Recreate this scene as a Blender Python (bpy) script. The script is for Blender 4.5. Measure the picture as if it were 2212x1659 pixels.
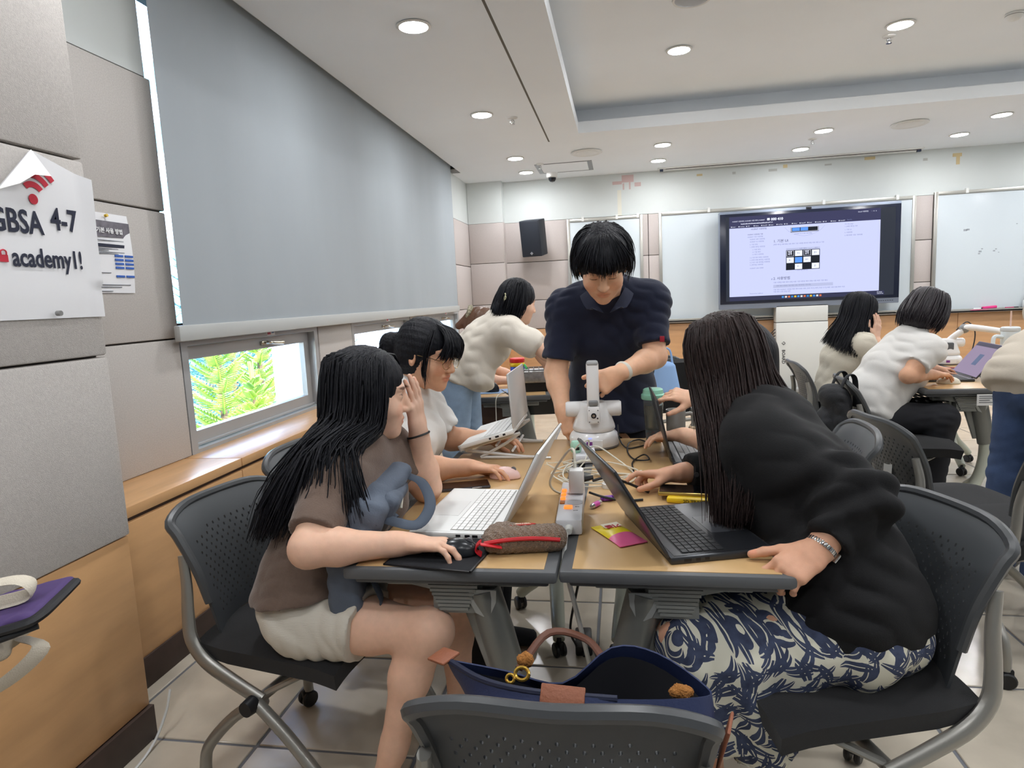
import bpy, bmesh, math, random
import numpy as np
from mathutils import Vector, Matrix, Euler
for _o in list(bpy.data.objects): bpy.data.objects.remove(_o)
SC = bpy.context.scene
COL = SC.collection
random.seed(7)
# ---------------------------------------------------------------- camera, world, light, exposure
_w = np.array([0.1337, 0.16577, -0.0359]); _t = np.linalg.norm(_w); _k = _w / _t
_K = np.array([[0, -_k[2], _k[1]], [_k[2], 0, -_k[0]], [-_k[1], _k[0], 0]])
CAMR = (np.eye(3) + math.sin(_t) * _K + (1 - math.cos(_t)) * _K @ _K) @ np.array([[1, 0, 0], [0, 0, -1], [0, 1, 0.]])
cd = bpy.data.cameras.new('camera'); cam = bpy.data.objects.new('camera', cd); COL.objects.link(cam)
cd.sensor_width = 36; cd.lens = 1404.0 / 2212 * 36; cd.clip_start = 0.05; cd.clip_end = 200
_m = Matrix.Identity(4)
for i in range(3):
    _m[i][0] = CAMR[0][i]; _m[i][1] = -CAMR[1][i]; _m[i][2] = -CAMR[2][i]
_m[2][3] = 1.30
cam.matrix_world = _m
SC.camera = cam
SC.view_settings.view_transform = 'Standard'; SC.view_settings.look = 'None'
SC.view_settings.gamma = 1; SC.view_settings.use_curve_mapping = False
SC.view_settings.exposure = 0.95
LAMP_POWER = 120.0
world = bpy.data.worlds.new('sky'); SC.world = world; world.use_nodes = True
_nt = world.node_tree; _bg = _nt.nodes['Background']
_sky = _nt.nodes.new('ShaderNodeTexSky'); _sky.sky_type = 'NISHITA'; _sky.sun_disc = False
_sky.sun_elevation = math.radians(48); _sky.sun_rotation = math.radians(80)
_nt.links.new(_sky.outputs[0], _bg.inputs[0]); _bg.inputs[1].default_value = 2.3
sd = bpy.data.lights.new('sun', 'SUN'); sd.energy = 5.0; sd.angle = 0.01; sd.color = (1, .95, .85)
sun = bpy.data.objects.new('sun', sd); COL.objects.link(sun)
sun.rotation_euler = Vector((-.22, .78, -.60)).to_track_quat('-Z', 'Y').to_euler()
SC.cycles.max_bounces = 8; SC.cycles.diffuse_bounces = 5; SC.cycles.glossy_bounces = 3
SC.cycles.transmission_bounces = 6; SC.cycles.caustics_reflective = False; SC.cycles.caustics_refractive = False
SC.cycles.sample_clamp_indirect = 6

# ---------------------------------------------------------------- helpers: materials
def lin(c):
    if isinstance(c, str):
        c = [int(c[i:i + 2], 16) / 255 for i in (0, 2, 4)]
    return tuple((x / 12.92 if x <= .04045 else ((x + .055) / 1.055) ** 2.4) for x in c[:3]) + (1.0,)
MATS = {}
def mat(name, col, rough=.5, metal=0.0, var=0.0, scale=8.0, bump=0.0, bscale=60.0, stretch=None, spec=.5, col2=None, detail=6, coat=0.0, trans=0.0, ior=1.45, alpha=1.0, emit=0.0, sheen=0.0, objvar=0.0, coord='Object', sss=0.0, vcol=None):
    if name in MATS: return MATS[name]
    m = bpy.data.materials.new(name); m.use_nodes = True; nt = m.node_tree; N = nt.nodes; L = nt.links
    b = N['Principled BSDF']; c = lin(col)
    b.inputs['Base Color'].default_value = c; b.inputs['Roughness'].default_value = rough; b.inputs['Metallic'].default_value = metal
    b.inputs['Specular IOR Level'].default_value = spec; b.inputs['IOR'].default_value = ior
    b.inputs['Coat Weight'].default_value = coat; b.inputs['Coat Roughness'].default_value = .15
    b.inputs['Transmission Weight'].default_value = trans; b.inputs['Alpha'].default_value = alpha
    b.inputs['Sheen Weight'].default_value = sheen
    if sss: b.inputs['Subsurface Weight'].default_value = sss; b.inputs['Subsurface Radius'].default_value = (.02, .008, .004); b.inputs['Subsurface Scale'].default_value = .3
    if emit: b.inputs['Emission Color'].default_value = c; b.inputs['Emission Strength'].default_value = emit
    tc = None
    if var or bump or col2:
        tc = N.new('ShaderNodeTexCoord'); mp = N.new('ShaderNodeMapping'); L.new(tc.outputs[coord], mp.inputs[0])
        if stretch: mp.inputs['Scale'].default_value = stretch
    src = None
    if var or col2:
        n = N.new('ShaderNodeTexNoise'); n.inputs['Scale'].default_value = scale; n.inputs['Detail'].default_value = detail; L.new(mp.outputs[0], n.inputs['Vector'])
        mx = N.new('ShaderNodeMix'); mx.data_type = 'RGBA'
        c2 = lin(col2) if col2 else tuple(max(0, x * (1 - var)) for x in c[:3]) + (1,)
        c1 = c if col2 else tuple(min(1, x * (1 + var * .6)) for x in c[:3]) + (1,)
        mr = N.new('ShaderNodeMapRange'); mr.inputs[1].default_value = .3; mr.inputs[2].default_value = .7
        L.new(n.outputs[0], mr.inputs[0]); L.new(mr.outputs[0], mx.inputs['Factor'])
        mx.inputs['A'].default_value = c2; mx.inputs['B'].default_value = c1
        src = mx.outputs['Result']
    if vcol:
        va = N.new('ShaderNodeVertexColor'); va.layer_name = vcol
        mx2 = N.new('ShaderNodeMix'); mx2.data_type = 'RGBA'; mx2.blend_type = 'MULTIPLY'; mx2.inputs['Factor'].default_value = 1
        if src: L.new(src, mx2.inputs['A'])
        else: mx2.inputs['A'].default_value = c
        L.new(va.outputs[0], mx2.inputs['B']); src = mx2.outputs['Result']
    if objvar:
        oi = N.new('ShaderNodeObjectInfo'); hs = N.new('ShaderNodeHueSaturation')
        mr2 = N.new('ShaderNodeMapRange'); mr2.inputs[3].default_value = 1 - objvar; mr2.inputs[4].default_value = 1 + objvar
        L.new(oi.outputs['Random'], mr2.inputs[0]); L.new(mr2.outputs[0], hs.inputs['Value'])
        if src: L.new(src, hs.inputs['Color'])
        else: hs.inputs['Color'].default_value = c
        src = hs.outputs[0]
    if src: L.new(src, b.inputs['Base Color'])
    if bump:
        n2 = N.new('ShaderNodeTexNoise'); n2.inputs['Scale'].default_value = bscale; n2.inputs['Detail'].default_value = 4; L.new(mp.outputs[0], n2.inputs['Vector'])
        bp = N.new('ShaderNodeBump'); bp.inputs['Strength'].default_value = bump; bp.inputs['Distance'].default_value = .01
        L.new(n2.outputs[0], bp.inputs['Height']); L.new(bp.outputs[0], b.inputs['Normal'])
    MATS[name] = m
    return m
def node(m, t): return m.node_tree.nodes.new(t)

# ---------------------------------------------------------------- helpers: meshes
def T(x=0, y=0, z=0): return Matrix.Translation((x, y, z))
def RX(a): return Matrix.Rotation(math.radians(a), 4, 'X')
def RY(a): return Matrix.Rotation(math.radians(a), 4, 'Y')
def RZ(a): return Matrix.Rotation(math.radians(a), 4, 'Z')
def frame(o, x=None, y=None, z=None):
    """4x4 from an origin and two of the three axes"""
    x, y, z = [None if a is None else Vector(a).normalized() for a in (x, y, z)]
    if z is None: z = x.cross(y).normalized(); y = z.cross(x)
    elif x is None: x = y.cross(z).normalized(); y = z.cross(x)
    else: y = z.cross(x).normalized(); x = y.cross(z)
    m = Matrix.Identity(4)
    for i in range(3): m[i][0], m[i][1], m[i][2], m[i][3] = x[i], y[i], z[i], o[i]
    return m
_RB = {}
def _rbox(sx, sy, sz, r, seg):
    k = (round(sx, 5), round(sy, 5), round(sz, 5), round(r, 5), seg)
    if k not in _RB:
        bm = bmesh.new(); bmesh.ops.create_cube(bm, size=1)
        for v in bm.verts: v.co = Vector((v.co.x * sx, v.co.y * sy, v.co.z * sz))
        if r > 0: bmesh.ops.bevel(bm, geom=bm.edges[:], offset=min(r, .499 * min(sx, sy, sz)), segments=seg, profile=.5, affect='EDGES', clamp_overlap=True)
        bm.verts.index_update()
        _RB[k] = ([v.co.copy() for v in bm.verts], [[v.index for v in f.verts] for f in bm.faces]); bm.free()
    return _RB[k]
def smooth_path(pts, n):
    pts = [Vector(p) for p in pts]
    if n <= 1 or len(pts) < 3: return pts
    out = []
    P = [pts[0] * 2 - pts[1]] + pts + [pts[-1] * 2 - pts[-2]]
    for i in range(1, len(P) - 2):
        for j in range(n):
            t = j / n; a, b, c, d = P[i - 1:i + 3]
            out.append(.5 * ((2 * b) + (-a + c) * t + (2 * a - 5 * b + 4 * c - d) * t * t + (-a + 3 * b - 3 * c + d) * t ** 3))
    out.append(pts[-1]); return out
class MB:
    def __init__(s): s.V = []; s.F = []; s.MI = []
    def add(s, V, F, M=None, mi=0):
        n = len(s.V)
        s.V += [tuple(M @ Vector(v)) if M else tuple(v) for v in V]
        s.F += [[i + n for i in f] for f in F]; s.MI += [mi] * len(F); return s
    def box(s, c, size, r=0.0, M=None, seg=2, mi=0):
        V, F = _rbox(*size, r, seg); m = T(*c)
        return s.add(V, F, (M @ m) if M else m, mi)
    def bb(s, x0, x1, y0, y1, z0, z1, r=0.0, seg=2, mi=0, M=None):
        return s.box(((x0 + x1) / 2, (y0 + y1) / 2, (z0 + z1) / 2), (abs(x1 - x0), abs(y1 - y0), abs(z1 - z0)), r, M, seg, mi)
    def tube(s, pts, r, n=8, sm=1, caps=True, M=None, flat=1.0, up=None, mi=0):
        """swept circle; r number or list (per input point); flat squashes one axis"""
        k0 = len(pts); P = smooth_path(pts, sm); k = len(P)
        if isinstance(r, (int, float)): R = [r] * k
        else: R = [float(np.interp(i / (k - 1) * (k0 - 1), range(k0), r)) for i in range(k)]
        V = []; F = []
        t0 = (P[1] - P[0]).normalized(); u = Vector(up) if up else (Vector((0, 0, 1)) if abs(t0.z) < .9 else Vector((1, 0, 0)))
        for i in range(k):
            t = (P[min(i + 1, k - 1)] - P[max(i - 1, 0)]).normalized()
            u = (u - t * u.dot(t)); u = u.normalized() if u.length > 1e-6 else t.orthogonal().normalized()
            w = t.cross(u)
            for j in range(n):
                a = 2 * math.pi * j / n; V.append(P[i] + (w * math.cos(a) + u * (math.sin(a) * flat)) * R[i])
        for i in range(k - 1):
            for j in range(n):
                F.append([i * n + j, i * n + (j + 1) % n, (i + 1) * n + (j + 1) % n, (i + 1) * n + j])
        if caps: F.append(list(range(n))[::-1]); F.append([(k - 1) * n + j for j in range(n)])
        return s.add(V, F, M, mi)
    def lathe(s, prof, n=24, M=None, caps=True, mi=0, ang=2 * math.pi):
        """profile [(r, z)...] spun about z"""
        V = []; F = []; full = abs(ang - 2 * math.pi) < 1e-6; c = n if full else n + 1
        for r, z in prof:
            for j in range(c):
                a = ang * j / n; V.append((r * math.cos(a), r * math.sin(a), z))
        for i in range(len(prof) - 1):
            for j in range(n):
                F.append([i * c + j, i * c + (j + 1) % c, (i + 1) * c + (j + 1) % c, (i + 1) * c + j])
        if caps and full:
            if prof[0][0] > 1e-6: F.append(list(range(c))[::-1])
            if prof[-1][0] > 1e-6: F.append([(len(prof) - 1) * c + j for j in range(c)])
        return s.add(V, F, M, mi)
    def cyl(s, c, r, h, n=20, M=None, bev=0.0, mi=0):
        m = T(*c); m = M @ m if M else m
        p = [(r - bev, -h / 2), (r, -h / 2 + bev), (r, h / 2 - bev), (r - bev, h / 2)] if bev else [(r, -h / 2), (r, h / 2)]
        return s.lathe(p, n, m, True, mi)
    def ball(s, c, r, n=16, M=None, sc=(1, 1, 1), mi=0):
        k = max(4, n // 2); p = [(max(1e-5, math.sin(math.pi * i / k)), -math.cos(math.pi * i / k)) for i in range(k + 1)]
        m = T(*c) @ Matrix.Diagonal((r * sc[0], r * sc[1], r * sc[2], 1)); m = M @ m if M else m
        return s.lathe(p, n, m, False, mi)
    def prism(s, poly, h, M=None, mi=0):
        """polygon in xy, extruded 0..h along z"""
        n = len(poly); V = [(x, y, 0) for x, y in poly] + [(x, y, h) for x, y in poly]
        F = [list(range(n))[::-1], list(range(n, 2 * n))] + [[i, (i + 1) % n, n + (i + 1) % n, n + i] for i in range(n)]
        return s.add(V, F, M, mi)
    def grid(s, fn, nu, nv, thick=0.0, M=None, mi=0):
        """surface fn(u,v)->point, optionally a closed slab of a given thickness"""
        P = [[Vector(fn(i / nu, j / nv)) for j in range(nv + 1)] for i in range(nu + 1)]
        V = [p for r in P for p in r]; w = nv + 1
        F = [[i * w + j, (i + 1) * w + j, (i + 1) * w + j + 1, i * w + j + 1] for i in range(nu) for j in range(nv)]
        if thick:
            n = len(V); B = []
            for i in range(nu + 1):
                for j in range(nv + 1):
                    du = P[min(i + 1, nu)][j] - P[max(i - 1, 0)][j]; dv = P[i][min(j + 1, nv)] - P[i][max(j - 1, 0)]
                    B.append(P[i][j] - du.cross(dv).normalized() * thick)
            V = V + B; F = F + [[n + k for k in f[::-1]] for f in F]
            rim = [i * w for i in range(nu + 1)] + [nu * w + j for j in range(1, nv + 1)] + [i * w + nv for i in range(nu - 1, -1, -1)] + [j for j in range(nv - 1, 0, -1)]
            for a, b in zip(rim, rim[1:] + rim[:1]): F.append([b, a, n + a, n + b])
        return s.add(V, F, M, mi)
    def mesh(s, name='mesh', smooth=40):
        me = bpy.data.meshes.new(name); me.from_pydata(s.V, [], s.F)
        if any(s.MI): me.polygons.foreach_set('material_index', s.MI)
        if smooth:
            me.polygons.foreach_set('use_smooth', [True] * len(me.polygons)); me.set_sharp_from_angle(angle=math.radians(smooth))
        me.update(); return me
    def build(s, name, m, parent=None, smooth=40):
        return obj(name, s.mesh(name, smooth), m, parent)
def obj(name, me, m=None, parent=None, M=None):
    o = bpy.data.objects.new(name, me); COL.objects.link(o)
    if m is not None and me is not None and not me.materials:
        for x in (m if isinstance(m, (list, tuple)) else [m]): me.materials.append(x)
    if parent: o.parent = parent
    if M: o.matrix_world = M
    return o
def tag(o, label, cat=None, group=None, kind=None):
    o['label'] = label
    if cat: o['category'] = cat
    if group: o['group'] = group
    if kind: o['kind'] = kind
    return o
def thing(name, label, cat, loc=(0, 0, 0), rotz=0.0, group=None):
    o = bpy.data.objects.new(name, None); COL.objects.link(o); o.empty_display_size = .05
    o.location = loc; o.rotation_euler = (0, 0, math.radians(rotz)); return tag(o, label, cat, group)
def thingM(name, label, cat, M, group=None):
    o = thing(name, label, cat, group=group); o.matrix_world = M; return o
def struct(o, label=None):
    o['kind'] = 'structure'
    if label: o['label'] = label
    return o
def dup(o, parent=None):
    c = o.copy(); COL.objects.link(c); c.parent = parent
    if parent: c.matrix_parent_inverse = o.matrix_parent_inverse
    for ch in [x for x in bpy.data.objects if x.parent == o]: dup(ch, c)
    return c
_FC = {}
def textmesh(s, size, extrude=0.0005, align='LEFT', bold=0.0, res=2):
    k = (s, size, extrude, align, bold)
    if k not in _FC:
        cu = bpy.data.curves.new('t', 'FONT'); cu.body = s; cu.size = size; cu.align_x = align; cu.extrude = extrude; cu.offset = bold; cu.resolution_u = res
        o = bpy.data.objects.new('t', cu); COL.objects.link(o)
        me = bpy.data.meshes.new_from_object(o)
        bpy.data.objects.remove(o); bpy.data.curves.remove(cu); _FC[k] = me
    return _FC[k]
def addtext(mb, s, size, M, align='LEFT', bold=0.0, extrude=.0004, mi=0, sx=1.0, res=2):
    me = textmesh(s, size, extrude, align, bold, res)
    mb.add([v.co for v in me.vertices], [list(p.vertices) for p in me.polygons], M @ Matrix.Diagonal((sx, 1, 1, 1)), mi)
# ---------------------------------------------------------------- the room
ZC = 2.825; YB = 8.72; XL = -1.95; XR = 7.6; YF = -4.0
M_white = mat('white_paint', 'C6CAC8', .85, var=.03, scale=2, bump=.04, bscale=300)
M_ceil = mat('ceiling_paint', 'EAEEF2', .9, var=.02, scale=1.5)
M_felt = mat('grey_felt_panel', 'BDB8B3', .95, var=.10, scale=180, bump=.35, bscale=420, detail=3, objvar=.015)
M_felt2 = mat('pink_grey_felt_panel', 'B9B0AC', .95, var=.06, scale=160, bump=.25, bscale=400, detail=3, objvar=.015)
M_joint = mat('panel_joint', '57504A', .9)
M_wood = mat('cherry_veneer', 'D2A473', .42, var=.13, scale=5, stretch=(6, .5, 3), bump=.03, bscale=40, coat=.15)
M_wood2 = mat('orange_veneer', 'C4966A', .42, var=.12, scale=4, stretch=(.6, 3, 5), coat=.15)
M_dark = mat('dark_skirting', '41322C', .5, var=.15, scale=20)
M_tile = mat('floor_tile', 'C6BCAB', .2, var=.16, scale=4.5, bump=.12, bscale=14, detail=8, objvar=.035, coord='Object', coat=.1)
M_grout = mat('floor_grout', '6E7076', .7)
M_alu = mat('aluminium', 'C4C6C8', .35, .9)
M_frame = mat('window_frame_grey', 'A9ABAC', .4, .25)
M_glass = mat('window_glass', 'FFFFFF', .0, trans=1.0, ior=1.02, spec=.1)
M_blind = mat('blind_fabric', 'A6ADB2', .85, var=.04, scale=3, stretch=(1, 1, .25), bump=.05, bscale=500)
_b = M_blind.node_tree; _p = _b.nodes['Principled BSDF']; _tr = _b.nodes.new('ShaderNodeBsdfTranslucent'); _tr.inputs[0].default_value = lin('A8B2BC')
_ms = _b.nodes.new('ShaderNodeMixShader'); _ms.inputs[0].default_value = .10
_b.links.new(_p.outputs[0], _ms.inputs[1]); _b.links.new(_tr.outputs[0], _ms.inputs[2]); _b.links.new(_ms.outputs[0], _b.nodes['Material Output'].inputs[0])
M_lamp = mat('lamp_diffuser', 'FAFCFF', .5, emit=LAMP_POWER)
M_trim = mat('white_plastic', 'D9D9D6', .4)
M_black = mat('black_plastic', '15161A', .45)

floor = struct(MB().bb(XL - .4, XR + .2, YF - .2, YB + .2, -.12, -.004).build('floor', M_grout), 'beige stone tiled floor with blue grey joints')
tile_me = MB().box((0, 0, 0), (.489, .489, .02), .0025, seg=1).mesh('tile'); tile_me.materials.append(M_tile)
for i in range(-1, 13):
    for j in range(-3, 15):
        x = -1.615 + .5 * i + .25; y = 1.645 + .5 * j + .25
        if x > 4.7: continue
        o = obj('tile', tile_me, None, floor); o.location = (x, y, -.01)
        o.rotation_euler = (0, 0, math.pi / 2 * random.randrange(4))

# ceiling: lower ring, shadow-gap band, raised coffer, blind pocket
cx0, cx1, cy0, cy1 = -.348, 6.0, -2.4, 6.43
mb = MB()
PX = -1.835
mb.bb(PX, -.66, YF, YB + .1, ZC, ZC + .05).bb(-.66, XR, 6.67, YB + .1, ZC, ZC + .05).bb(-.66, XR, YF, -2.7, ZC, ZC + .05).bb(6.3, XR, -2.7, 6.67, ZC, ZC + .05)
mb.bb(XL - .3, PX, 7.86, YB + .1, ZC, ZC + .05).bb(XL - .3, PX, YF, 2.2, ZC, ZC + .05)
mb.bb(XL - .4, PX, 2.2, 7.86, ZC + .16, ZC + .2).bb(PX - .012, PX, 2.2, 7.86, ZC, ZC + .18)
ceil = struct(mb.build('ceiling', M_ceil, smooth=0), 'white plaster ceiling with raised coffer')
mb = MB(); zb = ZC - .004
for a in ((-.645, cx0, cy0, cy1 + .23), (cx0, cx1, cy1, 6.66), (cx1, 6.3, -2.7, 6.66), (-.645, cx1, -2.7, cy0)): mb.bb(*a, zb, ZC + .10)
o = mb.build('coffer_rim', M_ceil, ceil, 0)
MB().bb(-.9, 6.6, -2.9, 6.9, ZC + .06, ZC + .065).build('coffer_gap_liner', mat('gap_grey', '77736C', .9), ceil, 0) if False else None
mb = MB(); zu = 3.085; e = .22
mb.bb(cx0 - e - .05, cx1 + e + .05, cy0 - e, cy1 + e, zu, zu + .05)
mb.bb(cx0 - e - .05, cx0 - e, cy0 - e, cy1 + e, ZC + .04, zu).bb(cx1 + e, cx1 + e + .05, cy0 - e, cy1 + e, ZC + .04, zu)
mb.bb(cx0 - e, cx1 + e, cy1 + e, cy1 + e + .05, ZC + .04, zu).bb(cx0 - e, cx1 + e, cy0 - e - .05, cy0 - e, ZC + .04, zu)
mb.build('coffer_top', M_ceil, ceil, 0)
mb = MB().bb(-.662, -.643, -2.7, 6.68, ZC - .001, ZC + .02).bb(-.662, 6.3, 6.662, 6.672, ZC - .001, ZC + .02)
mb.build('shadow_gap', mat('shadow_gap', '6B675F', .9), ceil, 0)

def panels(wall, axis, face, thick, cells, m, name='panel', depth_sign=1):
    """felt panels as separate pieces; axis 'x': the face lies in plane x=face"""
    for (a0, a1, z0, z1) in cells:
        g = .0035; mb = MB()
        if axis == 'x': mb.bb(face - thick, face, a0 + g, a1 - g, z0 + g, z1 - g, .006)
        else: mb.bb(a0 + g, a1 - g, face, face + thick, z0 + g, z1 - g, .006)
        mb.build(name, m, wall)
ZP = [.652, 1.194, 1.746, 2.30]
# left wall: pillar near the camera, window bay, wall beyond
wl = MB().bb(XL - .3, XL - .02, YF, 2.62, -.1, 3.1).bb(XL - .3, XL - .02, 7.80, YB + .3, -.1, 3.1).bb(XL - .3, XL - .02, 2.6, 7.82, -.1, .66).bb(XL - .3, XL - .02, 2.6, 7.82, 2.8, 3.1)
for a, b in ((3.99, 4.545), (5.90, 6.455)): wl.bb(XL - .3, XL - .03, a, b, .6, 1.2)
rv = MB()
for a, b in ((3.94, 3.992), (4.543, 4.59), (5.85, 5.902), (6.453, 6.50), (7.74, 7.80), (2.60, 2.648)): rv.bb(XL - .31, XL - .112, a, b, .6, 1.22)
wall_left = struct(wl.build('wall_left', M_joint, smooth=0), 'window wall with grey felt panels and wood dado')
panels(wall_left, 'x', XL, .03, [(1.55, 2.635, ZP[i], ZP[i + 1]) for i in range(3)] + [(3.995, 4.54, ZP[0] + .02, ZP[1]), (5.905, 6.45, ZP[0] + .02, ZP[1])], M_felt)
panels(wall_left, 'x', XL, .03, [(7.795, 8.7, ZP[i], ZP[i + 1]) for i in range(3)], M_felt2)
MB().bb(XL - .03, XL - .004, 1.5, 2.60, 2.30, 2.83).bb(XL - .03, XL - .004, 7.795, 8.72, 2.30, 2.83).build('plaster_band', M_white, wall_left, 0)
pil = MB().bb(XL - .1, -1.494, YF, 1.65, -.05, 3.0).build('pillar', M_joint, wall_left, 0)
for i, (z0, z1) in enumerate(((.652, 1.192), (1.192, 1.736), (1.736, 2.29))):
    for y0, y1 in ((.60, 1.662), (-.47, .60), (-1.54, -.47)):
        MB().bb(-1.50, -1.464, y0 + .003, y1 - .003, z0 + .003, z1 - .003, .007).build('panel', M_felt, wall_left)
MB().bb(-1.5, -1.468, YF, 1.655, 2.29, 2.83).build('plaster_band', M_white, wall_left, 0)
MB().bb(-1.50, -1.47, YF, 1.655, .108, .652, .002).build('dado_board', M_wood, wall_left)
# ledge and dado below the windows
for y0, y1 in ((1.55, 2.587), (2.59, 4.85), (4.853, 7.1), (7.103, 8.60)):
    MB().bb(XL - .02, -1.677, y0, y1 - .003, .617, .655, .002).build('ledge_board', M_wood, wall_left)
    MB().bb(-1.72, -1.679, y0, y1 - .003, .110, .600, .002).build('dado_board', M_wood, wall_left)
MB().bb(-1.72, -1.695, 1.55, 8.6, .598, .62).build('ledge_groove', M_dark, wall_left, 0)
b1 = MB().bb(-1.72, -1.672, 1.55, 8.6, 0, .112, .002).bb(-1.51, -1.458, YF, 1.66, 0, .105, .002)
struct(b1.build('baseboard_left', M_dark), 'dark brown skirting along window wall')
rv.build('window_reveal', mat('white_render', 'E9EBEF', .8), wall_left, 0)
# windows (hopper sashes below, ribbon glazing behind the blind)
def window(n, y0, y1, label):
    z0, z1 = .655, 1.205; fw = .045; x0, x1 = XL - .11, XL - .005
    w = struct(MB().bb(x0, x1, y0, y0 + fw, z0, z1).bb(x0, x1, y1 - fw, y1, z0, z1).bb(x0, x1, y0 + fw, y1 - fw, z0, z0 + .018).bb(x0, x1, y0 + fw, y1 - fw, z1 - .05, z1).build('window_%d' % n, M_frame, smooth=0), label)
    sx0, sx1 = XL - .095, XL - .05; a, b, c, d = y0 + fw + .004, y1 - fw - .004, z0 + .03, z1 - .055; s = .062
    MB().bb(sx0, sx1, a, a + s - .02, c, d).bb(sx0, sx1, b - s, b, c, d).bb(sx0, sx1, a + s - .02, b - s, c, c + s).bb(sx0, sx1, a + s - .02, b - s, d - s, d).bb(sx1 - .02, sx1 + .012, a - .002, b + .002, c - .008, c + .006, .003).build('sash', M_frame, w, 0)
    MB().bb(sx0 + .012, sx0 + .018, a + s - .03, b - s + .01, c + s - .01, d - s + .01).build('pane', M_glass, w, 0)
    ym = (y0 + y1) / 2 + .11; h = MB().box((sx1 + .008, ym - .02, d - .03), (.016, .07, .022), .005)
    h.tube([(sx1 + .02, ym - .02, d - .03), (sx1 + .045, ym - .01, d - .03), (sx1 + .05, ym + .03, d - .034), (sx1 + .048, ym + .11, d - .038)], [.008, .009, .009, .012], 8, 4)
    h.build('handle', mat('satin_nickel', 'C9C4B4', .25, .9), w)
    st = MB().bb(x1, x1 + .001, ym - .05, ym + .035, z1 - .045, z1 - .005).build('sticker', mat('sticker_white', 'F2F2F2', .5), w, 0)
    q = MB(); q.bb(x1 + .001, x1 + .0015, ym - .045, ym - .012, z1 - .040, z1 - .010)
    q.build('sticker_mark', mat('sticker_red', 'D0566A', .5), w, 0)
    q = MB().bb(x1 + .001, x1 + .0015, ym - .006, ym + .03, z1 - .018, z1 - .010).bb(x1 + .001, x1 + .0015, ym, ym + .025, z1 - .033, z1 - .028); q.build('sticker_text', mat('sticker_blue', '5C83B8', .5), w, 0)
    return w
window(1, 2.642, 3.99, 'grey framed hopper window nearest the camera, trees outside')
window(2, 4.548, 5.90, 'grey framed hopper window behind woman with ponytail')
window(3, 6.458, 7.79, 'grey framed hopper window farthest along the wall')
mb = MB(); x0, x1 = XL - .10, XL - .04
mb.bb(x0, x1, 2.60, 7.80, 1.205, 1.26).bb(x0, x1, 2.60, 7.80, 2.76, 2.82)
for y in (2.6, 3.95, 4.5, 5.88, 6.42, 7.74): mb.bb(x0, x1, y, y + .05, 1.26, 2.76)
rib = struct(mb.build('window_4', M_frame, smooth=0), 'ribbon window hidden behind the lowered blind')
for a, b in ((2.65, 3.95), (4.0, 4.5), (4.55, 5.88), (5.93, 6.42), (6.47, 7.74)): MB().bb(x0 + .02, x0 + .026, a, b, 1.26, 2.76).build('pane', M_glass, rib, 0)

# back wall
bw = MB().bb(XL - .3, XR + .2, YB + .03, YB + .3, -.1, 3.2)
wall_back = struct(bw.build('wall_back', M_joint, smooth=0), 'front wall of the classroom with felt panels and boards')
MB().bb(XL, XR, YB + .004, YB + .04, 2.30, 2.83).build('plaster_band', M_white, wall_back, 0)
xs = [-1.49, -.56, .38, 1.30, 2.24, 3.52, 3.73, 4.66, 5.6, 6.5, 7.6]
panels(wall_back, 'y', YB, .03, [(xs[k], xs[k + 1], z0, z1) for k in range(len(xs) - 1) for z0, z1 in ((.885, 1.27), (1.27, 1.775), (1.775, 2.30))], M_felt2)
for k in range(8):
    MB().bb(XL + 1.2 * k, XL + 1.2 * (k + 1) - .004, YB, YB + .03, .1, .88, .002).build('dado_board', M_wood2, wall_back)
MB().bb(XL, -1.49, 8.60, YB + .05, -.05, 2.83).build('column', M_joint, wall_back, 0)
for z0, z1 in ((.652, 1.235), (1.235, 1.78), (1.78, 2.30)): MB().bb(XL + .003, -1.488, 8.58, 8.61, z0 + .003, z1 - .003, .005).build('panel', M_felt2, wall_back)
MB().bb(XL, -1.488, 8.583, YB + .05, 2.30, 2.83).build('plaster_band', M_white, wall_back, 0)
MB().bb(-1.492, -1.480, 8.585, YB, .652, 2.30).build('panel', M_felt2, wall_back, 0)
MB().bb(XL, -1.486, 8.582, YB, .1, .65).build('dado_board', M_wood2, wall_back, 0)
struct(MB().bb(-1.5, XR, YB - .012, YB + .04, 0, .1, .002).build('baseboard_back', M_dark), 'dark skirting under the boards')
wr = struct(MB().bb(XR, XR + .2, YF, YB + .2, -.1, 3.2).build('wall_right', M_white, smooth=0), 'plain white side wall')
wf = struct(MB().bb(XL - .3, XR + .2, YF - .2, YF, -.1, 3.2).build('wall_rear', M_white, smooth=0), 'plain white rear wall')
# roof slab over everything so that daylight comes only through the windows
struct(MB().bb(XL - .4, XR + .3, YF - .3, YB + .4, 3.2, 3.3).build('ceiling_slab', M_ceil, smooth=0), 'slab above the ceiling')
# tape remains and paint scars on the plaster band
def scar(pts, m, label):
    mb = MB()
    for x0, x1, z0, z1 in pts: mb.bb(x0, x1, YB + .0025, YB + .005, z0, z1)
    return mb.build('tape_remnant', m, wall_back, 0)
M_tape = mat('old_tape', 'C2AE84', .6); M_tg = mat('grey_tape', 'A7A6A2', .6); M_pk = mat('peeled_paint', 'BFA5A2', .8)
random.seed(3)
scar([(.06, .21, 2.71, 2.80), (.22, .30, 2.65, 2.70), (-.06, .06, 2.69, 2.73), (.15, .17, 2.62, 2.71), (.07, .09, 2.62, 2.70)], M_pk, '')
scar([(.00, .05, 2.3, 2.62)], mat('yellowed_strip', 'D2CFC2', .8), '')
for px in ((.99, .07, 2.72, .025), (2.02, .05, 2.74, .04), (2.95, .12, 2.76, .035), (3.92, .10, 2.72, .04), (3.96, .04, 2.63, .09)): scar([(px[0], px[0] + px[1], px[2], px[2] + px[3])], M_tape, '')
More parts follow.
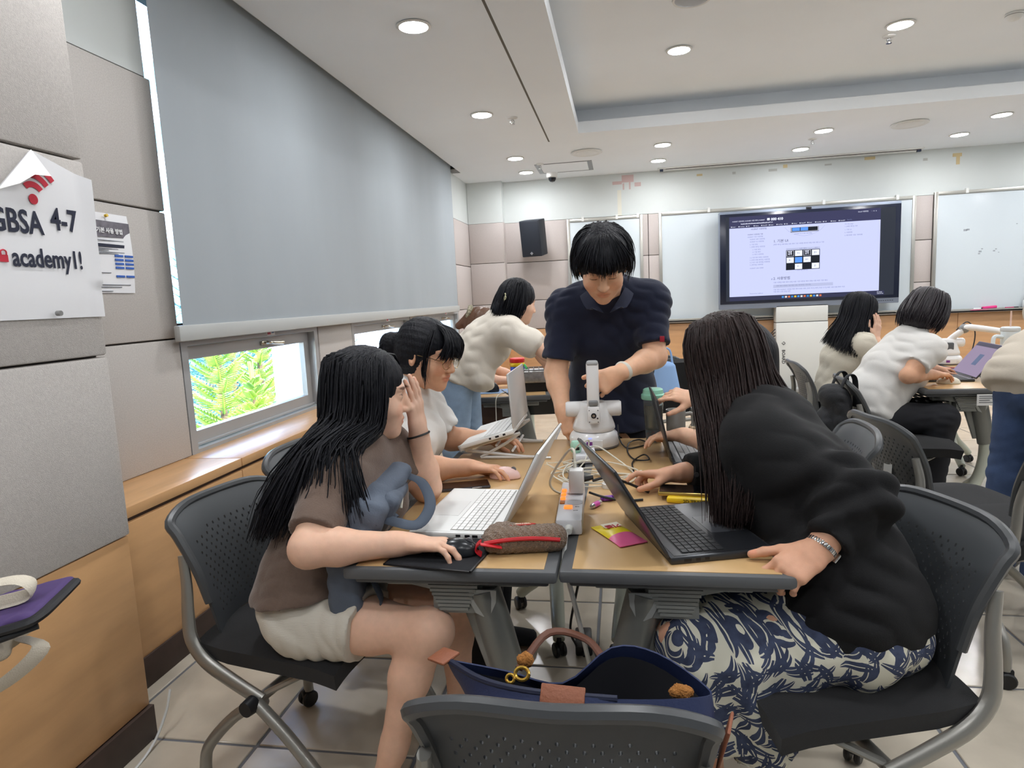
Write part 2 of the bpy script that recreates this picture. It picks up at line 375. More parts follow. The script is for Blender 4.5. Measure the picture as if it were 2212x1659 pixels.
for px in ((1.42, .04, 2.71, .03), (1.85, .10, 2.71, .03), (2.5, .08, 2.73, .02), (3.6, .05, 2.70, .03)): scar([(px[0], px[0] + px[1], px[2], px[2] + px[3])], M_tg, '')
# roller blind
def blindf(u, v):
    y = 2.595 + u * 4.99; z = 1.25 + v * 1.62
    f = math.sin(u * 31 + v * 1.3) * .005 + math.sin(u * 67 - v * 2.1 + 1) * .003 + math.sin(u * 13 + v * 4) * .003
    return (-1.90 + f * (1 - v * .7), y, z)
bl = thing('roller_blind', 'wide grey roller blind lowered over the windows', 'blind', (-1.9, 5.0, 1.25))
bpar = lambda o: (setattr(o, 'matrix_parent_inverse', Matrix.Identity(4)), setattr(o, 'location', (1.9, -5.0, -1.25)))
bpar(MB().grid(blindf, 90, 14, .0012).build('fabric', M_blind, bl, 60))
bpar(MB().bb(-1.915, -1.885, 2.553, 7.60, 1.182, 1.252, .006).build('bottom_bar', mat('bar_grey', 'B4B6B4', .5), bl))
bpar(MB().tube([(-1.9, 2.56, 2.90), (-1.9, 7.62, 2.90)], .035, 16).build('roller', mat('bar_grey', 'B4B6B4', .5), bl))
# ---------------------------------------------------------------- ceiling fixtures
lamp_ring = MB().lathe([(.078, 0), (.092, -.001), (.097, -.006), (.090, -.010), (.080, -.011), (.079, -.002)], 32).mesh('lamp_ring')
lamp_disc = MB().lathe([(.0001, -.017), (.045, -.0155), (.068, -.011), (.079, -.006)], 32, None, False).mesh('lamp_disc')
def downlight(x, y, z, label):
    t = thing('downlight', label, 'ceiling light', (x, y, z), 0, 'round ceiling downlights')
    obj('trim_ring', lamp_ring, M_trim, t); obj('diffuser', lamp_disc, M_lamp, t)
RX4 = (-1.09, .48, 2.05, 3.63)
names = {(-1.09, 3.70): 'large round downlight closest to the camera above the blind', (-1.09, 5.52): 'round downlight second along the row beside the blind',
         (-1.09, 7.29): 'round downlight third along the row beside the blind', (-1.09, 8.13): 'round downlight at the far end of the row beside the blind',
         (.48, 7.23): 'round downlight behind the air vent ring, nearer of its pair', (.48, 8.05): 'round downlight just in front of the screen slot start',
         (2.05, 7.2): 'round downlight above the display, nearer of its pair', (2.05, 8.05): 'round downlight above the display beside the screen slot',
         (3.63, 7.16): 'round downlight over the smudged whiteboard, farther from the wall', (3.63, 7.95): 'round downlight over the smudged whiteboard, closer to the wall'}
for (x, y), l in names.items(): downlight(x, y, ZC, l)
downlight(.48, 5.28, zu, 'round downlight in the raised coffer near the ceiling speaker')
downlight(1.99, 5.25, zu, 'round downlight in the raised coffer beside the sprinkler')
for y in (1.9, .1, -1.7): downlight(-1.09, y, ZC, 'round downlight out of view in the row by the blind')
for y in (3.3, 1.3, -.7): 
    for x in (.48, 1.99): downlight(x, y, zu, 'round downlight in the coffer above the camera')
for y in (5.25, 3.3, 1.3, -.7): 
    for x in (3.6, 5.2): downlight(x, y, zu, 'round downlight in the coffer over the unseen seats')
for y in (7.2, 8.0, 5.2, 3.2, 1.2, -1): downlight(6.9, y, ZC, 'round downlight by the unseen side wall')
for x in (5.2,):
    for y in (7.2, 8.0): downlight(x, y, ZC, 'round downlight by the unseen corner')
def diffuser(x, y, label):
    t = thing('air_diffuser', label, 'air vent', (x, y, ZC), 0, 'round air vents')
    obj('ring', MB().lathe([(.135, 0), (.165, -.002), (.17, -.012), (.155, -.02), (.135, -.014)], 36).mesh('ring'), M_trim, t)
    obj('throat', MB().lathe([(.0001, -.004), (.135, -.003)], 36, None, False).mesh('throat'), M_dark, t)
    obj('cone', MB().lathe([(.0001, -.026), (.08, -.024), (.118, -.016), (.118, -.012)], 36, None, False).mesh('cone'), M_trim, t)
diffuser(-.314, 7.28, 'round white air vent above the wall speaker'); diffuser(2.843, 7.21, 'round white air vent above the display end')
t = thing('ceiling_speaker', 'round grey ceiling speaker in the raised coffer', 'speaker', (.483, 4.42, zu))
obj('grille', MB().lathe([(.0001, -.016), (.07, -.016), (.10, -.012), (.108, -.006)], 36, None, False).mesh('grille'), mat('speaker_grey', 'A9ACB0', .6), t)
obj('rim', MB().lathe([(.106, 0), (.12, -.001), (.118, -.010), (.106, -.009)], 36).mesh('rim'), M_trim, t)
M_chrome = mat('chrome', 'C8C8C8', .15, 1.0)
def sprinkler(x, y, z, label):
    t = thing('sprinkler', label, 'sprinkler', (x, y, z), 0, 'ceiling sprinklers')
    obj('plate', MB().lathe([(.012, 0), (.045, -.001), (.042, -.008), (.014, -.016)], 20).mesh('plate'), M_trim, t)
    mb = MB().cyl((0, 0, -.022), .010, .02, 10)
    for a in (0, 180): mb.tube([(.009 * math.cos(math.radians(a)), 0, -.02), (.017 * math.cos(math.radians(a)), 0, -.036), (.004 * math.cos(math.radians(a)), 0, -.05)], .003, 6)
    mb.cyl((0, 0, -.053), .020, .003, 14); mb.build('head', M_chrome, t)
sprinkler(-.862, 5.70, ZC, 'ceiling sprinkler beside second downlight by the blind'); sprinkler(-.87, 7.71, ZC, 'ceiling sprinkler at the hatch corner')
sprinkler(2.045, 7.57, ZC, 'ceiling sprinkler between the two downlights above the display'); sprinkler(1.995, 5.46, zu, 'ceiling sprinkler in the raised coffer')
t = thing('smoke_detector', 'white smoke detector in the raised coffer corner of view', 'smoke detector', (2.72, 5.27, zu))
obj('body', MB().lathe([(.05, 0), (.055, -.01), (.05, -.03), (.03, -.045), (.0001, -.048)], 24, None, False).mesh('body'), M_trim, t)
obj('vent_ring', MB().lathe([(.053, -.014), (.0545, -.017), (.053, -.020)], 24, None, False).mesh('vent_ring'), mat('grey_plastic', '8A8A88', .5), t)
t = thing('ceiling_hatch', 'rectangular access hatch with metal frame beside dome camera', 'hatch', (-.61, 8.02, ZC))
mb = MB(); 
for a in ((-.33, -.28, -.28, .28), (.28, .33, -.28, .28), (-.28, .28, -.28, -.262), (-.28, .28, .262, .28)): mb.bb(*a, -.006, .002)
mb.build('frame', mat('hatch_metal', '8F9092', .4, .6), t, 0)
MB().bb(-.275, .275, -.258, .258, -.004, .002).build('board', M_ceil, t, 0)
t = thing('dome_camera', 'small white dome security camera on the ceiling', 'camera', (-.79, 8.30, ZC))
obj('housing', MB().lathe([(.07, 0), (.072, -.02), (.068, -.055), (.05, -.062)], 24).mesh('housing'), M_trim, t)
obj('dome', MB().lathe([(.048, -.06), (.046, -.085), (.03, -.108), (.0001, -.116)], 20, None, False).mesh('dome'), mat('smoked_dome', '16181C', .08), t)
t = thing('screen_slot', 'long recessed projection screen housing at the front of ceiling', 'screen housing', (2.02, 8.59, ZC))
MB().bb(-1.52, 1.52, -.05, .05, -.012, .002, .003).build('slot_plate', M_trim, t)
MB().bb(-1.42, 1.50, -.012, .004, -.016, -.010).build('slot_gap', M_dark, t, 0)
MB().bb(-1.50, 1.46, .012, .036, -.030, -.012, .004).build('bottom_rail', M_trim, t)
for x in (-1.49, 1.46): MB().bb(x, x + .04, -.01, .03, -.038, -.010).build('end_block', mat('slot_blue', '1E2A44', .5), t, 0)

# ---------------------------------------------------------------- boards on the front wall
M_wb = mat('whiteboard_enamel', 'C3CBD0', .12, spec=.6)
def whiteboard(x0, x1, z0, z1, label):
    t = thing('whiteboard', label, 'whiteboard', ((x0 + x1) / 2, YB, z0), 0, 'whiteboards on the front wall'); w = (x1 - x0) / 2; h = z1 - z0
    MB().bb(-w + .02, w - .02, -.02, .01, .02, h - .02).build('writing_surface', M_wb, t, 0)
    mb = MB().bb(-w, -w + .04, -.03, .01, 0, h, .003).bb(w - .04, w, -.03, .01, 0, h, .003).bb(-w + .04, w - .04, -.03, .01, h - .04, h, .003).bb(-w + .04, w - .04, -.03, .01, 0, .04, .003)
    mb.build('frame', mat('board_frame', 'B5B3AC', .3, .75), t)
    MB().bb(-w, w, -.09, -.03, 0, .02, .003).bb(-w, w, -.09, -.085, .0, .035).build('pen_tray', mat('board_frame', 'B5B3AC', .3, .75), t)
    for a in ((-w * .6, .03), (w * .3, .03), (w * .85, .03)): MB().bb(a[0], a[0] + a[1], -.036, .0, h - .035, h + .022).build('clip', M_trim, t, 0)
    return t
whiteboard(-.66, .31, .905, 2.29, 'narrow whiteboard behind the man in navy'); whiteboard(.51, 3.53, .905, 2.30, 'wide whiteboard behind the display')
w3 = whiteboard(3.73, 5.4, .885, 2.325, 'whiteboard with marker smudges and pen holder beyond the display')
mb = MB(); random.seed(5)
for x, z, r in ((4.08, 1.86, .02), (4.11, 1.865, .016), (4.63, 1.90, .008), (4.25, 1.60, .016), (4.27, 1.63, .01), (4.24, 1.575, .012), (4.42, 1.62, .01), (4.45, 1.58, .007), (4.40, 1.60, .012)):
    mb.bb(x - 4.565 - r, x - 4.565 + r, -.0206, -.02, z - .885 - r * .6, z - .885 + r * .6)
mb.build('marker_smudge', mat('smudge', '8F949A', .6), w3, 0)['kind'] = 'stuff'
def marker(x, c, label, ln=.12, y=8.665):
    t = thing('marker_pen', label, 'marker', (x, y, .912))
    obj('barrel', MB().tube([(0, 0, .009), (ln * .65, 0, .009)], .009, 10).mesh('b'), mat('mk' + c, c, .4), t)
    obj('cap', MB().tube([(ln * .65, 0, .009), (ln, 0, .009)], .010, 10).mesh('c'), mat('mkd', '222222', .4), t)
marker(4.19, 'EEEEEE', 'white marker pen lying on the board tray'); marker(4.53, 'B03060', 'black capped pen on tray beside the eraser', .14, 8.66)
e = thing('board_eraser', 'bright pink board eraser on the tray', 'eraser', (4.36, 8.66, .906)); MB().box((0, 0, .028), (.15, .045, .030), .006, RY(-4)).build('handle', mat('pink_plastic', 'D8357F', .4), e); MB().box((0, 0, .008), (.145, .043, .014), .004).build('felt', mat('felt_dark', '7A2450', .9), e)
e = thing('pink_ruler', 'thin pink strip lying on the board tray', 'ruler', (4.20, 8.635, .905)); MB().box((.06, 0, .004), (.24, .025, .005), .001, RZ(3)).build('strip', mat('pink_plastic', 'D8357F', .4), e)
t = thing('marker_holder', 'clear marker holder with coloured pens on the end whiteboard', 'pen holder', (4.78, 8.66, .905))
mb = MB().bb(-.06, .06, -.03, .02, .0, .10, .006); mb.build('box', mat('frosted_white', 'D9DCDD', .4), t)
for i, c in enumerate(('2E7D4F', '8E2A4A', 'B03A6A', 'E0B92E', '3A49A0')): MB().tube([(-.045 + .0225 * i, -.005, .05), (-.047 + .0235 * i, -.005, .155)], .009, 8).build('pen', mat('pen' + c, c, .4), t)

# ---------------------------------------------------------------- interactive display on a stand
tv = thing('interactive_display', 'large wall-sized interactive display showing a manual page', 'display', (2.257, 8.5, 1.04))
W2 = 1.03; HT = 1.19
MB().bb(-W2, W2, -.02, .10, 0, HT, .008).build('cabinet', mat('display_grey', '7C8494', .4, .3), tv)
MB().bb(-W2 + .005, W2 - .005, -.028, -.015, .065, HT - .03, .003).build('bezel', mat('display_bezel', '141A2C', .2), tv)
def emat(name, c, s=1.0):
    m = mat(name, c, .3, emit=s * .56, spec=.2); m.node_tree.nodes['Principled BSDF'].inputs['Base Color'].default_value = (0, 0, 0, 1); return m
SX0, SX1, SZ0, SZ1 = -.955, .965, .10, HT - .065   # lit panel
MB().bb(SX0, SX1, -.0295, -.028, SZ0, SZ1).build('panel_dark', emat('screen_dark', '333843', .9), tv, 0)
px0, px1, pz0, pz1 = -.915, .80, .155, .985
def S(u, v): return px0 + u * (px1 - px0), pz1 - v * (pz1 - pz0)   # page coordinates 0..1, v down
MB().bb(px0, px1, -.0302, -.0295, pz0, pz1).build('page', emat('screen_page', 'CDD3FB', 1.0), tv, 0)
MB().bb(px0, px1, -.0302, -.0295, pz1, SZ1 - .002).build('browser_bar', emat('screen_bar', '3E3F62', .9), tv, 0)
MB().bb(px0, px1 + .06, -.0302, -.0295, SZ0 + .002, pz0).build('task_bar', emat('screen_task', '3A3C58', .9), tv, 0)
inkm = emat('screen_ink', '30344E', .8); inkl = emat('screen_ink_light', '8088B0', .9); wht = emat('screen_white', 'E8ECFF', 1.1); blu = emat('screen_blue', '5F9BF5', 1.0); blk = emat('screen_black', '20242E', .8); gry = emat('screen_grey_box', 'BAC0E2', 1.0)
def MT(u, v, d=.0306):
    x, z = S(u, v); return T(x, -d, z) @ RX(90)
mk = MB(); mlt = MB(); mw = MB(); mbu = MB(); mbk = MB(); mgr = MB()
def srect(mb, u0, u1, v0, v1, d=.0305):
    x0, z0 = S(u0, v0); x1, z1 = S(u1, v1); mb.bb(x0, x1, -d, -d + .0004, z1, z0)
addtext(mk, '1. 기본 UI', .042, MT(.30, .235)); addtext(mk, '2. 사용방법', .042, MT(.30, .775)); addtext(mlt, '#', .03, MT(.285, .775))
addtext(mk, 'HUENIT 사용방법', .024, MT(.148, .036))
for i, (s, u, v) in enumerate((('HUENIT 사용방법 기본', .125, .11), ('HUENIT 기본 사용방법', .125, .145), ('HUENIT APP 사용방법', .14, .18), ('HUENIT V2 사용방법', .14, .215), ('0. 기본 방법', .14, .255), ('1. [버튼 제어] 사용방법', .14, .29), ('1.1 버튼 제어', .155, .33), ('1.2 기본 제어', .155, .365), ('1.3 제어 사용방법', .155, .40), ('2. [기본 제어 버튼] 사용방법', .14, .445), ('3. [버튼 방법 제어본] 사용방법', .14, .48), ('4. [기본 사용 제어법] 사용방법', .14, .515), ('5. [제어법] 사용방법', .14, .55), ('HUENIT LAB 사용법', .14, .60))):
    addtext(mk if i == 0 else mlt, s, .0185, MT(u, v))
for s, u, v in (('On this page', .77, .04), ('1. [버튼 제어] 기본', .77, .075), ('1. 기본 UI', .77, .12), ('2. 사용방법', .77, .16), ('3. 제어버튼 사용 기본방법', .77, .20), ('Search...', .785, -.02)): addtext(mlt, s, .0185, MT(u, v))
addtext(mlt, '[버튼 제어] 사용 방법, 버튼 제어 기본 사용법 제어본 방법 사용 버튼 UI 기본.', .0185, MT(.30, .275))
addtext(mlt, '기본 사용법 버튼 제어 방법 사용 기본 버튼본 제어 방법 사용 버튼 기본 제어.', .02, MT(.30, .825)); addtext(mlt, '버튼 제어 사용법 기본 버튼 사용, 제어방법 기본사용.', .0185, MT(.32, .875))
addtext(mlt, '기본 제어 HUENIT 사용법 버튼 제어 방법 사용, [석션 켜기] 버튼 [석션 끄기] 버튼 사용 방법 제어 석션', .0195, MT(.30, .93)); addtext(mlt, '기본 제어 사용 방법 버튼.', .0195, MT(.30, .96))
addtext(mlt, 'Powered by GitBook', .018, MT(.14, .97)); addtext(mlt, '[기본 버튼 제어 UI]', .015, MT(.46, .66)); addtext(mlt, '[HUENIT V2 UI 제어 사용 방법]', .015, MT(.44, .135))
srect(mgr, .30, .70, .85, .895)
# jog pad
gu0, gu1, gv0, gv1 = .385, .61, .36, .645
srect(mbk, gu0, gu1, gv0, gv1); srect(mgr, gu0, gu1, gv0 - .03, gv0)
addtext(mlt, '버튼 제어', .02, MT(.475, gv0 - .008)); addtext(mlt, '제어', .018, MT(.575, gv0 - .01))
cw = (gu1 - gu0) / 4; chh = (gv1 - gv0) / 3
for r, row in enumerate((('B석션\n켜기', 'WY+', 'B석션\n끄기', 'WZ+'), ('WX-', 'U', 'WX+', ''), ('', 'WY-', '', 'WZ-'))):
    for c, s in enumerate(row):
        if not s: continue
        a, b2 = gu0 + cw * c + .004, gv0 + chh * r + .008
        if s[0] == 'B':
            srect(mw, a, a + cw - .008, b2, b2 + .003, .0308); srect(mw, a, a + cw - .008, b2 + chh - .019, b2 + chh - .016, .0308); srect(mw, a, a + .002, b2, b2 + chh - .016, .0308); srect(mw, a + cw - .010, a + cw - .008, b2, b2 + chh - .016, .0308)
            for q, line in enumerate(s[1:].split('\n')): addtext(mw, line, .026, MT(a + cw * .4, b2 + .03 + q * .03, .031), 'CENTER', .0006)
        else:
            srect(mw if s[0] == 'W' else mbu, a, a + cw - .008, b2, b2 + chh - .016, .0308)
            if s[0] == 'W': addtext(mk, s[1:], .028, MT(a + cw * .4, b2 + .05, .0312), 'CENTER')
# top picture strip
srect(mbk, .415, .60, .035, .105); srect(mw, .418, .597, .035, .098, .0307); srect(mbk, .421, .594, .038, .095, .0308); srect(mbu, .425, .475, .042, .088, .031); srect(mbu, .48, .53, .042, .088, .031)
x0, z0 = S(.375, .03); x1, z1 = S(.64, .03); arc = [(x0 + (x1 - x0) * k / 12, -.0305, z0 - .11 * math.sin(math.pi * k / 12) ** .7) for k in range(13)]; mlt.tube(arc, .0008, 4)
addtext(mw, '000 410', .042, T(-.43, -.0306, 1.055) @ RX(90), 'LEFT', .0015); mw.bb(-.475, -.445, -.0306, -.030, 1.058, 1.085)
for k, s in enumerate(('HUENIT 사용방법 | HUENIT', '1.1 버튼 제어 | HUENIT')): addtext(mw, s, .018, T(-.88 + .2 * k, -.0306, 1.06) @ RX(90))
addtext(mw, 'huenit.gitbook.io/huenit-edu/huenit/huenit-ux/1.1.1', .018, T(-.78, -.0306, 1.028) @ RX(90), 'LEFT', .0006)
for k in range(15): mw.bb(-.895 + .088 * k, -.885 + .088 * k, -.0306, -.030, .997, 1.008); addtext(mw, ('Gmail', 'YouTube', '기본', 'Udemy', 'ChatGPT')[k % 5], .015, T(-.88 + .088 * k, -.0306, .997) @ RX(90))
addtext(mw, 'Gmail 사용방법', .018, T(.55, -.0306, 1.085) @ RX(90)); addtext(mw, '-  o  x', .022, T(.70, -.0306, 1.085) @ RX(90))
addtext(mw, 'PM 03:07', .015, T(.78, -.0306, .132) @ RX(90)); addtext(mw, '2025-07-26', .015, T(.78, -.0306, .115) @ RX(90))
ic = [MB() for _ in range(5)]
for k in range(13): ic[k % 5].bb(-.30 + .036 * k, -.276 + .036 * k, -.0306, -.030, .118, .140)
for n, mbx, m in (('text_dark', mk, inkm), ('text_pale', mlt, inkl), ('text_white', mw, wht), ('blue_button', mbu, blu), ('jog_pad', mbk, blk), ('grey_box', mgr, gry)): mbx.build(n, m, tv, 0)['kind'] = 'stuff'
for k, c in enumerate(('4EA0F0', 'E8E8E8', 'E07A50', '3A8FD8', 'F0C840')): ic[k].build('task_icon', emat('icon' + c, c, .9), tv, 0)['kind'] = 'stuff'
mb = MB().bb(-.03, .03, -.032, -.02, HT - .025, HT - .005); mb.build('webcam', M_black, tv, 0)
mb = MB(); 
for k in range(7): mb.bb(.80 + .025 * k, .815 + .025 * k, -.022, -.018, .03, .036)
mb.build('ports', M_black, tv, 0)['kind'] = 'stuff'
st = thing('display_stand', 'pale grey pedestal cabinet under the interactive display', 'stand', (2.195, 8.5, 0))
MB().bb(-.30, .30, -.02, .12, .86, 1.06, .004).build('upper_cover', mat('stand_grey', 'C6C6C2', .5), st)
MB().bb(-.30, .30, -.03, .12, .05, .852, .004).build('lower_cover', mat('stand_grey', 'C6C6C2', .5), st)
MB().bb(-.298, .298, -.015, .12, .850, .862).build('seam', M_black, st, 0)
mb = MB(); addtext(mb, 'BOARD', .052, T(-.23, -.0306, .52) @ RX(90) @ RZ(-90), 'LEFT', .001); mb.tube([(-.235 + .022, -.031, .58), (-.235 + .003, -.031, .60), (-.235 - .0 + .022 - .0, -.031, .62), (-.235 + .041, -.031, .60), (-.235 + .022, -.031, .58)], .004, 5)
mb.build('lettering', M_black, st, 0)
MB().box((0, .02, .03), (.75, .45, .05), .015).build('foot', mat('grey_plastic', '8A8A88', .5), st)
tg = thing('cable_bundle', 'black cables hanging beside the display stand', 'cable', (1.80, 8.45, .0)); mb = MB()
for k in range(4): mb.tube([(.08, 0, .78 - .04 * k), (-.0 - .03 * k, .01, .70 - .05 * k), (-.12, .02, .60 - .06 * k), (-.16, .02, .3), (-.1, .02, .01)], .006, 6, 5)
mb.build('strands', M_black, tg)
# wall loudspeaker
sp = thingM('wall_speaker', 'black wall loudspeaker tilted down beside the narrow whiteboard', 'speaker', T(-1.07, 8.42, 2.06) @ RZ(-14) @ RX(10))
MB().box((0, 0, 0), (.27, .22, .45), .01).build('cabinet', mat('speaker_black', '1B1F27', .6), sp)
MB().box((0, -.112, .0), (.245, .008, .425), .004).build('grille', mat('speaker_mesh', '20242D', .75, bump=.3, bscale=900), sp)
mb = MB().tube([(.0, -.117, -.165), (.018, -.117, -.183), (0, -.117, -.201), (-.018, -.117, -.183), (0, -.117, -.165)], .003, 5); mb.box((0, -.117, -.183), (.014, .002, .012), 0); mb.build('badge', mat('badge', 'D8D8D8', .3, .8), sp)
MB().tube([(0, .10, 0), (0, .2, .02), (.04, .29, .03)], .02, 8).build('bracket', M_black, sp)

# ---------------------------------------------------------------- outside the windows
M_leafY = mat('conifer_yellow', '93A83A', .7, col2='5E8440', scale=3); M_leafD = mat('conifer_deep', '3F6E62', .8, col2='2C5560', scale=2); M_bark = mat('bark', '5A4A3A', .9)  # two foliage colours: yellow green trees and dark blue green ones behind
def conifer(name, label, base, h, rad, m, seed, nb=46, tw=9):
    rnd = random.Random(seed); t = thing(name, label, 'tree', base, 0, 'conifers outside the window')
    MB().tube([(0, 0, 0), (0, 0, h * .6), (0, 0, h)], [.12, .07, .015], 7).build('trunk', M_bark, t)
    mb = MB()
    for k in range(nb):
        f = k / nb; z = h * (.12 + .86 * f); L = rad * (1 - f) ** .8 * rnd.uniform(.75, 1.1) + .12; a = k * 2.4 + rnd.uniform(-.3, .3)
        d = Vector((math.cos(a), math.sin(a), 0)); up = .25 + .5 * f
        P = [d * (L * s) + Vector((0, 0, z + L * (up * s + .15 * s * s) - .0)) for s in (0, .35, .7, 1)]
        mb.tube(P, [.03, .026, .02, .006], 4, 1, True)
        for q in range(tw):
            s = .2 + .75 * q / tw; p = P[0].lerp(P[3], s); sd = 1 if q % 2 else -1
            w = Vector((-d.y, d.x, 0)) * sd; l = L * .30 * (1.1 - s) + .06
            e = p + w * l + d * l * .6 + Vector((0, 0, l * .35)); mb.tube([p, p.lerp(e, .55), e], [.016, .017, .004], 3)
    for q in range(5): mb.tube([(0, 0, h - .1), (.05 * math.cos(q * 1.3), .05 * math.sin(q * 1.3), h + .25)], [.05, .012], 4)
    mb.build('needles', m, t, 60)['kind'] = 'stuff'
GZ = -4.5
conifer('conifer', 'yellow green conifer at the near corner of first window', (-6.6, 7.9, GZ), 5.0, 1.15, M_leafY, 1, 120, 16)
conifer('conifer', 'tall yellow green conifer in the middle of first window', (-8.2, 12.2, GZ), 6.3, 1.25, M_leafY, 2, 120, 16)
conifer('conifer', 'slim sunlit conifer at the far side of first window', (-8.6, 14.4, GZ), 6.5, 1.05, M_leafY, 3, 110, 16)
conifer('conifer', 'low bushy conifer under the slim one outside', (-7.0, 11.4, GZ), 4.6, 1.0, M_leafY, 9, 110, 16)
for k, (x, y, h) in enumerate(((-9.8, 10.2, 8.5), (-12.2, 14.2, 9.5), (-12.0, 18.6, 9.8), (-13.6, 10.0, 10), (-15.5, 22.5, 11), (-16.2, 17, 11), (-11, 22.6, 9.0), (-18, 28.0, 12))):
    conifer('conifer', ('dark blue green conifer in the shade, number %d from the near side' % (k + 1)).replace(', number %d from the near side' % (k + 1), (' behind the near corner one', ' behind the tall yellow one', ' behind the slim one', ' at the back edge of the grove', ' far beyond the grove', ' at the grove centre', ' filling the window middle', ' farthest outside')[k]), (x, y, GZ), h, 2.1, M_leafD, 20 + k, 120, 10)  # background trees all use the dark blue green foliage colour
g = struct(MB().bb(-60, XL - .5, -40, 80, GZ - .1, GZ).build('ground_outside', mat('asphalt', '4E6670', .9)), 'ground outside below the windows')
bd = thing('neighbour_building', 'pale office block with teal window bands seen through second window', 'building', (-20, 34, GZ)); 
MB().bb(-9, 9, 0, 12, 0, 22).build('walls', mat('pale_tiles', 'DDE3E8', .7), bd, 0)
for k in range(6): MB().bb(-9, -1.5, -.05, 0, 2 + 3.2 * k, 3.6 + 3.2 * k).build('window_band', mat('teal_glass', '5C8F95', .15), bd, 0)
mb = MB()
for k in range(8): mb.bb(-1.5, 9, -.02, 0, 1 + 2.2 * k, 1.06 + 2.2 * k)
for k in range(4): mb.bb(0 + 2.5 * k, .06 + 2.5 * k, -.02, 0, 0, 22)
mb.build('panel_joints', mat('joint_grey', 'A8B2BA', .8), bd, 0)
# ---------------------------------------------------------------- organic shapes: smooth unions of rounded forms, meshed by surface nets
A3 = lambda v: np.array(v, np.float32)
def unit(v): v = np.array(v, float); return v / (np.linalg.norm(v) + 1e-12)
def cone(a, b, ra, rb, k=.02, cut=None, op=1): return ('c', (A3(a), A3(b), ra, rb), k, cut, op)
def ell(c, r, R=None, k=.02, cut=None, op=1): return ('e', (A3(c), A3(r), None if R is None else np.array(R, np.float32)), k, cut, op)
def econe(a, b, side, wa, wb, k=.03, cut=None, op=1):
    """swept ellipse a->b; side = width direction; wa, wb = (half width, half depth)"""
    return ('s', (A3(a), A3(b), A3(side), wa, wb), k, cut, op)
def rbx(c, hs, R=None, r=.01, k=.02, cut=None, op=1):
    """rounded box: centre, half sizes, axes, edge radius"""
    return ('b', (A3(c), A3(hs), np.eye(3, dtype=np.float32) if R is None else np.array(R, np.float32), r), k, cut, op)
def sub(p): return p[:4] + (-1,)
def _bb(p):
    t, q = p[0], p[1]
    if t == 'c': r = max(q[2], q[3]); return np.minimum(q[0], q[1]) - r, np.maximum(q[0], q[1]) + r
    if t == 'e':
        r = max(q[1]); return q[0] - r, q[0] + r
    if t == 'b': r = float(np.linalg.norm(q[1])) + q[3]; return q[0] - r, q[0] + r
    r = max(*q[3], *q[4]); return np.minimum(q[0], q[1]) - r, np.maximum(q[0], q[1]) + r
def _dist(p, X, Y, Z):
    t, q = p[0], p[1]
    if t == 'c':
        a, b, ra, rb = q; ba = b - a; l2 = float(ba @ ba) + 1e-9
        x, y, z = X - a[0], Y - a[1], Z - a[2]
        h = np.clip((x * ba[0] + y * ba[1] + z * ba[2]) / l2, 0, 1)
        d = np.sqrt((x - h * ba[0]) ** 2 + (y - h * ba[1]) ** 2 + (z - h * ba[2]) ** 2) - (ra + (rb - ra) * h)
    elif t == 'e':
        c, r, R = q; x, y, z = X - c[0], Y - c[1], Z - c[2]
        if R is not None:
            x, y, z = x * R[0, 0] + y * R[1, 0] + z * R[2, 0], x * R[0, 1] + y * R[1, 1] + z * R[2, 1], x * R[0, 2] + y * R[1, 2] + z * R[2, 2]
        k0 = np.sqrt((x / r[0]) ** 2 + (y / r[1]) ** 2 + (z / r[2]) ** 2); k1 = np.sqrt((x / r[0] ** 2) ** 2 + (y / r[1] ** 2) ** 2 + (z / r[2] ** 2) ** 2) + 1e-9
        d = np.where(k0 > 1e-3, k0 * (k0 - 1) / k1, -min(r))
    elif t == 'b':
        c, hs, R, r = q; x, y, z = X - c[0], Y - c[1], Z - c[2]
        l = [x * R[0, i] + y * R[1, i] + z * R[2, i] for i in range(3)]; u = [np.abs(l[i]) - (hs[i] - r) for i in range(3)]
        d = np.sqrt(sum(np.maximum(v, 0) ** 2 for v in u)) + np.minimum(np.maximum(np.maximum(u[0], u[1]), u[2]), 0) - r
    else:
        a, b, s, wa, wb = q; ba = b - a; L = float(np.linalg.norm(ba)) + 1e-9; w = ba / L
        s = s - w * (s @ w); s = s / np.linalg.norm(s); v = np.cross(w, s)
        x, y, z = X - a[0], Y - a[1], Z - a[2]
        pw = x * w[0] + y * w[1] + z * w[2]; h = np.clip(pw / L, 0, 1); ov = pw - h * L
        pu = x * s[0] + y * s[1] + z * s[2]; pv = x * v[0] + y * v[1] + z * v[2]
        W = wa[0] + (wb[0] - wa[0]) * h; D = wa[1] + (wb[1] - wa[1]) * h; c = np.minimum(W, D) * .8
        k0 = np.sqrt((pu / W) ** 2 + (pv / D) ** 2 + (ov / c) ** 2); k1 = np.sqrt((pu / W ** 2) ** 2 + (pv / D ** 2) ** 2 + (ov / c ** 2) ** 2) + 1e-9
        d = np.where(k0 > 1e-3, k0 * (k0 - 1) / k1, -np.minimum(W, D))
    if p[3]:
        for o, n in p[3]:
            n = unit(n); d = np.maximum(d, (X - o[0]) * n[0] + (Y - o[1]) * n[1] + (Z - o[2]) * n[2])
    return d
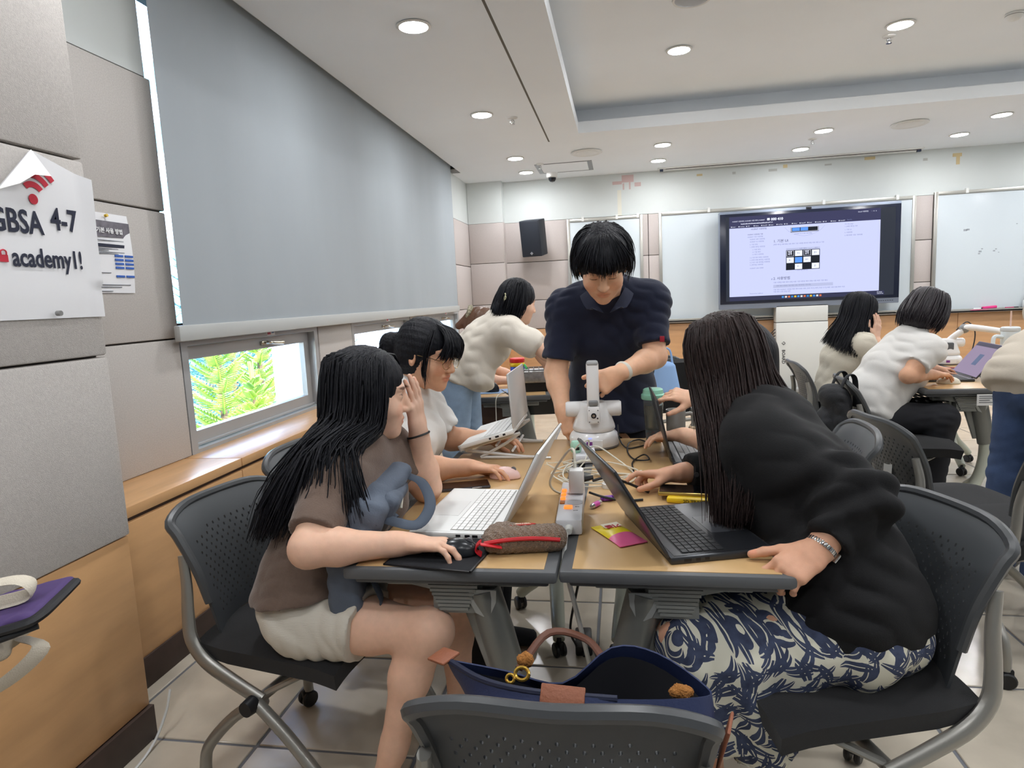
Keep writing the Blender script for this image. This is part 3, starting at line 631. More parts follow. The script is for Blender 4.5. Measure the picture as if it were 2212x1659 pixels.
def field(prims, lo, hi, h):
    n = np.maximum(2, np.ceil((hi - lo) / h).astype(int) + 1)
    ax = [(lo[i] + h * np.arange(n[i])).astype(np.float32) for i in range(3)]
    D = np.full(n, .5, np.float32)
    for p in prims:
        k = p[2]; l, u = _bb(p); m = k + 3 * h
        i0 = np.clip(np.floor((l - m - lo) / h).astype(int), 0, n); i1 = np.clip(np.ceil((u + m - lo) / h).astype(int) + 1, 0, n)
        if np.any(i1 <= i0): continue
        sl = tuple(slice(i0[i], i1[i]) for i in range(3))
        d = _dist(p, ax[0][sl[0]][:, None, None], ax[1][sl[1]][None, :, None], ax[2][sl[2]][None, None, :])
        o = D[sl]
        if p[4] < 0: d = -d; hh = np.maximum(k - np.abs(o - d), 0) / max(k, 1e-6); D[sl] = np.maximum(o, d) + hh * hh * k * .25
        else: hh = np.maximum(k - np.abs(o - d), 0) / max(k, 1e-6); D[sl] = np.minimum(o, d) - hh * hh * k * .25
    return D
def nets(D, lo, h):
    S = D < 0; n = D.shape
    c = np.zeros((n[0] - 1, n[1] - 1, n[2] - 1), np.uint8)
    offs = [(i, j, k) for i in (0, 1) for j in (0, 1) for k in (0, 1)]
    for i, j, k in offs: c += S[i:n[0] - 1 + i, j:n[1] - 1 + j, k:n[2] - 1 + k]
    A = np.argwhere((c > 0) & (c < 8))
    idx = np.full(c.shape, -1, np.int32); idx[A[:, 0], A[:, 1], A[:, 2]] = np.arange(len(A))
    val = {o: D[A[:, 0] + o[0], A[:, 1] + o[1], A[:, 2] + o[2]] for o in offs}
    acc = np.zeros((len(A), 3), np.float32); cnt = np.zeros(len(A), np.float32)
    for a in offs:
        for ax in range(3):
            if a[ax]: continue
            b = list(a); b[ax] = 1; b = tuple(b); va, vb = val[a], val[b]; m = (va < 0) != (vb < 0)
            t = np.where(m, va / np.where(m, va - vb, 1), 0)
            p = np.array(a, np.float32)[None] + t[:, None] * (np.array(b, np.float32) - np.array(a, np.float32))[None]
            acc += p * m[:, None]; cnt += m
    V = (A + acc / cnt[:, None]) * h + lo
    g = np.stack([sum(val[o] * (1 if o[i] else -1) for o in offs) for i in range(3)], 1); N = g / (np.linalg.norm(g, axis=1, keepdims=True) + 1e-9)
    F = []
    for ax in range(3):
        s0 = [slice(1, -1)] * 3; s0[ax] = slice(0, -1); s1 = list(s0); s1[ax] = slice(1, None)
        a, b = S[tuple(s0)], S[tuple(s1)]
        for flip, mask in ((0, a & ~b), (1, b & ~a)):
            E = np.argwhere(mask); 
            if not len(E): continue
            base = E + 1; base[:, ax] = E[:, ax]
            u, v = (ax + 1) % 3, (ax + 2) % 3
            q = []
            for du, dv in ((1, 1), (0, 1), (0, 0), (1, 0)):
                cc = base.copy(); cc[:, u] -= du; cc[:, v] -= dv; q.append(idx[cc[:, 0], cc[:, 1], cc[:, 2]])
            q = np.stack(q, 1); F.append(q[:, ::-1] if flip else q)
    return V, N, np.concatenate(F)
def mesh_sdf(prims, h, boxes=None, disp=None):
    """coarse mesh everywhere, fine mesh inside boxes [(lo, hi, h)], returned as one vertex/face set"""
    L = np.min([_bb(p)[0] for p in prims if p[4] > 0], 0) - 3 * h; U = np.max([_bb(p)[1] for p in prims if p[4] > 0], 0) + 3 * h
    VV = []; NN = []; FF = []; n0 = 0
    jobs = [(L, U, h, None)] + [(np.array(b[0], float), np.array(b[1], float), b[2], b) for b in (boxes or [])]
    for lo, hi, hh, b in jobs:
        if b is None: V, N, F = nets(field(prims, lo, hi, hh), lo, hh)
        else:
            m = 2.5 * hh; V, N, F = nets(field(prims, lo - m, hi + m, hh), lo - m, hh)
        C = V[F].mean(1)
        if b is None:
            keep = np.ones(len(F), bool)
            for bx in (boxes or []): keep &= ~np.all((C > np.array(bx[0]) + hh * .5) & (C < np.array(bx[1]) - hh * .5), 1)
        else: keep = np.all((C > lo - hh) & (C < hi + hh), 1)
        F = F[keep]; used = np.unique(F); mp = np.zeros(len(V), np.int32); mp[used] = np.arange(len(used))
        VV.append(V[used]); NN.append(N[used]); FF.append(mp[F] + n0); n0 += len(used)
    V, N, F = np.concatenate(VV), np.concatenate(NN), np.concatenate(FF)
    if disp is not None: V = V + N * disp(V)[:, None]
    return V, N, F
def np_mesh(name, V, F, col=None):
    me = bpy.data.meshes.new(name); nv, nf = len(V), len(F)
    me.vertices.add(nv); me.vertices.foreach_set('co', np.ascontiguousarray(V, np.float32).ravel())
    me.loops.add(nf * 4); me.loops.foreach_set('vertex_index', np.ascontiguousarray(F, np.int32).ravel())
    me.polygons.add(nf); me.polygons.foreach_set('loop_start', np.arange(0, nf * 4, 4, dtype=np.int32))
    me.polygons.foreach_set('use_smooth', np.ones(nf, bool)); me.update(calc_edges=True); me.validate()
    if col is not None:
        ca = me.color_attributes.new('Col', 'FLOAT_COLOR', 'POINT'); c4 = np.ones((nv, 4), np.float32); c4[:, :3] = col; ca.data.foreach_set('color', c4.ravel())
    return me
def spots(V, N, L):
    """vertex tint: L = [(centre, axes 3x3 columns or None, radii, colour)]"""
    c = np.ones((len(V), 3), np.float32)
    for ce, R, r, colr in L:
        p = V - A3(ce)
        if R is not None: p = p @ np.array(R, np.float32)
        k = np.sqrt(((p / A3(r)) ** 2).sum(1)); w = np.clip((1.15 - k) / .35, 0, 1)[:, None]; c = c * (1 - w) + c * A3(colr) * w
    return c
def wrinkle(amp, f=(18, 14, 9), ph=0.0, warp=.5):
    def fn(V):
        x, y, z = V[:, 0] * 2.4, V[:, 1] * 2.4, V[:, 2] * 2.4
        w = np.sin(x * 5 + ph) + np.sin(y * 6 - ph) + np.sin(z * 4 + 2 * ph)
        a = np.sin(x * f[0] + y * f[1] * .6 + z * f[2] + w * warp * 2 + ph) * .6 + np.sin(y * f[1] * 1.7 - x * f[0] * .9 + z * f[2] * 1.3 + w * warp * 3 - ph) * .4
        return amp * (np.abs(a) * 1.6 - .8) * (.6 + .4 * np.sin(w * 1.7 + ph))
    return fn
def sdf_obj(name, prims, h, m, parent, boxes=None, disp=None, tint=None):
    V, N, F = mesh_sdf(prims, h, boxes, disp)
    return obj(name, np_mesh(name, V, F, spots(V, N, tint) if tint is not None else None), m, parent)

# ---------------------------------------------------------------- people
def M3(f, u):
    f = unit(f); u = np.array(u, float); u = unit(u - f * (u @ f)); s = np.cross(f, u); return np.stack([s, f, u], 1)   # columns: person's right, forward, up
def head_prims(c, f, u, s=1.0, nose=1.0, ears=True):
    R = M3(f, u); W = lambda x, y, z: np.array(c) + R @ (np.array([x, y, z]) * s); P = []
    E = lambda x, y, z, a, b, d, k=.02, op=1: P.append(ell(W(x, y, z), (a * s, b * s, d * s), R, k * s, None, op))
    E(0, -.014, .036, .074, .092, .082); E(0, .024, -.02, .064, .066, .085, .03); E(0, .044, -.072, .046, .044, .036, .03); E(0, .070, -.098, .021, .018, .016, .022)
    E(0, -.04, -.03, .058, .06, .06, .03)
    for q in (-1, 1): E(q * .040, .056, -.032, .026, .026, .024, .03)
    E(0, .076, .024, .050, .018, .012, .018)
    for q in (-1, 1): E(q * .032, .096, .004, .018, .012, .010, .014, -1)
    for q in (-1, 1): E(q * .032, .0755, .003, .0165, .0135, .0125, .006)
    P.append(cone(W(0, .088, .010), W(0, .1075 + .006 * (nose - 1), -.030), .0085 * s, .0125 * s * nose, .012 * s))
    for q in (-1, 1): E(q * .0115, .098, -.034, .0085, .010, .0075, .006)
    E(0, .0865, -.0575, .024, .0105, .0062, .010); E(0, .0845, -.069, .021, .0105, .0075, .008); E(0, .099, -.0632, .022, .008, .0014, .004, -1)
    if ears:
        for q in (-1, 1):
            Re = R @ np.array(Euler((.15, 0, q * -.35)).to_matrix()); P.append(ell(W(q * .076, -.012, -.006), (.009 * s, .019 * s, .031 * s), Re, .008 * s))
            P.append(sub(ell(W(q * .085, -.008, -.002), (.007 * s, .010 * s, .018 * s), Re, .006 * s)))
    return P, W, R
def face_tint(W, R, s=1.0, lip=(.90, .66, .64), brow=True, eyes='open'):
    t = [(W(0, .096, -.063), R, (.026 * s, .02 * s, .0125 * s), lip)]
    for q in (-1, 1):
        if brow: t.append((W(q * .033, .088, .0265), R, (.023 * s, .02 * s, .0048 * s), (.16, .12, .11)))
        if eyes == 'open':
            t.append((W(q * .032, .090, .0030), R, (.0145 * s, .02 * s, .0050 * s), (.75, .78, .80))); t.append((W(q * .032, .092, .0035), R, (.0062 * s, .02 * s, .0056 * s), (.06, .05, .05)))
            t.append((W(q * .033, .090, .0088), R, (.0165 * s, .02 * s, .0022 * s), (.12, .1, .1)))
        else: t.append((W(q * .033, .090, -.0035), R, (.0165 * s, .02 * s, .0022 * s), (.15, .12, .12)))
        t.append((W(q * .042, .08, -.035), R, (.022 * s, .03 * s, .020 * s), (1.0, .90, .88)))
    return t
def hand_prims(w, d, n, right=True, s=1.0, curl=((20, 25, 15),) * 4, spread=6, thumb=(40, 25, 15), palm=.082, tdown=20):
    """w wrist, d along the hand, n out of its back; returns prims and the nail spots"""
    d = unit(d); n = unit(np.array(n) - d * (np.array(n) @ d)); t = np.cross(n, d) if right else np.cross(d, n)   # t: towards the thumb
    w = np.array(w, float); P = []; nails = []; L = (.070, .078, .072, .056); off = (.027, .009, -.0095, -.027); rad = (.0088, .009, .0085, .0074); bl = (.0, .004, .0, -.008)
    P.append(econe(w - d * .012 * s, w + d * .028 * s, t, (.0265 * s, .019 * s), (.032 * s, .0185 * s), .015 * s))
    P.append(econe(w + d * .02 * s, w + d * (palm - .008) * s, t, (.033 * s, .0165 * s), (.038 * s, .0125 * s), .014 * s))
    for i in range(4):
        a0 = math.radians(spread * (1.5 - i)); d0 = unit(d * math.cos(a0) + t * math.sin(a0))
        b = w + d * (palm + bl[i]) * s + t * off[i] * s + n * .002 * s
        P.append(cone(w + d * .03 * s + t * off[i] * .7 * s, b, .009 * s, .0105 * s, .010 * s))
        ang = 0; p = b; r0 = rad[i]
        for j, f in enumerate((.45, .31, .24)):
            ang += math.radians(curl[i][j]); dd = d0 * math.cos(ang) - n * math.sin(ang); q = p + dd * L[i] * f * s * 1.0
            r1 = rad[i] * (.93, .86, .74)[j]; P.append(cone(p, q, r0 * s, r1 * s, .004 * s)); p, r0 = q, r1
        nn = n * math.cos(ang) + d0 * math.sin(ang); nails.append((p + nn * r0 * s - dd * .003 * s, np.stack([np.cross(dd, nn), dd, nn], 1), (.0055 * s, .008 * s, .004 * s), (1.08, .88, .86)))
    a, fx, fy = [math.radians(v) for v in thumb]; td = math.radians(tdown)
    b = w + d * .020 * s + t * .020 * s - n * .006 * s; d1 = unit((d * math.cos(a) + t * math.sin(a)) * math.cos(td) - n * math.sin(td))
    p = b + d1 * .042 * s; P.append(cone(b, p, .0165 * s, .0125 * s, .014 * s)); back = unit(d - d1 * (d @ d1)) if abs(d @ d1) < .99 else -t
    ang = 0; r0 = .0112
    for j, (l, f) in enumerate(((.034, fx), (.027, fy))):
        ang += f; dd = unit(d1 * math.cos(ang) + back * math.sin(ang)); q = p + dd * l * s; r1 = (.0103, .0086)[j]; P.append(cone(p, q, r0 * s, r1 * s, .005 * s)); p, r0 = q, r1
    nn = unit(n - dd * (n @ dd)); nails.append((p + nn * r0 * s - dd * .003 * s, np.stack([np.cross(dd, nn), dd, nn], 1), (.007 * s, .009 * s, .004 * s), (1.08, .88, .86)))
    return P, nails
def lerp(a, b, t): return np.array(a) * (1 - t) + np.array(b) * t
def limb_arm(sh, el, wr, g=1.0):
    m = lerp(el, wr, .3)
    return [cone(sh, lerp(sh, el, .55), .056 * g, .050 * g, .03), cone(lerp(sh, el, .5), el, .049 * g, .041 * g, .025), ell(el, (.041 * g,) * 3, None, .02),
            cone(el, m, .041 * g, .043 * g, .02), cone(m, lerp(wr, el, .12), .042 * g, .0285 * g, .02), cone(lerp(wr, el, .15), wr, .0275 * g, .0255 * g, .015)]
def limb_leg(hip, kn, an, g=1.0, fwd=(0, 0, 0)):
    back = -np.array(fwd) * .018 * g; m = lerp(kn, an, .28) + back
    return [cone(hip, lerp(hip, kn, .5), .092 * g, .076 * g, .04), cone(lerp(hip, kn, .5), kn, .076 * g, .056 * g, .03), ell(kn, (.057 * g,) * 3, None, .03),
            cone(kn, m, .053 * g, .056 * g, .03), cone(m, lerp(kn, an, .75), .055 * g, .037 * g, .03), cone(lerp(kn, an, .7), an, .038 * g, .034 * g, .02)]
def torso_prims(J, side, g=1.0, infl=0.0, bust=0.0, fwd=None, kk=.04):
    i = infl; hm = J['pel']; wa = lerp(J['pel'], J['chest'], .45); ch = J['chest']; nk = J['neck']
    P = [econe(hm, wa, side, (.165 * g + i, .115 * g + i), (.130 * g + i, .098 * g + i), kk), econe(wa, ch, side, (.130 * g + i, .098 * g + i), (.150 * g + i, .112 * g + i), kk),
         econe(ch, lerp(ch, nk, .7), side, (.150 * g + i, .108 * g + i), (.11 * g + i, .075 * g + i), kk)]
    for s in ('shL', 'shR'): P.append(cone(lerp(nk, J[s], .05), J[s], .052 * g + i * .7, .054 * g + i * .4, .05)); P.append(cone(lerp(ch, J[s], .3), lerp(ch, J[s], .95), .080 * g + i, .058 * g + i * .5, .06))
    if bust and fwd is not None:
        for q in (-1, 1): P.append(ell(np.array(ch) + unit(fwd) * .085 * g + unit(side) * q * .065 * g - (np.array(nk) - np.array(ch)) * .05, (.062 * g + i, .055 * g * bust + i, .062 * g + i), None, .05))
    return P
SKIN = {}
def skin(name, c): return mat('skin_' + name, c, .48, var=.05, scale=60, bump=.04, bscale=500, sss=.12, spec=.35, vcol='Col')
def M_hair(name, c): 
    m = mat('hair_' + name, c, .52, var=.4, scale=90, stretch=(1, 1, .04), bump=.4, bscale=160, spec=.28); return m
def hair_sheet(guides, n, w=.004, jit=.006, seed=0, thick=.010, sides=3, taper=.15, pts=12):
    """many tapered locks laid between neighbouring guide curves; guides = list of polylines (equal length)"""
    rnd = np.random.RandomState(seed); G = [np.array([list(p) for p in smooth_path([Vector(q) for q in g], 5)]) for g in guides]; G = np.array(G)
    ng, k = G.shape[0], G.shape[1]; V = []; F = []; t = np.linspace(0, 1, pts); vb = 0
    for s in range(n):
        u = rnd.rand() * (ng - 1); i = min(int(u), ng - 2); f = u - i; P = G[i] * (1 - f) + G[i + 1] * f
        e = 1 - .12 * rnd.rand() ** 2 if rnd.rand() < .8 else rnd.uniform(.7, 1)
        idx = t * (k - 1) * e; i0 = np.clip(idx.astype(int), 0, k - 2); fr = (idx - i0)[:, None]; Q = P[i0] * (1 - fr) + P[i0 + 1] * fr
        o = rnd.normal(size=3) * jit; o2 = rnd.normal(size=3) * jit * 1.6; ph = rnd.rand() * 6.28; fq = rnd.uniform(1, 2.2)
        Q = Q + np.outer(np.minimum(1, t * 4), o) * .6 + np.outer(t ** 1.5, o2) + np.outer(np.sin(t * fq * 6.28 + ph) * t * jit * .5, rnd.normal(size=3))
        d = np.gradient(Q, axis=0); d /= np.linalg.norm(d, axis=1, keepdims=True) + 1e-9; a = np.cross(d, rnd.normal(size=3)); a /= np.linalg.norm(a, axis=1, keepdims=True) + 1e-9; b = np.cross(d, a)
        r = w * rnd.uniform(.6, 1.3) * np.interp(t, [0, .08, .75, 1], [.7, 1, .85, taper]); 
        for q in range(sides):
            an = 6.2832 * q / sides; V.append(Q + (a * math.cos(an) + b * math.sin(an)) * r[:, None])
        for j in range(pts - 1):
            for q in range(sides): q2 = (q + 1) % sides; F.append((vb + q * pts + j, vb + q2 * pts + j, vb + q2 * pts + j + 1, vb + q * pts + j + 1))
        vb += sides * pts
    return np.concatenate(V), np.array(F)
def hair_obj(parent, m, sheets, prims=None, h=.005, name='hair', disp=None):
    VV = []; FF = []; n = 0
    if prims:
        V, N, F = mesh_sdf(prims, h, None, disp); VV.append(V); FF.append(F); n += len(V)
    for V, F in sheets: VV.append(V); FF.append(F + n); n += len(V)
    return obj(name, np_mesh(name, np.concatenate(VV), np.concatenate(FF)), m, parent)
def strand_disp(c, u, amp=.0025, f=46):
    """fine vertical grooves around an axis through c"""
    c = A3(c); u = unit(u); a = unit(np.cross(u, [.3, .9, .2])); b = np.cross(u, a)
    def fn(V):
        p = V - c; th = np.arctan2(p @ b, p @ a); z = p @ u
        return amp * (np.sin(th * f + np.sin(z * 40) * .6) * .5 + np.sin(th * f * 2.3 + z * 20) * .3 + np.sin(th * f * .37 + z * 11) * .5)
    return fn
# ---------------------------------------------------------------- training chairs
M_silver = mat('silver_paint', '94928C', .33, .55); M_shell = mat('chair_shell_grey', '45484B', .42, spec=.4); M_seat = mat('seat_fabric', '141416', .95, bump=.3, bscale=900, sheen=.1)
M_caster = mat('caster_black', '17171A', .4); M_label = mat('paper_label', 'E4E6E6', .6); M_lblink = mat('label_ink', '6A6E76', .6)
def shell_pt(u, v, t):
    """backrest surface, u -1..1, v 0..1, t = offset to the rear"""
    w = .170 + .028 * v ** .8
    z = .470 + .322 * v - .035 * abs(u) ** 5 * v - .01 * (1 - v) * abs(u) ** 3
    y = -.205 - .035 * v - .055 * v ** 4 + .055 * abs(u) ** 2.2 * (1 - .35 * v) - t
    return Vector((w * u, y, z))
def shell_mesh():
    NU, NV = 33, 21; V = []; F = []; idx = {}
    def vid(u, v, t):
        k = (round(u, 4), round(v, 4), t)
        if k not in idx: idx[k] = len(V); V.append(shell_pt(u, v, t))
        return idx[k]
    us = [-1 + 2 * i / NU for i in range(NU + 1)]; vs = [j / NV for j in range(NV + 1)]; th = .009
    for i in range(NU):
        for j in range(NV):
            u0, u1, v0, v1 = us[i], us[i + 1], vs[j], vs[j + 1]; um, vm = (u0 + u1) / 2, (v0 + v1) / 2
            hole = (i + j) % 2 == 0 and abs(um) < .80 - .25 * max(0, .35 - vm) and .10 < vm < .83 and not (abs(um) > .6 and vm > .76)
            cs = [(u0, v0), (u1, v0), (u1, v1), (u0, v1)]
            for t in (0, th):
                C = [vid(*c, t) for c in cs]
                if not hole: F.append(C if t == 0 else C[::-1]); continue
                H = []
                for q in range(8):
                    a = math.radians(-112.5 - 22.5 + 45 * q + 22.5); H.append(vid(um + (u1 - u0) * .26 * math.cos(a), vm + (v1 - v0) * .30 * math.sin(a), t))
                f = []
                for q in range(4):
                    f.append([C[q], C[(q + 1) % 4], H[(2 * q + 1) % 8], H[2 * q]]); f.append([C[(q + 1) % 4], H[(2 * q + 2) % 8], H[(2 * q + 1) % 8]])
                F += f if t == 0 else [x[::-1] for x in f]
                if t == 0: H0 = H
                else:
                    for q in range(8): F.append([H0[q], H0[(q + 1) % 8], H[(q + 1) % 8], H[q]])
    rim = [(us[i], 0.) for i in range(NU + 1)] + [(1., vs[j]) for j in range(1, NV + 1)] + [(us[i], 1.) for i in range(NU - 1, -1, -1)] + [(-1., vs[j]) for j in range(NV - 1, 0, -1)]
    for a, b in zip(rim, rim[1:] + rim[:1]): F.append([vid(*b, 0), vid(*a, 0), vid(*a, th), vid(*b, th)])
    mb = MB(); mb.add(V, F); return mb.mesh('shell', 50)
CH = {}
def chair_meshes():
    CH['shell'] = shell_mesh()
    edge = [shell_pt(-1, .30, .0045), shell_pt(-1, .6, .0045), shell_pt(-1, .9, .0045), shell_pt(-.97, 1, .0045), shell_pt(-.6, 1, .0045), shell_pt(0, 1, .0045), shell_pt(.6, 1, .0045), shell_pt(.97, 1, .0045), shell_pt(1, .9, .0045), shell_pt(1, .6, .0045), shell_pt(1, .30, .0045)]
    CH['rim'] = MB().tube(edge, [.011, .012, .013, .013, .012, .012, .012, .013, .013, .012, .011], 8, 4).mesh('rim')
    def seatf(u, v):
        x = (u - .5) * .44; y = -.2 + .44 * v; r = (abs(u - .5) * 2) ** 4; return x * (1 - .06 * (v < .2) * (.2 - v) / .2), y, .458 + .012 * (1 - r) - .02 * max(0, v - .8) ** 1.5 * 10 * .6 - .008 * r
    CH['seat'] = MB().grid(seatf, 14, 14, .05).mesh('seat', 70)
    CH['pan'] = MB().bb(-.19, .19, -.17, .19, .402, .416, .006).mesh('pan')
    def side(s):
        x = .200 * s; a = [(x * .955, -.235, .675), (x, -.222, .60), (x * 1.03, -.222, .52), (x * 1.06, -.212, .455), (x * 1.08, -.165, .405), (x * 1.08, -.08, .365), (x * 1.08, .012, .330)]
        return MB().tube(a, [.014, .016, .018, .020, .020, .019, .018], 10, 5, flat=.75, up=(s, 0, 0)).mesh('side_frame')
    CH['sideL'], CH['sideR'] = side(-1), side(1)
    def legf(s): x = .232 * s; return MB().tube([(x, .005, .335), (x, .10, .255), (x, .20, .150), (x, .235, .095), (x, .24, .055)], .0155, 10, 5).mesh('front_leg')
    def legr(s): x = .210 * s; return MB().tube([(x, .01, .325), (x, -.09, .265), (x, -.19, .165), (x, -.215, .105), (x, -.217, .055)], .0155, 10, 5).mesh('rear_leg')
    CH['legs'] = [legf(-1), legf(1), legr(-1), legr(1)]
    CH['axle'] = MB().tube([(-.235, 0, .332), (.235, 0, .332)], .014, 10).mesh('axle')
    CH['arm'] = [MB().tube([(.20 * q, .0, .335), (.17 * q, .14, .41)], .013, 8, flat=.6).mesh('seat_bracket') for q in (-1, 1)]
    CH['knob'] = MB().tube([(0, 0, 0), (.03, 0, 0)], [.022, .019], 14).mesh('knob')
    mb = MB()
    for s in (-1, 1): mb.add(*(lambda q: (q.V, q.F))(MB().cyl((0, 0, 0), .027, .016, 18, T(s * .013, 0, .027) @ RY(90), .004)))
    mb.box((0, .0, .045), (.014, .04, .03), .004).tube([(0, 0, .04), (0, 0, .075)], .009, 8); CH['caster'] = mb.mesh('caster')
    CH['sticker'] = MB().bb(-.026, .026, -.0006, .0006, -.034, .034).mesh('label_sticker')
chair_meshes()
def chair(x, y, rz, label, tilt=False, stick=False, low=False, z=0):
    t = thing('training_chair', label, 'chair', (x, y, z), rz, 'training chairs')
    obj('backrest', CH['shell'], M_shell, t); obj('back_rim', CH['rim'], mat('chair_rim', '46484A', .35), t)
    if not tilt: obj('seat', CH['seat'], M_seat, t); obj('seat_pan', CH['pan'], M_shell, t); [obj('seat_bracket', q, M_silver, t) for q in CH['arm']]
    else:
        o = obj('seat', CH['seat'], M_seat, t); o.matrix_local = T(0, -.10, .45) @ RX(70) @ T(0, .12, -.43)
    obj('side_frame', CH['sideL'], M_silver, t); obj('side_frame', CH['sideR'], M_silver, t); obj('axle', CH['axle'], M_silver, t)
    for m in CH['legs']: obj('leg', m, M_silver, t)
    for s in (-1, 1): o = obj('knob', CH['knob'], M_black, t); o.location = (.235 * s, 0, .332); o.rotation_euler = (0, 0, 0 if s > 0 else math.pi)
    for px, py, a in ((-.232, .245, 30), (.232, .245, -20), (-.21, -.222, 70), (.21, -.222, 40)): o = obj('caster', CH['caster'], M_caster, t); o.location = (px, py, 0); o.rotation_euler = (0, 0, math.radians(a))
    if stick:
        p = shell_pt(.10, .40, .0105); o = obj('label_sticker', CH['sticker'], M_label, t); o.location = p; o.rotation_euler = (math.radians(-3), 0, 0)
    return t
chair(-.875, 1.60, -102, 'black training chair under the woman in brown knit')
chair(.45, 1.49, 107, 'black training chair under the woman in black shirt')
chair(-.095, 1.035, 0, 'empty chair holding the navy tote, seen from behind')
chair(-.95, 2.20, -92, 'training chair under woman in white tee with ponytail')

# ---------------------------------------------------------------- folding tables
M_top = mat('table_laminate', 'C5A272', .34, var=.07, scale=6, stretch=(2.2, .4, 1), coat=.1); M_edge = mat('table_edge_grey', '5B5D5F', .5); M_leg = mat('table_leg_grey', '8F918D', .4, .2); M_foot = mat('table_foot_pale', 'B9BDAF', .42)
def table(x, y, rz, W, L, label, mirror=1, z=.72, basket=False, ends=(-1, 1)):
    t = thing('folding_table', label, 'table', (x, y, 0), rz, 'folding training tables'); w, l = W / 2, L / 2
    MB().bb(-w + .028, w - .028, -l + .014, l - .014, z - .012, z, .001).build('tabletop', M_top, t)
    mb = MB(); prof = [(-w + .006, -l + .006), (w - .006, -l + .006), (w - .006, l - .006), (-w + .006, l - .006)]
    mb.bb(-w, w, -l, l, z - .030, z - .0015, .008); mb.bb(-w + .02, w - .02, -l + .02, l - .02, z - .045, z - .028, .006); mb.build('edge_band', M_edge, t)
    for e in ends:
        Y = e * (l - .10)
        a = MB(); a.bb(-.17, .17, Y - .02, Y + .02, z - .075, z - .042, .004); a.add([(-.17, Y - .02, z - .045), (.06, Y - .02, z - .045), (.06, Y - .02, z - .11), (-.17, Y - .02, z - .06), (-.17, Y + .02, z - .045), (.06, Y + .02, z - .045), (.06, Y + .02, z - .11), (-.17, Y + .02, z - .06)], [[0, 3, 2, 1], [4, 5, 6, 7], [0, 1, 5, 4], [1, 2, 6, 5], [2, 3, 7, 6], [3, 0, 4, 7]], RZ(0) if mirror > 0 else Matrix.Diagonal((-1, 1, 1, 1)))
        a.build('cross_beam', M_leg, t)
        mx = mirror
        b = MB()
        for k in range(8): b.bb(-.005 * mx - .062 + .004 * k * 1, -.005 * mx + .062 - .004 * k, Y + e * .005 - .035, Y + e * .005 + .035, z - .062 - .009 * k, z - .055 - .009 * k)
        b.bb(-.005 * mx - .05, -.005 * mx + .05, Y - .03, Y + .03, z - .135, z - .05); b.build('ribbed_bracket', M_leg, t, 0)
        top = (.060 * mx, Y + e * .012, z - .080); bot = (.112 * mx, Y - e * .01, .405)
        MB().tube([top, ((top[0] + bot[0]) / 2, (top[1] + bot[1]) / 2, .53), bot], [.040, .041, .040], 18, 2, flat=.8, up=(0, 1, 0)).build('column', mat('column_grey', '7C7D79', .38, .35), t)
        MB().tube([(top[0] - .035 * mx, Y - e * .02, z - .09), (bot[0] - .04 * mx, Y - e * .02, .43)], [.038, .022], 10, 1, flat=.5, up=(0, 1, 0)).build('brace', M_leg, t, 30)
        MB().prism([(-.032, 0), (.032, 0), (.030, -.03), (.018, -.055), (0, -.064), (-.018, -.055), (-.030, -.03)], .004, T(top[0] + .004 * mx, Y + (-.034 if e < 0 else .040), z - .075) @ RX(90)).build('end_cap', mat('cap_silver', 'A9ABA8', .35, .3), t, 20)
        for fx, fy, q in ((-.16, e * .06, 0), (.035, -e * .30, 1)):
            MB().tube([(bot[0], bot[1], .43), (bot[0] + fx * .03 * mx, bot[1] + fy * .05, .30), (bot[0] + fx * .35 * mx, bot[1] + fy * .35, .175), (bot[0] + fx * .8 * mx, bot[1] + fy * .8, .10), (bot[0] + fx * mx, bot[1] + fy, .066)], [.030, .030, .028, .025, .022], 12, 5).build('foot', M_foot, t)
            o = obj('caster', CH['caster'], M_caster, t); o.location = (bot[0] + fx * mx, bot[1] + fy, 0); o.rotation_euler = (0, 0, .5)
    MB().bb(-.03, .03, -l + .12, l - .12, z - .08, z - .05, .006).build('stretcher', M_leg, t)
    if basket:
        mb = MB()
        for k in range(5): mb.tube([(-w + .05 + .05 * k, -l + .2, z - .10 - .01 * (k == 2)), (-w + .05 + .05 * k, l - .2, z - .10)], .006, 6)
        for k in range(4): mb.tube([(-w + .03, -l + .3 + k * (L - .6) / 3, z - .05), (-w + .04, -l + .3 + k * (L - .6) / 3, z - .11), (-w + .26, -l + .3 + k * (L - .6) / 3, z - .11), (-w + .28, -l + .3 + k * (L - .6) / 3, z - .05)], .006, 6, 3)
        mb.build('book_basket', M_black, t)
    return t
table(-.394, 1.966, 0.4, .484, 1.31, 'folding table with the white laptops', 1)
table(.105, 1.972, -0.6, .484, 1.31, 'folding table with the dark laptops', -1)
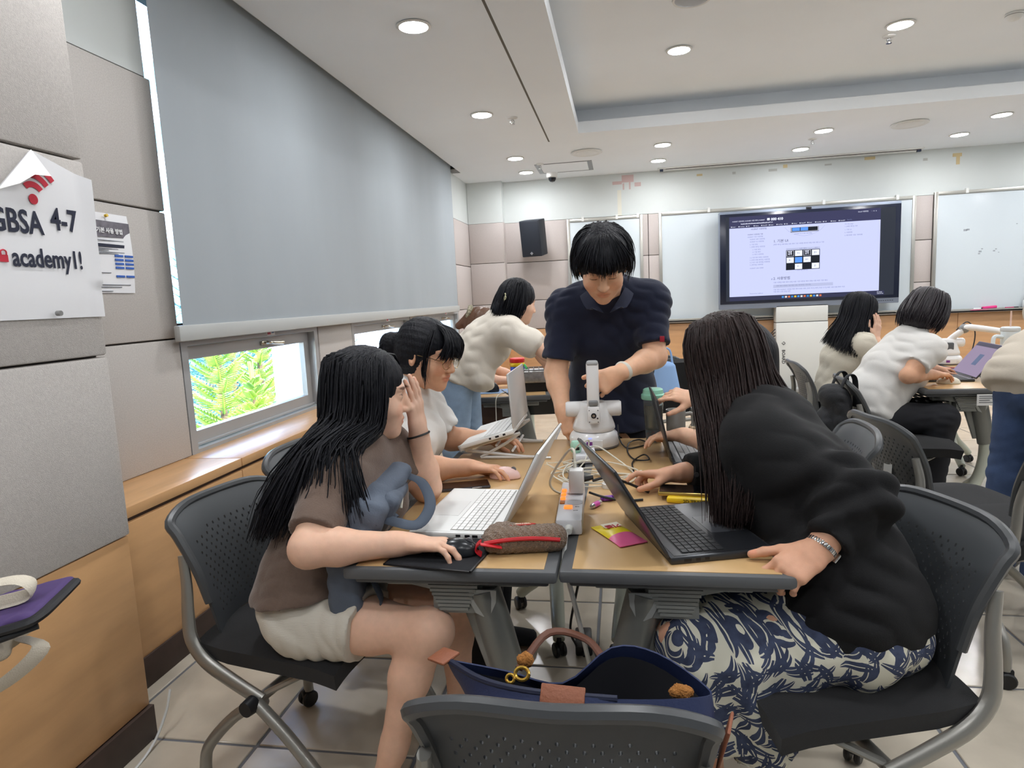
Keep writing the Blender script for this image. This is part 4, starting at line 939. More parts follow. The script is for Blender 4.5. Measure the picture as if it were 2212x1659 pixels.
# ---------------------------------------------------------------- things on the near tables
ZT = .7205
M_lwhite = mat('laptop_white', 'E2E3E1', .4); M_lkey = mat('key_white', 'EDEDEB', .5); M_ldark = mat('laptop_graphite', '4A4C50', .32, .75); M_kdark = mat('key_black', '1E1F22', .5); M_deck = mat('deck_dark', '2A2C30', .3, .5); M_screen = mat('screen_off', '0A0B0D', .08)
def laptop(M, W, D, tilt, label, body, keym, deck, lid, ports=(), keys=True, scr=None, th=.016, grp=None):
    """local: x along hinge, y towards the user, z up; lid leans back by tilt degrees past vertical"""
    t = thingM('laptop', label, 'laptop', M, grp)
    MB().bb(0, W, 0, D, 0, th, .004).build('base', body, t); MB().bb(.008, W - .008, .010, D - .008, th - .001, th + .0006).build('deck', deck, t, 0)
    L = T(0, 0, th) @ RX(tilt)
    l = MB().bb(0, W, -.007, 0, .002, D * .98, .003, M=L).build('lid', lid, t)
    MB().bb(.006, W - .006, -.0002, .0012, .010, D * .965, M=L).build('screen', scr or M_screen, l, 0)
    MB().tube([(.05, 0, th - .002), (W - .05, 0, th - .002)], .006, 8).build('hinge', body, t)
    MB().bb(W * .33, W * .66, D * .60, D * .95, th, th + .0012).build('touchpad', mat('pad_' + deck.name, 'DEDEDC' if deck is M_lwhite else '36383C', .3), t, 0)
    kb = MB().bb(.016, W - .016, .030, D * .55, th, th + .0008).build('keyboard', mat('well_' + keym.name, '9C9C98' if keym is M_lkey else '101113', .6), t, 0)
    if keys:
        nx, ny = 16, 6; kw = (W - .036) / nx; kd = (D * .55 - .034) / ny; km = MB().box((0, 0, 0), (kw - .0022, kd - .0022, .002), .0006, seg=1).mesh('key'); wide = MB().box((0, 0, 0), (kw * 6 - .0022, kd - .0022, .002), .0006, seg=1).mesh('key')
        for j in range(ny):
            for i in range(nx):
                if j == ny - 1 and 4 <= i <= 9:
                    if i == 4: o = obj('key', wide, keym, kb); o.location = (.018 + kw * 7, .032 + kd * (j + .5), th + .0018)
                    continue
                o = obj('key', km, keym, kb); o.location = (.018 + kw * (i + .5), .032 + kd * (j + .5), th + .0018)
    else:
        mb = MB()
        for j in range(5):
            for i in range(14): mb.bb(.02 + (W - .04) / 14 * i, .018 + (W - .04) / 14 * (i + 1), .034 + j * .02, .052 + j * .02, th + .0006, th + .0022)
        o = mb.build('key', keym, kb, 0); o['kind'] = 'stuff'
    for side, y0, w in ports:
        x = (-.0006 if side < 0 else W - .0004); MB().bb(x, x + .001, y0, y0 + w, th * .3, th * .72).build('port', M_black, t, 0)
    return t
laptop(frame((-.305, 1.484, ZT), (.06, 1, 0), (-1, .06, 0)), .372, .232, 27, 'white laptop with open lid in front of the woman in brown', M_lwhite, M_lkey, M_lwhite, M_lwhite, [(-1, .03, .012), (-1, .052, .014), (-1, .072, .013), (-1, .096, .012), (-1, .02, .006)])
laptop(frame((-.003, 1.69, ZT), (.28, -.96, 0), (.96, .28, 0)), .345, .236, 30, 'graphite laptop with black keys in front of the woman in black', M_ldark, M_kdark, M_deck, M_ldark, [(1, .03, .016), (1, .056, .010), (1, .076, .010)])
mb = MB().bb(.03, .05, .195, .212, .0172, .0176)
laptop(frame((.150, 2.49, ZT), (.03, -1, 0), (1, .03, 0)), .33, .22, 12, 'dark laptop seen edge on beside the mint lidded tumbler', M_ldark, mat('key_grey', 'A9ABAE', .5), mat('deck_silver', 'A5A7AA', .35, .6), M_ldark, [(1, .03, .02)], False)
# laptop on its folding stand
t2 = laptop(frame((-.385, 2.245, .822), (0, 1, 0), (-.955, 0, -.27)), .358, .205, 12, 'white laptop raised on the wire stand', M_lwhite, M_lkey, M_lwhite, mat('lid_silver_white', 'C9CAC9', .35, .2), [(-1, .03, .010), (-1, .055, .014), (-1, .085, .008)], False)
st = thing('laptop_stand', 'white folding wire laptop stand under the raised laptop', 'laptop stand', (-.46, 2.42, ZT)); M_wire = mat('stand_white', 'D5D6D6', .35)
for q in (-.13, .13):
    mb = MB().tube([(.09, q - .0, .095), (-.125, q, .035)], .006, 6, 1); mb.tube([(.135, q, .006), (.10, q, .008), (-.115, q, .033)], .006, 6); mb.tube([(-.06, q, .006), (.04, q, .06), (.085, q, .092)], .006, 6)
    mb.tube([(-.06, q, .006), (.14, q, .006)], .006, 6); mb.tube([(-.13, q, .03), (-.14, q, .05)], .007, 6); mb.build('side_frame', M_wire, st)
MB().tube([(.06, -.13, .03), (.06, .13, .03)], .005, 6).tube([(.0, -.13, .05), (.0, .13, .05)], .005, 6).build('crossbar', M_wire, st)
pp = thing('stylus', 'slim white stylus lying by the laptop stand', 'stylus', (-.52, 2.31, ZT), -6); MB().tube([(0, 0, .0045), (.02, 0, .0045), (.25, 0, .0045)], [.002, .0045, .0045], 8).build('barrel', M_lwhite, pp); MB().tube([(.25, 0, .0045), (.262, 0, .0045)], [.0046, .0046], 8).build('end_cap', M_alu, pp)
# mouse mat, mice
mp = thing('mouse_mat', 'black square mouse mat overhanging the table edge', 'mouse mat', (-.42, 1.405, ZT), -9); MB().bb(-.105, .105, -.095, .095, 0, .003, .001).build('pad', mat('mat_black', '1B1C20', .9, bump=.2, bscale=700), mp); MB().bb(-.106, .106, -.096, -.092, .0, .0034).bb(-.106, .106, .092, .096, 0, .0034).bb(-.106, -.102, -.096, .096, 0, .0034).bb(.102, .106, -.096, .096, 0, .0034).build('stitched_edge', M_black, mp, 0)
def mouse(M, label, m, L=.105, Wd=.06, H=.034, wheel=True):
    t = thingM('computer_mouse', label, 'mouse', M)
    P = [ell((0, 0, .004), (Wd / 2, L / 2, H), None, .01, [((0, 0, 0), (0, 0, -1))])]; sdf_obj('shell', P, .003, m, t)
    if wheel: MB().cyl((0, 0, 0), .009, .006, 14, T(0, L * .28, H * .86) @ RY(90)).build('wheel', mat('wheel_grey', '6A6C70', .4), t)
    MB().tube([(0, L * .48, H * .30), (0, L * .30, H * .84), (0, L * .05, H * 1.1)], .0009, 5, 3).build('button_seam', M_black, t)
    return t
mouse(T(-.385, 1.392, ZT + .003) @ RZ(-85), 'black wireless mouse under the hand on the mouse mat', mat('mouse_black', '1D2024', .25)); mouse(T(-.385, 2.035, ZT) @ RZ(-95), 'pale pink mouse under the ponytailed woman\'s hand', mat('mouse_pink', 'E0BDB6', .4))
ph = thing('phone', 'dark phone lying flat behind the white laptop', 'phone', (-.495, 1.93, ZT), -72); MB().bb(-.037, .037, -.078, .078, 0, .009, .004).build('body', mat('phone_dark', '4A4A50', .3, .4), ph); MB().bb(-.034, .034, -.075, .075, .0088, .0094, .0).build('glass', M_screen, ph, 0); MB().tube([(.036, .05, .006), (.038, .02, .006)], .0012, 5).build('side_button', M_alu, ph)
ph = thing('phone', 'phone in clear gold edged case beside the long hair', 'phone', (.175, 1.835, ZT + .012), -98); MB().bb(-.040, .040, -.08, .08, 0, .013, .006).build('case', mat('gold_case', 'B99B52', .25, .5), ph); MB().bb(-.036, .036, -.076, .076, .0125, .0134).build('glass', M_screen, ph, 0); MB().box((-.012, .072, .010), (.02, .018, .009), .004).build('camera_ring', M_chrome, ph)
tb = thing('yellow_tube', 'yellow travel toothbrush case under the gold phone', 'tube case', (.115, 1.795, ZT), -10); MB().bb(0, .19, -.014, .014, 0, .016, .006).build('case', mat('yellow_plastic', 'E9C422', .4), tb)
mb = MB(); addtext(mb, '2D TRAVEL TOOTH', .013, T(.045, -.0146, .0035) @ RX(90), 'LEFT', .0003); mb.build('lettering', mat('print_brown', '6B5414', .6), tb, 0)
# furry pencil pouch
pc = thing('pencil_pouch', 'furry brown pencil pouch with red zip', 'pencil case', (-.235, 1.43, ZT), 8); M_fur = mat('brown_fur', '8A6F57', .95, var=.25, scale=140, bump=.9, bscale=320, sheen=.4)
P = [econe((-.075, 0, .026), (.08, .004, .026), (0, 1, 0), (.036, .025), (.034, .024), .02), ell((-.045, .022, .046), (.030, .018, .014), None, .02), econe((-.05, -.008, .030), (.07, -.004, .030), (0, 1, 0), (.03, .026), (.03, .026), .02)]
def fur(V): return .0016 * np.sin(V[:, 0] * 700 + V[:, 2] * 300) * np.sin(V[:, 1] * 800 - V[:, 2] * 420) + .0012 * np.sin(V[:, 0] * 310 + V[:, 1] * 260)
sdf_obj('fur_body', P, .0025, M_fur, pc, None, fur)
def pz(u): return (-.088 + .172 * u, -.0415 + .003 * u + .004 * abs(u - .5), .034 + .008 * math.sin(u * 3.0))
MB().tube([pz(k / 10) for k in range(11)], .0048, 6, 2).build('zip', mat('zip_red', 'C4202A', .5), pc)
MB().grid(lambda u, v: (-.095 - .012 * math.sin(u * 3.14), -.03 + .026 * (v - .5) , .034 - .028 * u + .0), 8, 2, .003).box((-.085, -.035, .012), (.05, .014, .003), .001, RY(15) @ RZ(10)).build('pull_loop', mat('zip_red', 'C4202A', .5), pc)
mb = MB(); mb.lathe([(.0001, 0), (.036, 0), (.036, .0012), (.0001, .0014)], 24, T(-.005, .014, .0565) @ RX(-10) @ Matrix.Diagonal((1, .42, 1, 1))); mb.build('badge', mat('badge_red', 'B23A32', .7), pc)
mb = MB(); addtext(mb, 'ADHOL', .013, T(-.026, .0125, .0585) @ RX(-10), 'LEFT', .0006); addtext(mb, '...........', .010, T(-.022, .0035, .0595) @ RX(-10)); mb.build('badge_lettering', mat('badge_cream', 'EBDDC8', .7), pc, 0)
# robot arm
def robot(M, label, pose):
    t = thingM('robot_arm', label, 'robot arm', M); M_rw = mat('robot_white', 'E3E3E3', .3, coat=.2)
    MB().lathe([(.070, .0), (.092, .004), (.095, .010), (.095, .040), (.090, .050), (.080, .060), (.078, .062)], 40).build('base', M_rw, t)
    MB().lathe([(.088, -.001), (.0955, .003), (.0955, .009), (.088, .010)], 40).build('base_ring', mat('robot_grey', '6E6E6E', .4), t)
    MB().bb(-.018, .018, -.002, .002, -.013, .013, M=T(.012, -.0945, .026) @ RX(2)).build('sticker', M_label, t, 0); MB().bb(-.030, -.008, -.0955, -.0942, .018, .034).build('sticker_mark', mat('sticker_purple', '7A3B8C', .5), t, 0)
    MB().lathe([(.078, .064), (.082, .072), (.080, .085), (.066, .125), (.058, .155), (.055, .165), (.048, .172), (.0001, .174)], 40, None, False).build('turret', M_rw, t)
    mb = MB().tube([(-.100, 0, .145), (.100, 0, .145)], [.030, .030], 24); mb.tube([(-.106, 0, .145), (-.098, 0, .145)], [.026, .030], 24).tube([(.098, 0, .145), (.106, 0, .145)], [.030, .026], 24); mb.build('motor_pod', M_rw, t)
    MB().bb(-.024, .024, -.072, -.04, .075, .15, .008).build('slot', mat('robot_slot', '55575A', .5), t)
    if pose == 'up':
        MB().box((0, -.075, .235), (.046, .050, .205), .012).build('forearm', M_rw, t); MB().box((0, -.085, .330), (.044, .035, .02), .009).build('tip_cover', mat('robot_tip', 'A9ABAC', .4), t)
        MB().box((0, -.092, .138), (.048, .030, .068), .010).build('tool_head', M_rw, t); MB().box((0, -.1005, .182), (.036, .012, .022), .006).build('joint_bracket', mat('robot_grey2', '8A8C8E', .35, .4), t)
        mb = MB().cyl((0, 0, 0), .010, .004, 20, T(0, -.1085, .136) @ RX(90)); mb.cyl((0, 0, 0), .003, .003, 10, T(.014, -.1075, .126) @ RX(90))
        for x, z in ((-.016, .156), (.016, .156), (-.016, .112), (.016, .112)): mb.cyl((0, 0, 0), .0018, .003, 8, T(x, -.1075, z) @ RX(90))
        mb.build('camera_lens', M_black, t)['kind'] = 'stuff'; MB().cyl((0, 0, 0), .005, .005, 14, T(0, -.1088, .136) @ RX(90)).build('lens_glass', M_chrome, t)
        MB().bb(-.022, -.010, -.0945, -.0935, .046, .049).build('status_light', emat('led_blue', '7D8BFF', 2.0), t, 0)
    else:
        mb = MB().tube([(0, 0, .13), (.03, -.02, .18), (.09, -.04, .235)], [.030, .026, .024], 14, 3, flat=.8); mb.build('upper_arm', M_rw, t)
        MB().tube([(.075, -.035, .232), (.12, -.05, .248), (.36, -.12, .205)], [.024, .027, .024], 14, 3, flat=.8).build('forearm', M_rw, t); MB().ball((.09, -.04, .240), .032, 16, None, (1, .8, 1)).build('elbow_cap', mat('robot_grey2', '8A8C8E', .35, .4), t)
        MB().box((.375, -.125, .190), (.045, .04, .06), .01).build('tool_head', M_rw, t); MB().cyl((0, 0, 0), .010, .004, 14, T(.38, -.147, .195) @ RX(90)).build('camera_lens', M_black, t)
    return t
robot(T(-.112, 2.495, ZT) @ RZ(3), 'white desktop robot arm with upright forearm held by the man', 'up')
# power strips, chargers, leads
M_strip = mat('strip_white', 'D7D8DC', .4); M_wcab = mat('cable_white', 'D2CFC2', .5); M_bcab = mat('cable_black', '1A1A1C', .45); M_amber = emat('switch_amber', 'FF7A2E', 1.6)
ps = thing('power_strip', 'white power strip with glowing orange switches in the table gap', 'power strip', (-.142, 1.69, ZT), 2)
MB().bb(-.033, .033, -.165, .165, 0, .040, .007).build('body', M_strip, ps)
MB().bb(-.027, -.014, .02, .034, .039, .043, .002).build('main_switch', M_amber, ps) if False else None
for k, y in enumerate((-.035, 0, .035, .070)): MB().bb(-.029, -.015, y - .010, y + .010, .039, .045, .003).build('switch', M_amber if k else mat('switch_orange', 'B8723A', .4), ps)
MB().bb(-.016, .006, -.085, -.060, .039, .044, .003).build('main_switch', M_amber, ps)
for y in (-.03, .045, .115): MB().lathe([(.017, .0405), (.021, .0405), (.021, .0395), (.017, .036)], 20, T(.010, y, 0)).build('socket', mat('socket_white', 'C5C6CC', .45), ps); MB().lathe([(.0001, .0400), (.017, .0402)], 20, T(.010, y, 0), False).build('socket_well', mat('socket_shade', 'A9ABB4', .5), ps)
mb = MB(); addtext(mb, 'ON', .007, T(.012, -.068, .0402), 'LEFT'); addtext(mb, 'OFF', .007, T(.008, -.098, .0402), 'LEFT'); mb.build('lettering', M_lblink, ps, 0)
MB().tube([(0, -.165, .018), (0, -.185, .017)], [.011, .008], 10).build('cord_gland', mat('gland_white', 'DADCD8', .4), ps)
ch = thing('charger', 'white square charger plugged into the power strip', 'charger', (-.130, 1.74, ZT + .041)); MB().box((0, 0, .036), (.040, .040, .066), .006).build('block', mat('charger_white', 'E0E0DF', .4), ch); MB().tube([(-.004, .012, .069), (-.004, .012, .085)], .005, 8).build('plug', M_wcab, ch)
ch = thing('charger', 'black right angle plug at the far end of the power strip', 'plug', (-.128, 1.815, ZT + .041)); MB().box((0, 0, .014), (.03, .032, .026), .006).build('block', M_bcab, ch); MB().tube([(.01, 0, .018), (.04, .005, .022)], [.010, .006], 8).build('strain_relief', M_bcab, ch)
ps2 = thing('power_strip', 'white multi socket under the mint charger', 'power strip', (-.145, 2.285, ZT), 6); MB().bb(-.035, .045, -.075, .075, 0, .030, .006).build('body', M_strip, ps2)
for y in (-.04, 0, .04): MB().lathe([(.013, .031), (.017, .031), (.017, .0295), (.013, .027)], 16, T(.005, y, 0)).build('socket', mat('socket_white', 'C5C6CC', .45), ps2)
mc = thing('charger', 'mint green charger on the far power strip', 'charger', (-.166, 2.255, ZT + .031), 20); MB().lathe([(.016, 0), (.020, .006), (.021, .030), (.016, .040), (.0001, .042)], 8, None, False).build('block', mat('mint_plastic', 'A6D3BF', .45), mc); MB().bb(-.006, .006, -.022, -.018, .012, .022).build('port', M_black, mc, 0)
def cable(label, pts, r, m, end=None, sm=6):
    p0 = Vector(pts[0]); t = thing('cable', label, 'cable', tuple(p0), 0, 'cables'); mb = MB().tube([tuple(Vector(p) - p0) for p in pts], r, 7, sm); mb.build('cord', m, t)
    if end is not None: d = (Vector(pts[-1]) - Vector(pts[-2])).normalized() * .03; MB().tube([tuple(Vector(pts[-1]) - p0), tuple(Vector(pts[-1]) - p0 + d)], end, 8).build('connector', m, t)
    return t
z = ZT + .004
cable('thick white lead curling up from the square charger', [(-.134, 1.752, .835), (-.136, 1.765, .875), (-.155, 1.80, .865), (-.20, 1.83, .80), (-.215, 1.84, .755), (-.19, 1.86, z), (-.155, 1.90, z), (-.16, 1.99, z), (-.10, 2.05, z), (-.02, 2.07, z), (.06, 2.04, z)], .0035, M_wcab)
rnd = random.Random(4)
for k, lab in enumerate(('white lead looping widest round the table gap', 'white lead curling toward the robot base', 'white lead running under the graphite lid', 'thin white lead by the wire stand')):
    pts = []; cx, cy = (-.13, -.12, -.08, -.21)[k], (2.02, 2.12, 2.06, 2.12)[k]
    for q in range(12):
        a = q * .95 + k; R_ = (.10, .07, .12, .05)[k] * (.75 + .4 * rnd.random()); pts.append((cx + R_ * math.cos(a) * (1.15 if k == 2 else 1), cy + R_ * 1.1 * math.sin(a), z + .004 * k + .012 * (q % 3 == 1) + .002))
    cable(lab, pts, .0022 if k < 3 else .0015, M_wcab, .0045)
cable('white lead arching across to the pointing hand', [(-.13, 2.26, .76), (-.09, 2.24, .775), (-.03, 2.20, .745), (.02, 2.12, z), (.035, 2.03, z), (.015, 1.97, z), (-.03, 1.95, z)], .0025, M_wcab, .005)
cable('white lead looping over the mint charger', [(-.17, 2.235, .765), (-.15, 2.215, .79), (-.125, 2.225, .80), (-.12, 2.25, .785), (-.13, 2.20, .74), (-.15, 2.13, z)], .0025, M_wcab)
cable('black lead looping beside the robot base', [(-.02, 2.50, .80), (-.015, 2.47, .75), (.01, 2.43, z), (.05, 2.44, z), (.09, 2.50, z), (.06, 2.54, z + .006), (.02, 2.48, z + .006), (.015, 2.35, z), (.04, 2.25, z), (.085, 2.23, z + .005), (.07, 2.29, z + .008), (.03, 2.22, z), (.03, 2.10, z)], .0028, M_bcab)
cable('black mains lead from plug to under the graphite laptop', [(-.09, 1.825, .772), (-.05, 1.845, .775), (.0, 1.87, .755), (.04, 1.88, .735), (.07, 1.87, z)], .0042, M_bcab)
cable('second black lead running flat under the graphite lid', [(-.10, 1.80, .745), (-.06, 1.79, .735), (.0, 1.79, z), (.05, 1.80, z)], .0035, M_bcab)
cable('white round cable hanging through the table gap to the floor', [(-.142, 1.50, .735), (-.142, 1.455, .72), (-.140, 1.42, .69), (-.125, 1.42, .62), (-.105, 1.50, .45), (-.09, 1.62, .25), (-.085, 1.75, .05), (-.08, 1.85, .006), (-.02, 2.3, .006)], .006, mat('cable_pale', 'D9DAD8', .5))
cable('black adapter lead hanging between the tables', [(-.145, 2.0, .70), (-.12, 1.98, .62), (-.15, 2.05, .40), (-.20, 2.15, .15), (-.185, 2.20, .05)], .0045, M_bcab)
cable('white cable along the foot of the pillar', [(-1.43, 1.70, .13), (-1.425, 1.66, .07), (-1.425, 1.58, .008), (-1.40, 1.40, .006), (-1.36, 1.1, .006), (-1.3, .7, .006)], .004, mat('cable_pale', 'D9DAD8', .5))
ad = thing('power_adapter', 'black laptop power adapter on the floor between the tables', 'power adapter', (-.165, 2.29, 0), 4); MB().box((0, 0, .019), (.062, .15, .036), .007).build('brick', mat('adapter_black', '1E1F22', .45), ad); MB().tube([(0, -.075, .018), (0, -.10, .018)], [.008, .005], 8).build('strain_relief', M_bcab, ad)
# snack, sweets, bottle cap
sn = thing('snack_packet', 'small yellow and pink snack packet lying on the table', 'snack packet', (-.018, 1.53, ZT), -60)
def snf(u, v): return ((u - .5) * .145, (v - .5) * .072, .004 + .012 * math.sin(math.pi * min(1, max(0, (u - .08) / .84))) * math.sin(math.pi * v) ** .6)
for nm, u0, u1, m in (('packet_yellow', 0, .62, mat('packet_yellow', 'EBD21F', .35)), ('packet_pink', .62, 1, mat('packet_pink', 'E86A9A', .35))): MB().grid(lambda u, v, a=u0, b2=u1: snf(a + (b2 - a) * u, v), 12, 10, .002).build(nm, m, sn)
MB().bb(-.050, -.022, -.022, .024, .0143, .0152).build('label_patch', mat('patch_cream', 'F3EBD6', .4), sn, 0); mb = MB(); addtext(mb, '기본', .022, T(-.034, .020, .0155) @ RZ(-90), 'LEFT', .0008); mb.build('label_lettering', mat('patch_red', 'C23A4A', .4), sn, 0)
for x, y, a, c1, c2, lab in ((-.078, 1.745, 60, 'C24AA0', 'D9D9DE', 'wrapped sweet with silver end near the power strip'), (-.045, 1.80, 20, '7B3FA0', '7B3FA0', 'small purple sweet half hidden by the graphite lid')):
    cnd = thing('sweet', lab, 'sweet', (x, y, ZT), a); MB().tube([(-.016, 0, .008), (.010, 0, .008)], .008, 10).build('wrapper', mat('swt' + c1, c1, .3), cnd); MB().tube([(.008, 0, .008), (.020, 0, .008)], [.0082, .007], 10).build('foil_end', mat('foil' + c2, c2, .2, .8), cnd); MB().tube([(-.024, 0, .008), (-.015, 0, .008)], [.006, .008], 10).build('foil_end', mat('foil' + c2, c2, .2, .8), cnd)
bc = thing('white_ring', 'small round white cap behind the graphite laptop lid', 'cap', (-.045, 1.93, ZT)); MB().lathe([(.016, 0), (.022, 0), (.023, .014), (.020, .016), (.016, .013)], 24).build('rim', M_lwhite, bc); MB().lathe([(.0001, .004), (.016, .004)], 20, None, False).build('inner', mat('cap_grey', 'B9BABC', .5), bc)
# tumbler with mint lid, grey mug, bear charm
M_clear = mat('clear_plastic', 'E9F2F2', .05, trans=.9, ior=1.2, spec=.4)
tu = thing('tumbler', 'clear drinks tumbler with mint green lid', 'tumbler', (.118, 2.56, ZT)); MB().lathe([(.026, 0), (.030, .004), (.040, .17), (.038, .17), (.028, .006), (.0001, .005)], 28, None, False).build('cup', M_clear, tu); MB().lathe([(.044, .168), (.046, .172), (.046, .186), (.040, .190), (.038, .205), (.033, .209), (.0001, .210)], 28, None, False).build('lid', mat('mint_lid', '8FCBB4', .4), tu)
MB().lathe([(.0298, .015), (.0325, .05)], 28, None, False).build('sleeve_print', mat('tumbler_print', '9CC3E6', .5, col2='D58A9E', scale=60), tu); MB().lathe([(.0001, .012), (.029, .012), (.0365, .145), (.0001, .145)], 24, None, False).build('drink', mat('tea', 'B9A67E', .1, trans=.6), tu)
mg = thing('mug', 'grey handled mug behind the dark laptop', 'mug', (.205, 2.585, ZT)); MB().lathe([(.030, 0), (.036, .004), (.038, .12), (.035, .12), (.033, .006), (.0001, .006)], 24, None, False).build('body', mat('mug_grey', 'A8ABA9', .4), mg); MB().tube([(.034, 0, .10), (.062, 0, .10), (.066, 0, .06), (.055, 0, .03), (.034, 0, .022)], .008, 8, 4).build('handle', mat('mug_grey', 'A8ABA9', .4), mg)
be = thing('bear_charm', 'small bear figure charm on a chrome ring', 'figurine', (.265, 2.535, ZT)); M_bear = mat('bear_cream', 'D9C2A2', .5); MB().ball((0, 0, .048), .014, 14).ball((-.011, 0, .060), .005, 10).ball((.011, 0, .060), .005, 10).build('head', M_bear, be); MB().ball((0, 0, .026), .015, 14, None, (1, 1, .9)).build('body', M_chrome, be); MB().lathe([(.010, 0), (.026, .002), (.026, .008), (.012, .012)], 20).build('stand', M_chrome, be); [MB().ball((x, -.013, .006), .007, 10).build('paw', mat('bear_pink', 'C98F78', .5), be) for x in (-.02, .018)]

# ---------------------------------------------------------------- bags
bg = thing('backpack', 'blue grey backpack on the lap of the woman in brown', 'bag', (-.66, 1.50, .56)); M_bag = mat('bag_blue_grey', '5C6573', .8, bump=.15, bscale=250); off = lambda o: (setattr(o, 'location', (.66, -1.50, -.56)), o)[1]
bR = np.array((RZ(7) @ RY(16)).to_3x3()); bR0 = np.array((RZ(7) @ RY(2)).to_3x3())
P = [rbx((-.672, 1.48, .655), (.040, .125, .085), bR0, .022, .03), rbx((-.640, 1.52, .775), (.046, .135, .075), np.array((RZ(9) @ RY(24)).to_3x3()), .024, .05), econe((-.620, 1.50, .83), (-.600, 1.62, .855), (1, 0, .3), (.05, .03), (.045, .028), .04)]
off(sdf_obj('body', P, .006, M_bag, bg, None, wrinkle(.003, (20, 16, 24), .4)))
off(sdf_obj('front_pocket', [rbx((-.592, 1.535, .795), (.022, .085, .05), np.array((RZ(9) @ RY(30)).to_3x3()), .018, .02)], .005, M_bag, bg, None, wrinkle(.002, (30, 20, 24), .9)))
hd = [(-.57, 1.62, .845), (-.52, 1.585, .835), (-.485, 1.53, .795), (-.50, 1.47, .765), (-.55, 1.455, .775), (-.60, 1.46, .79)]
off(MB().tube(hd, .0145, 10, 6, flat=.28, up=(.6, -.5, .6)).build('handle', mat('bag_strap', '4B5563', .8), bg)); off(MB().tube([(-.60, 1.50, .80), (-.56, 1.49, .775)], .010, 8, flat=.4).build('handle_anchor', mat('bag_strap', '4B5563', .8), bg)); off(MB().tube([(-.605, 1.62, .845), (-.57, 1.62, .845)], .012, 8, flat=.4).build('handle_anchor', mat('bag_strap', '4B5563', .8), bg))
off(MB().tube([(-.572, 1.57, .835), (-.562, 1.54, .812), (-.558, 1.515, .79)], .004, 6, flat=.5).build('zip_pull', mat('zip_pull', 'CFC9BC', .35, .6), bg)); off(MB().tube([(-.58, 1.62, .842), (-.575, 1.57, .838), (-.572, 1.50, .80)], .0025, 6, 4).build('zip_line', M_black, bg)); off(MB().tube([(-.625, 1.42, .74), (-.60, 1.40, .66), (-.58, 1.40, .60), (-.62, 1.42, .575)], .016, 8, 5, flat=.25).build('side_strap', mat('bag_strap', '4B5563', .8), bg))
tt = thing('tote_bag', 'navy tote with tan leather tabs on an empty chair', 'bag', (-.10, 1.06, .47)); M_nv = mat('navy_nylon', '232E52', .6, bump=.1, bscale=200); M_lea = mat('tan_leather', '8A5238', .5, bump=.2, bscale=150)
mouth = [(-.345, 1.135, .615), (-.26, 1.06, .625), (-.16, 1.01, .64), (-.02, .995, .645), (.11, 1.02, .64), (.13, 1.08, .62), (.05, 1.12, .655), (-.03, 1.115, .665), (-.12, 1.10, .60), (-.23, 1.13, .60)]
bott = [(-.24, 1.14, .475), (-.22, 1.02, .475), (-.14, .96, .475), (-.02, .95, .475), (.07, .97, .475), (.09, 1.06, .475), (.05, 1.15, .475), (-.03, 1.16, .475), (-.10, 1.16, .475), (-.18, 1.17, .475)]
mo = smooth_path([Vector(p) for p in mouth + mouth[:1]], 4); bo = smooth_path([Vector(p) for p in bott + bott[:1]], 4); o3 = Vector((.10, -1.06, -.47))
MB().grid(lambda u, v: mo[int(round(u * (len(mo) - 1)))].lerp(bo[int(round(u * (len(bo) - 1)))], v) + o3 + Vector((0, 0, 0)) + (mo[int(round(u * (len(mo) - 1)))] - Vector((-.1, 1.07, .6))).normalized() * .02 * math.sin(v * 3.14), len(mo) - 1, 8, .003).add([p + o3 for p in bo[:-1]], [list(range(len(bo) - 1))]).build('body', M_nv, tt)
MB().add([p.lerp(Vector((-.09, 1.07, .55)), .06) + o3 - Vector((0, 0, .012)) for p in mo[:-1]] + [p.lerp(Vector((-.09, 1.07, .5)), .5) + o3 - Vector((0, 0, .10)) for p in mo[:-1]], [[i, (i + 1) % 40, 40 + (i + 1) % 40, 40 + i] for i in range(40)] + [list(range(40, 80))]).build('lining', mat('lining_black', '0C0D14', .7), tt)
MB().tube([tuple(Vector(p) + o3) for p in mouth[:4]], .006, 8, 5).build('zip_tape', mat('zip_navy', '161D36', .6), tt)
MB().box((0, 0, 0), (.05, .045, .006), .003, frame((-.355 + .10, 1.142 - 1.06, .618 - .47), (.8, -.55, .12), (.55, .8, .1))).build('leather_tab', M_lea, tt); MB().box((0, 0, 0), (.075, .030, .005), .002, frame((-.11 + .10, .998 - 1.06, .645 - .47), (1, -.1, 0), (0, .7, .7))).build('leather_tab', M_lea, tt); MB().box((0, 0, 0), (.05, .09, .006), .003, frame((.155 + .10, 1.04 - 1.06, .55 - .47), (.3, 1, .2), (.2, -.2, 1))).build('leather_tab', M_lea, tt)
MB().tube([tuple(Vector(p) + o3) for p in ((-.20, 1.10, .625), (-.15, 1.16, .665), (-.08, 1.17, .65), (-.04, 1.13, .625))], .009, 8, 5, flat=.6).build('handle', mat('handle_brown', '5B3524', .5), tt)
g = MB(); M_gold = mat('gold_charm', 'C9A24A', .25, .9)
g.tube([(-.185 + .10 + .012 * math.cos(a), 1.045 - 1.06 + .005 * math.sin(a), .650 - .47 + .009 * math.sin(a)) for a in np.linspace(0, 6.283, 18)], .0035, 7, 1, False); g.tube([(-.205 + .10 + .007 * math.cos(a), 1.04 - 1.06 + .003 * math.sin(a), .643 - .47 + .006 * math.sin(a)) for a in np.linspace(0, 6.283, 14)], .003, 7, 1, False); g.build('gold_zip_ring', M_gold, tt)
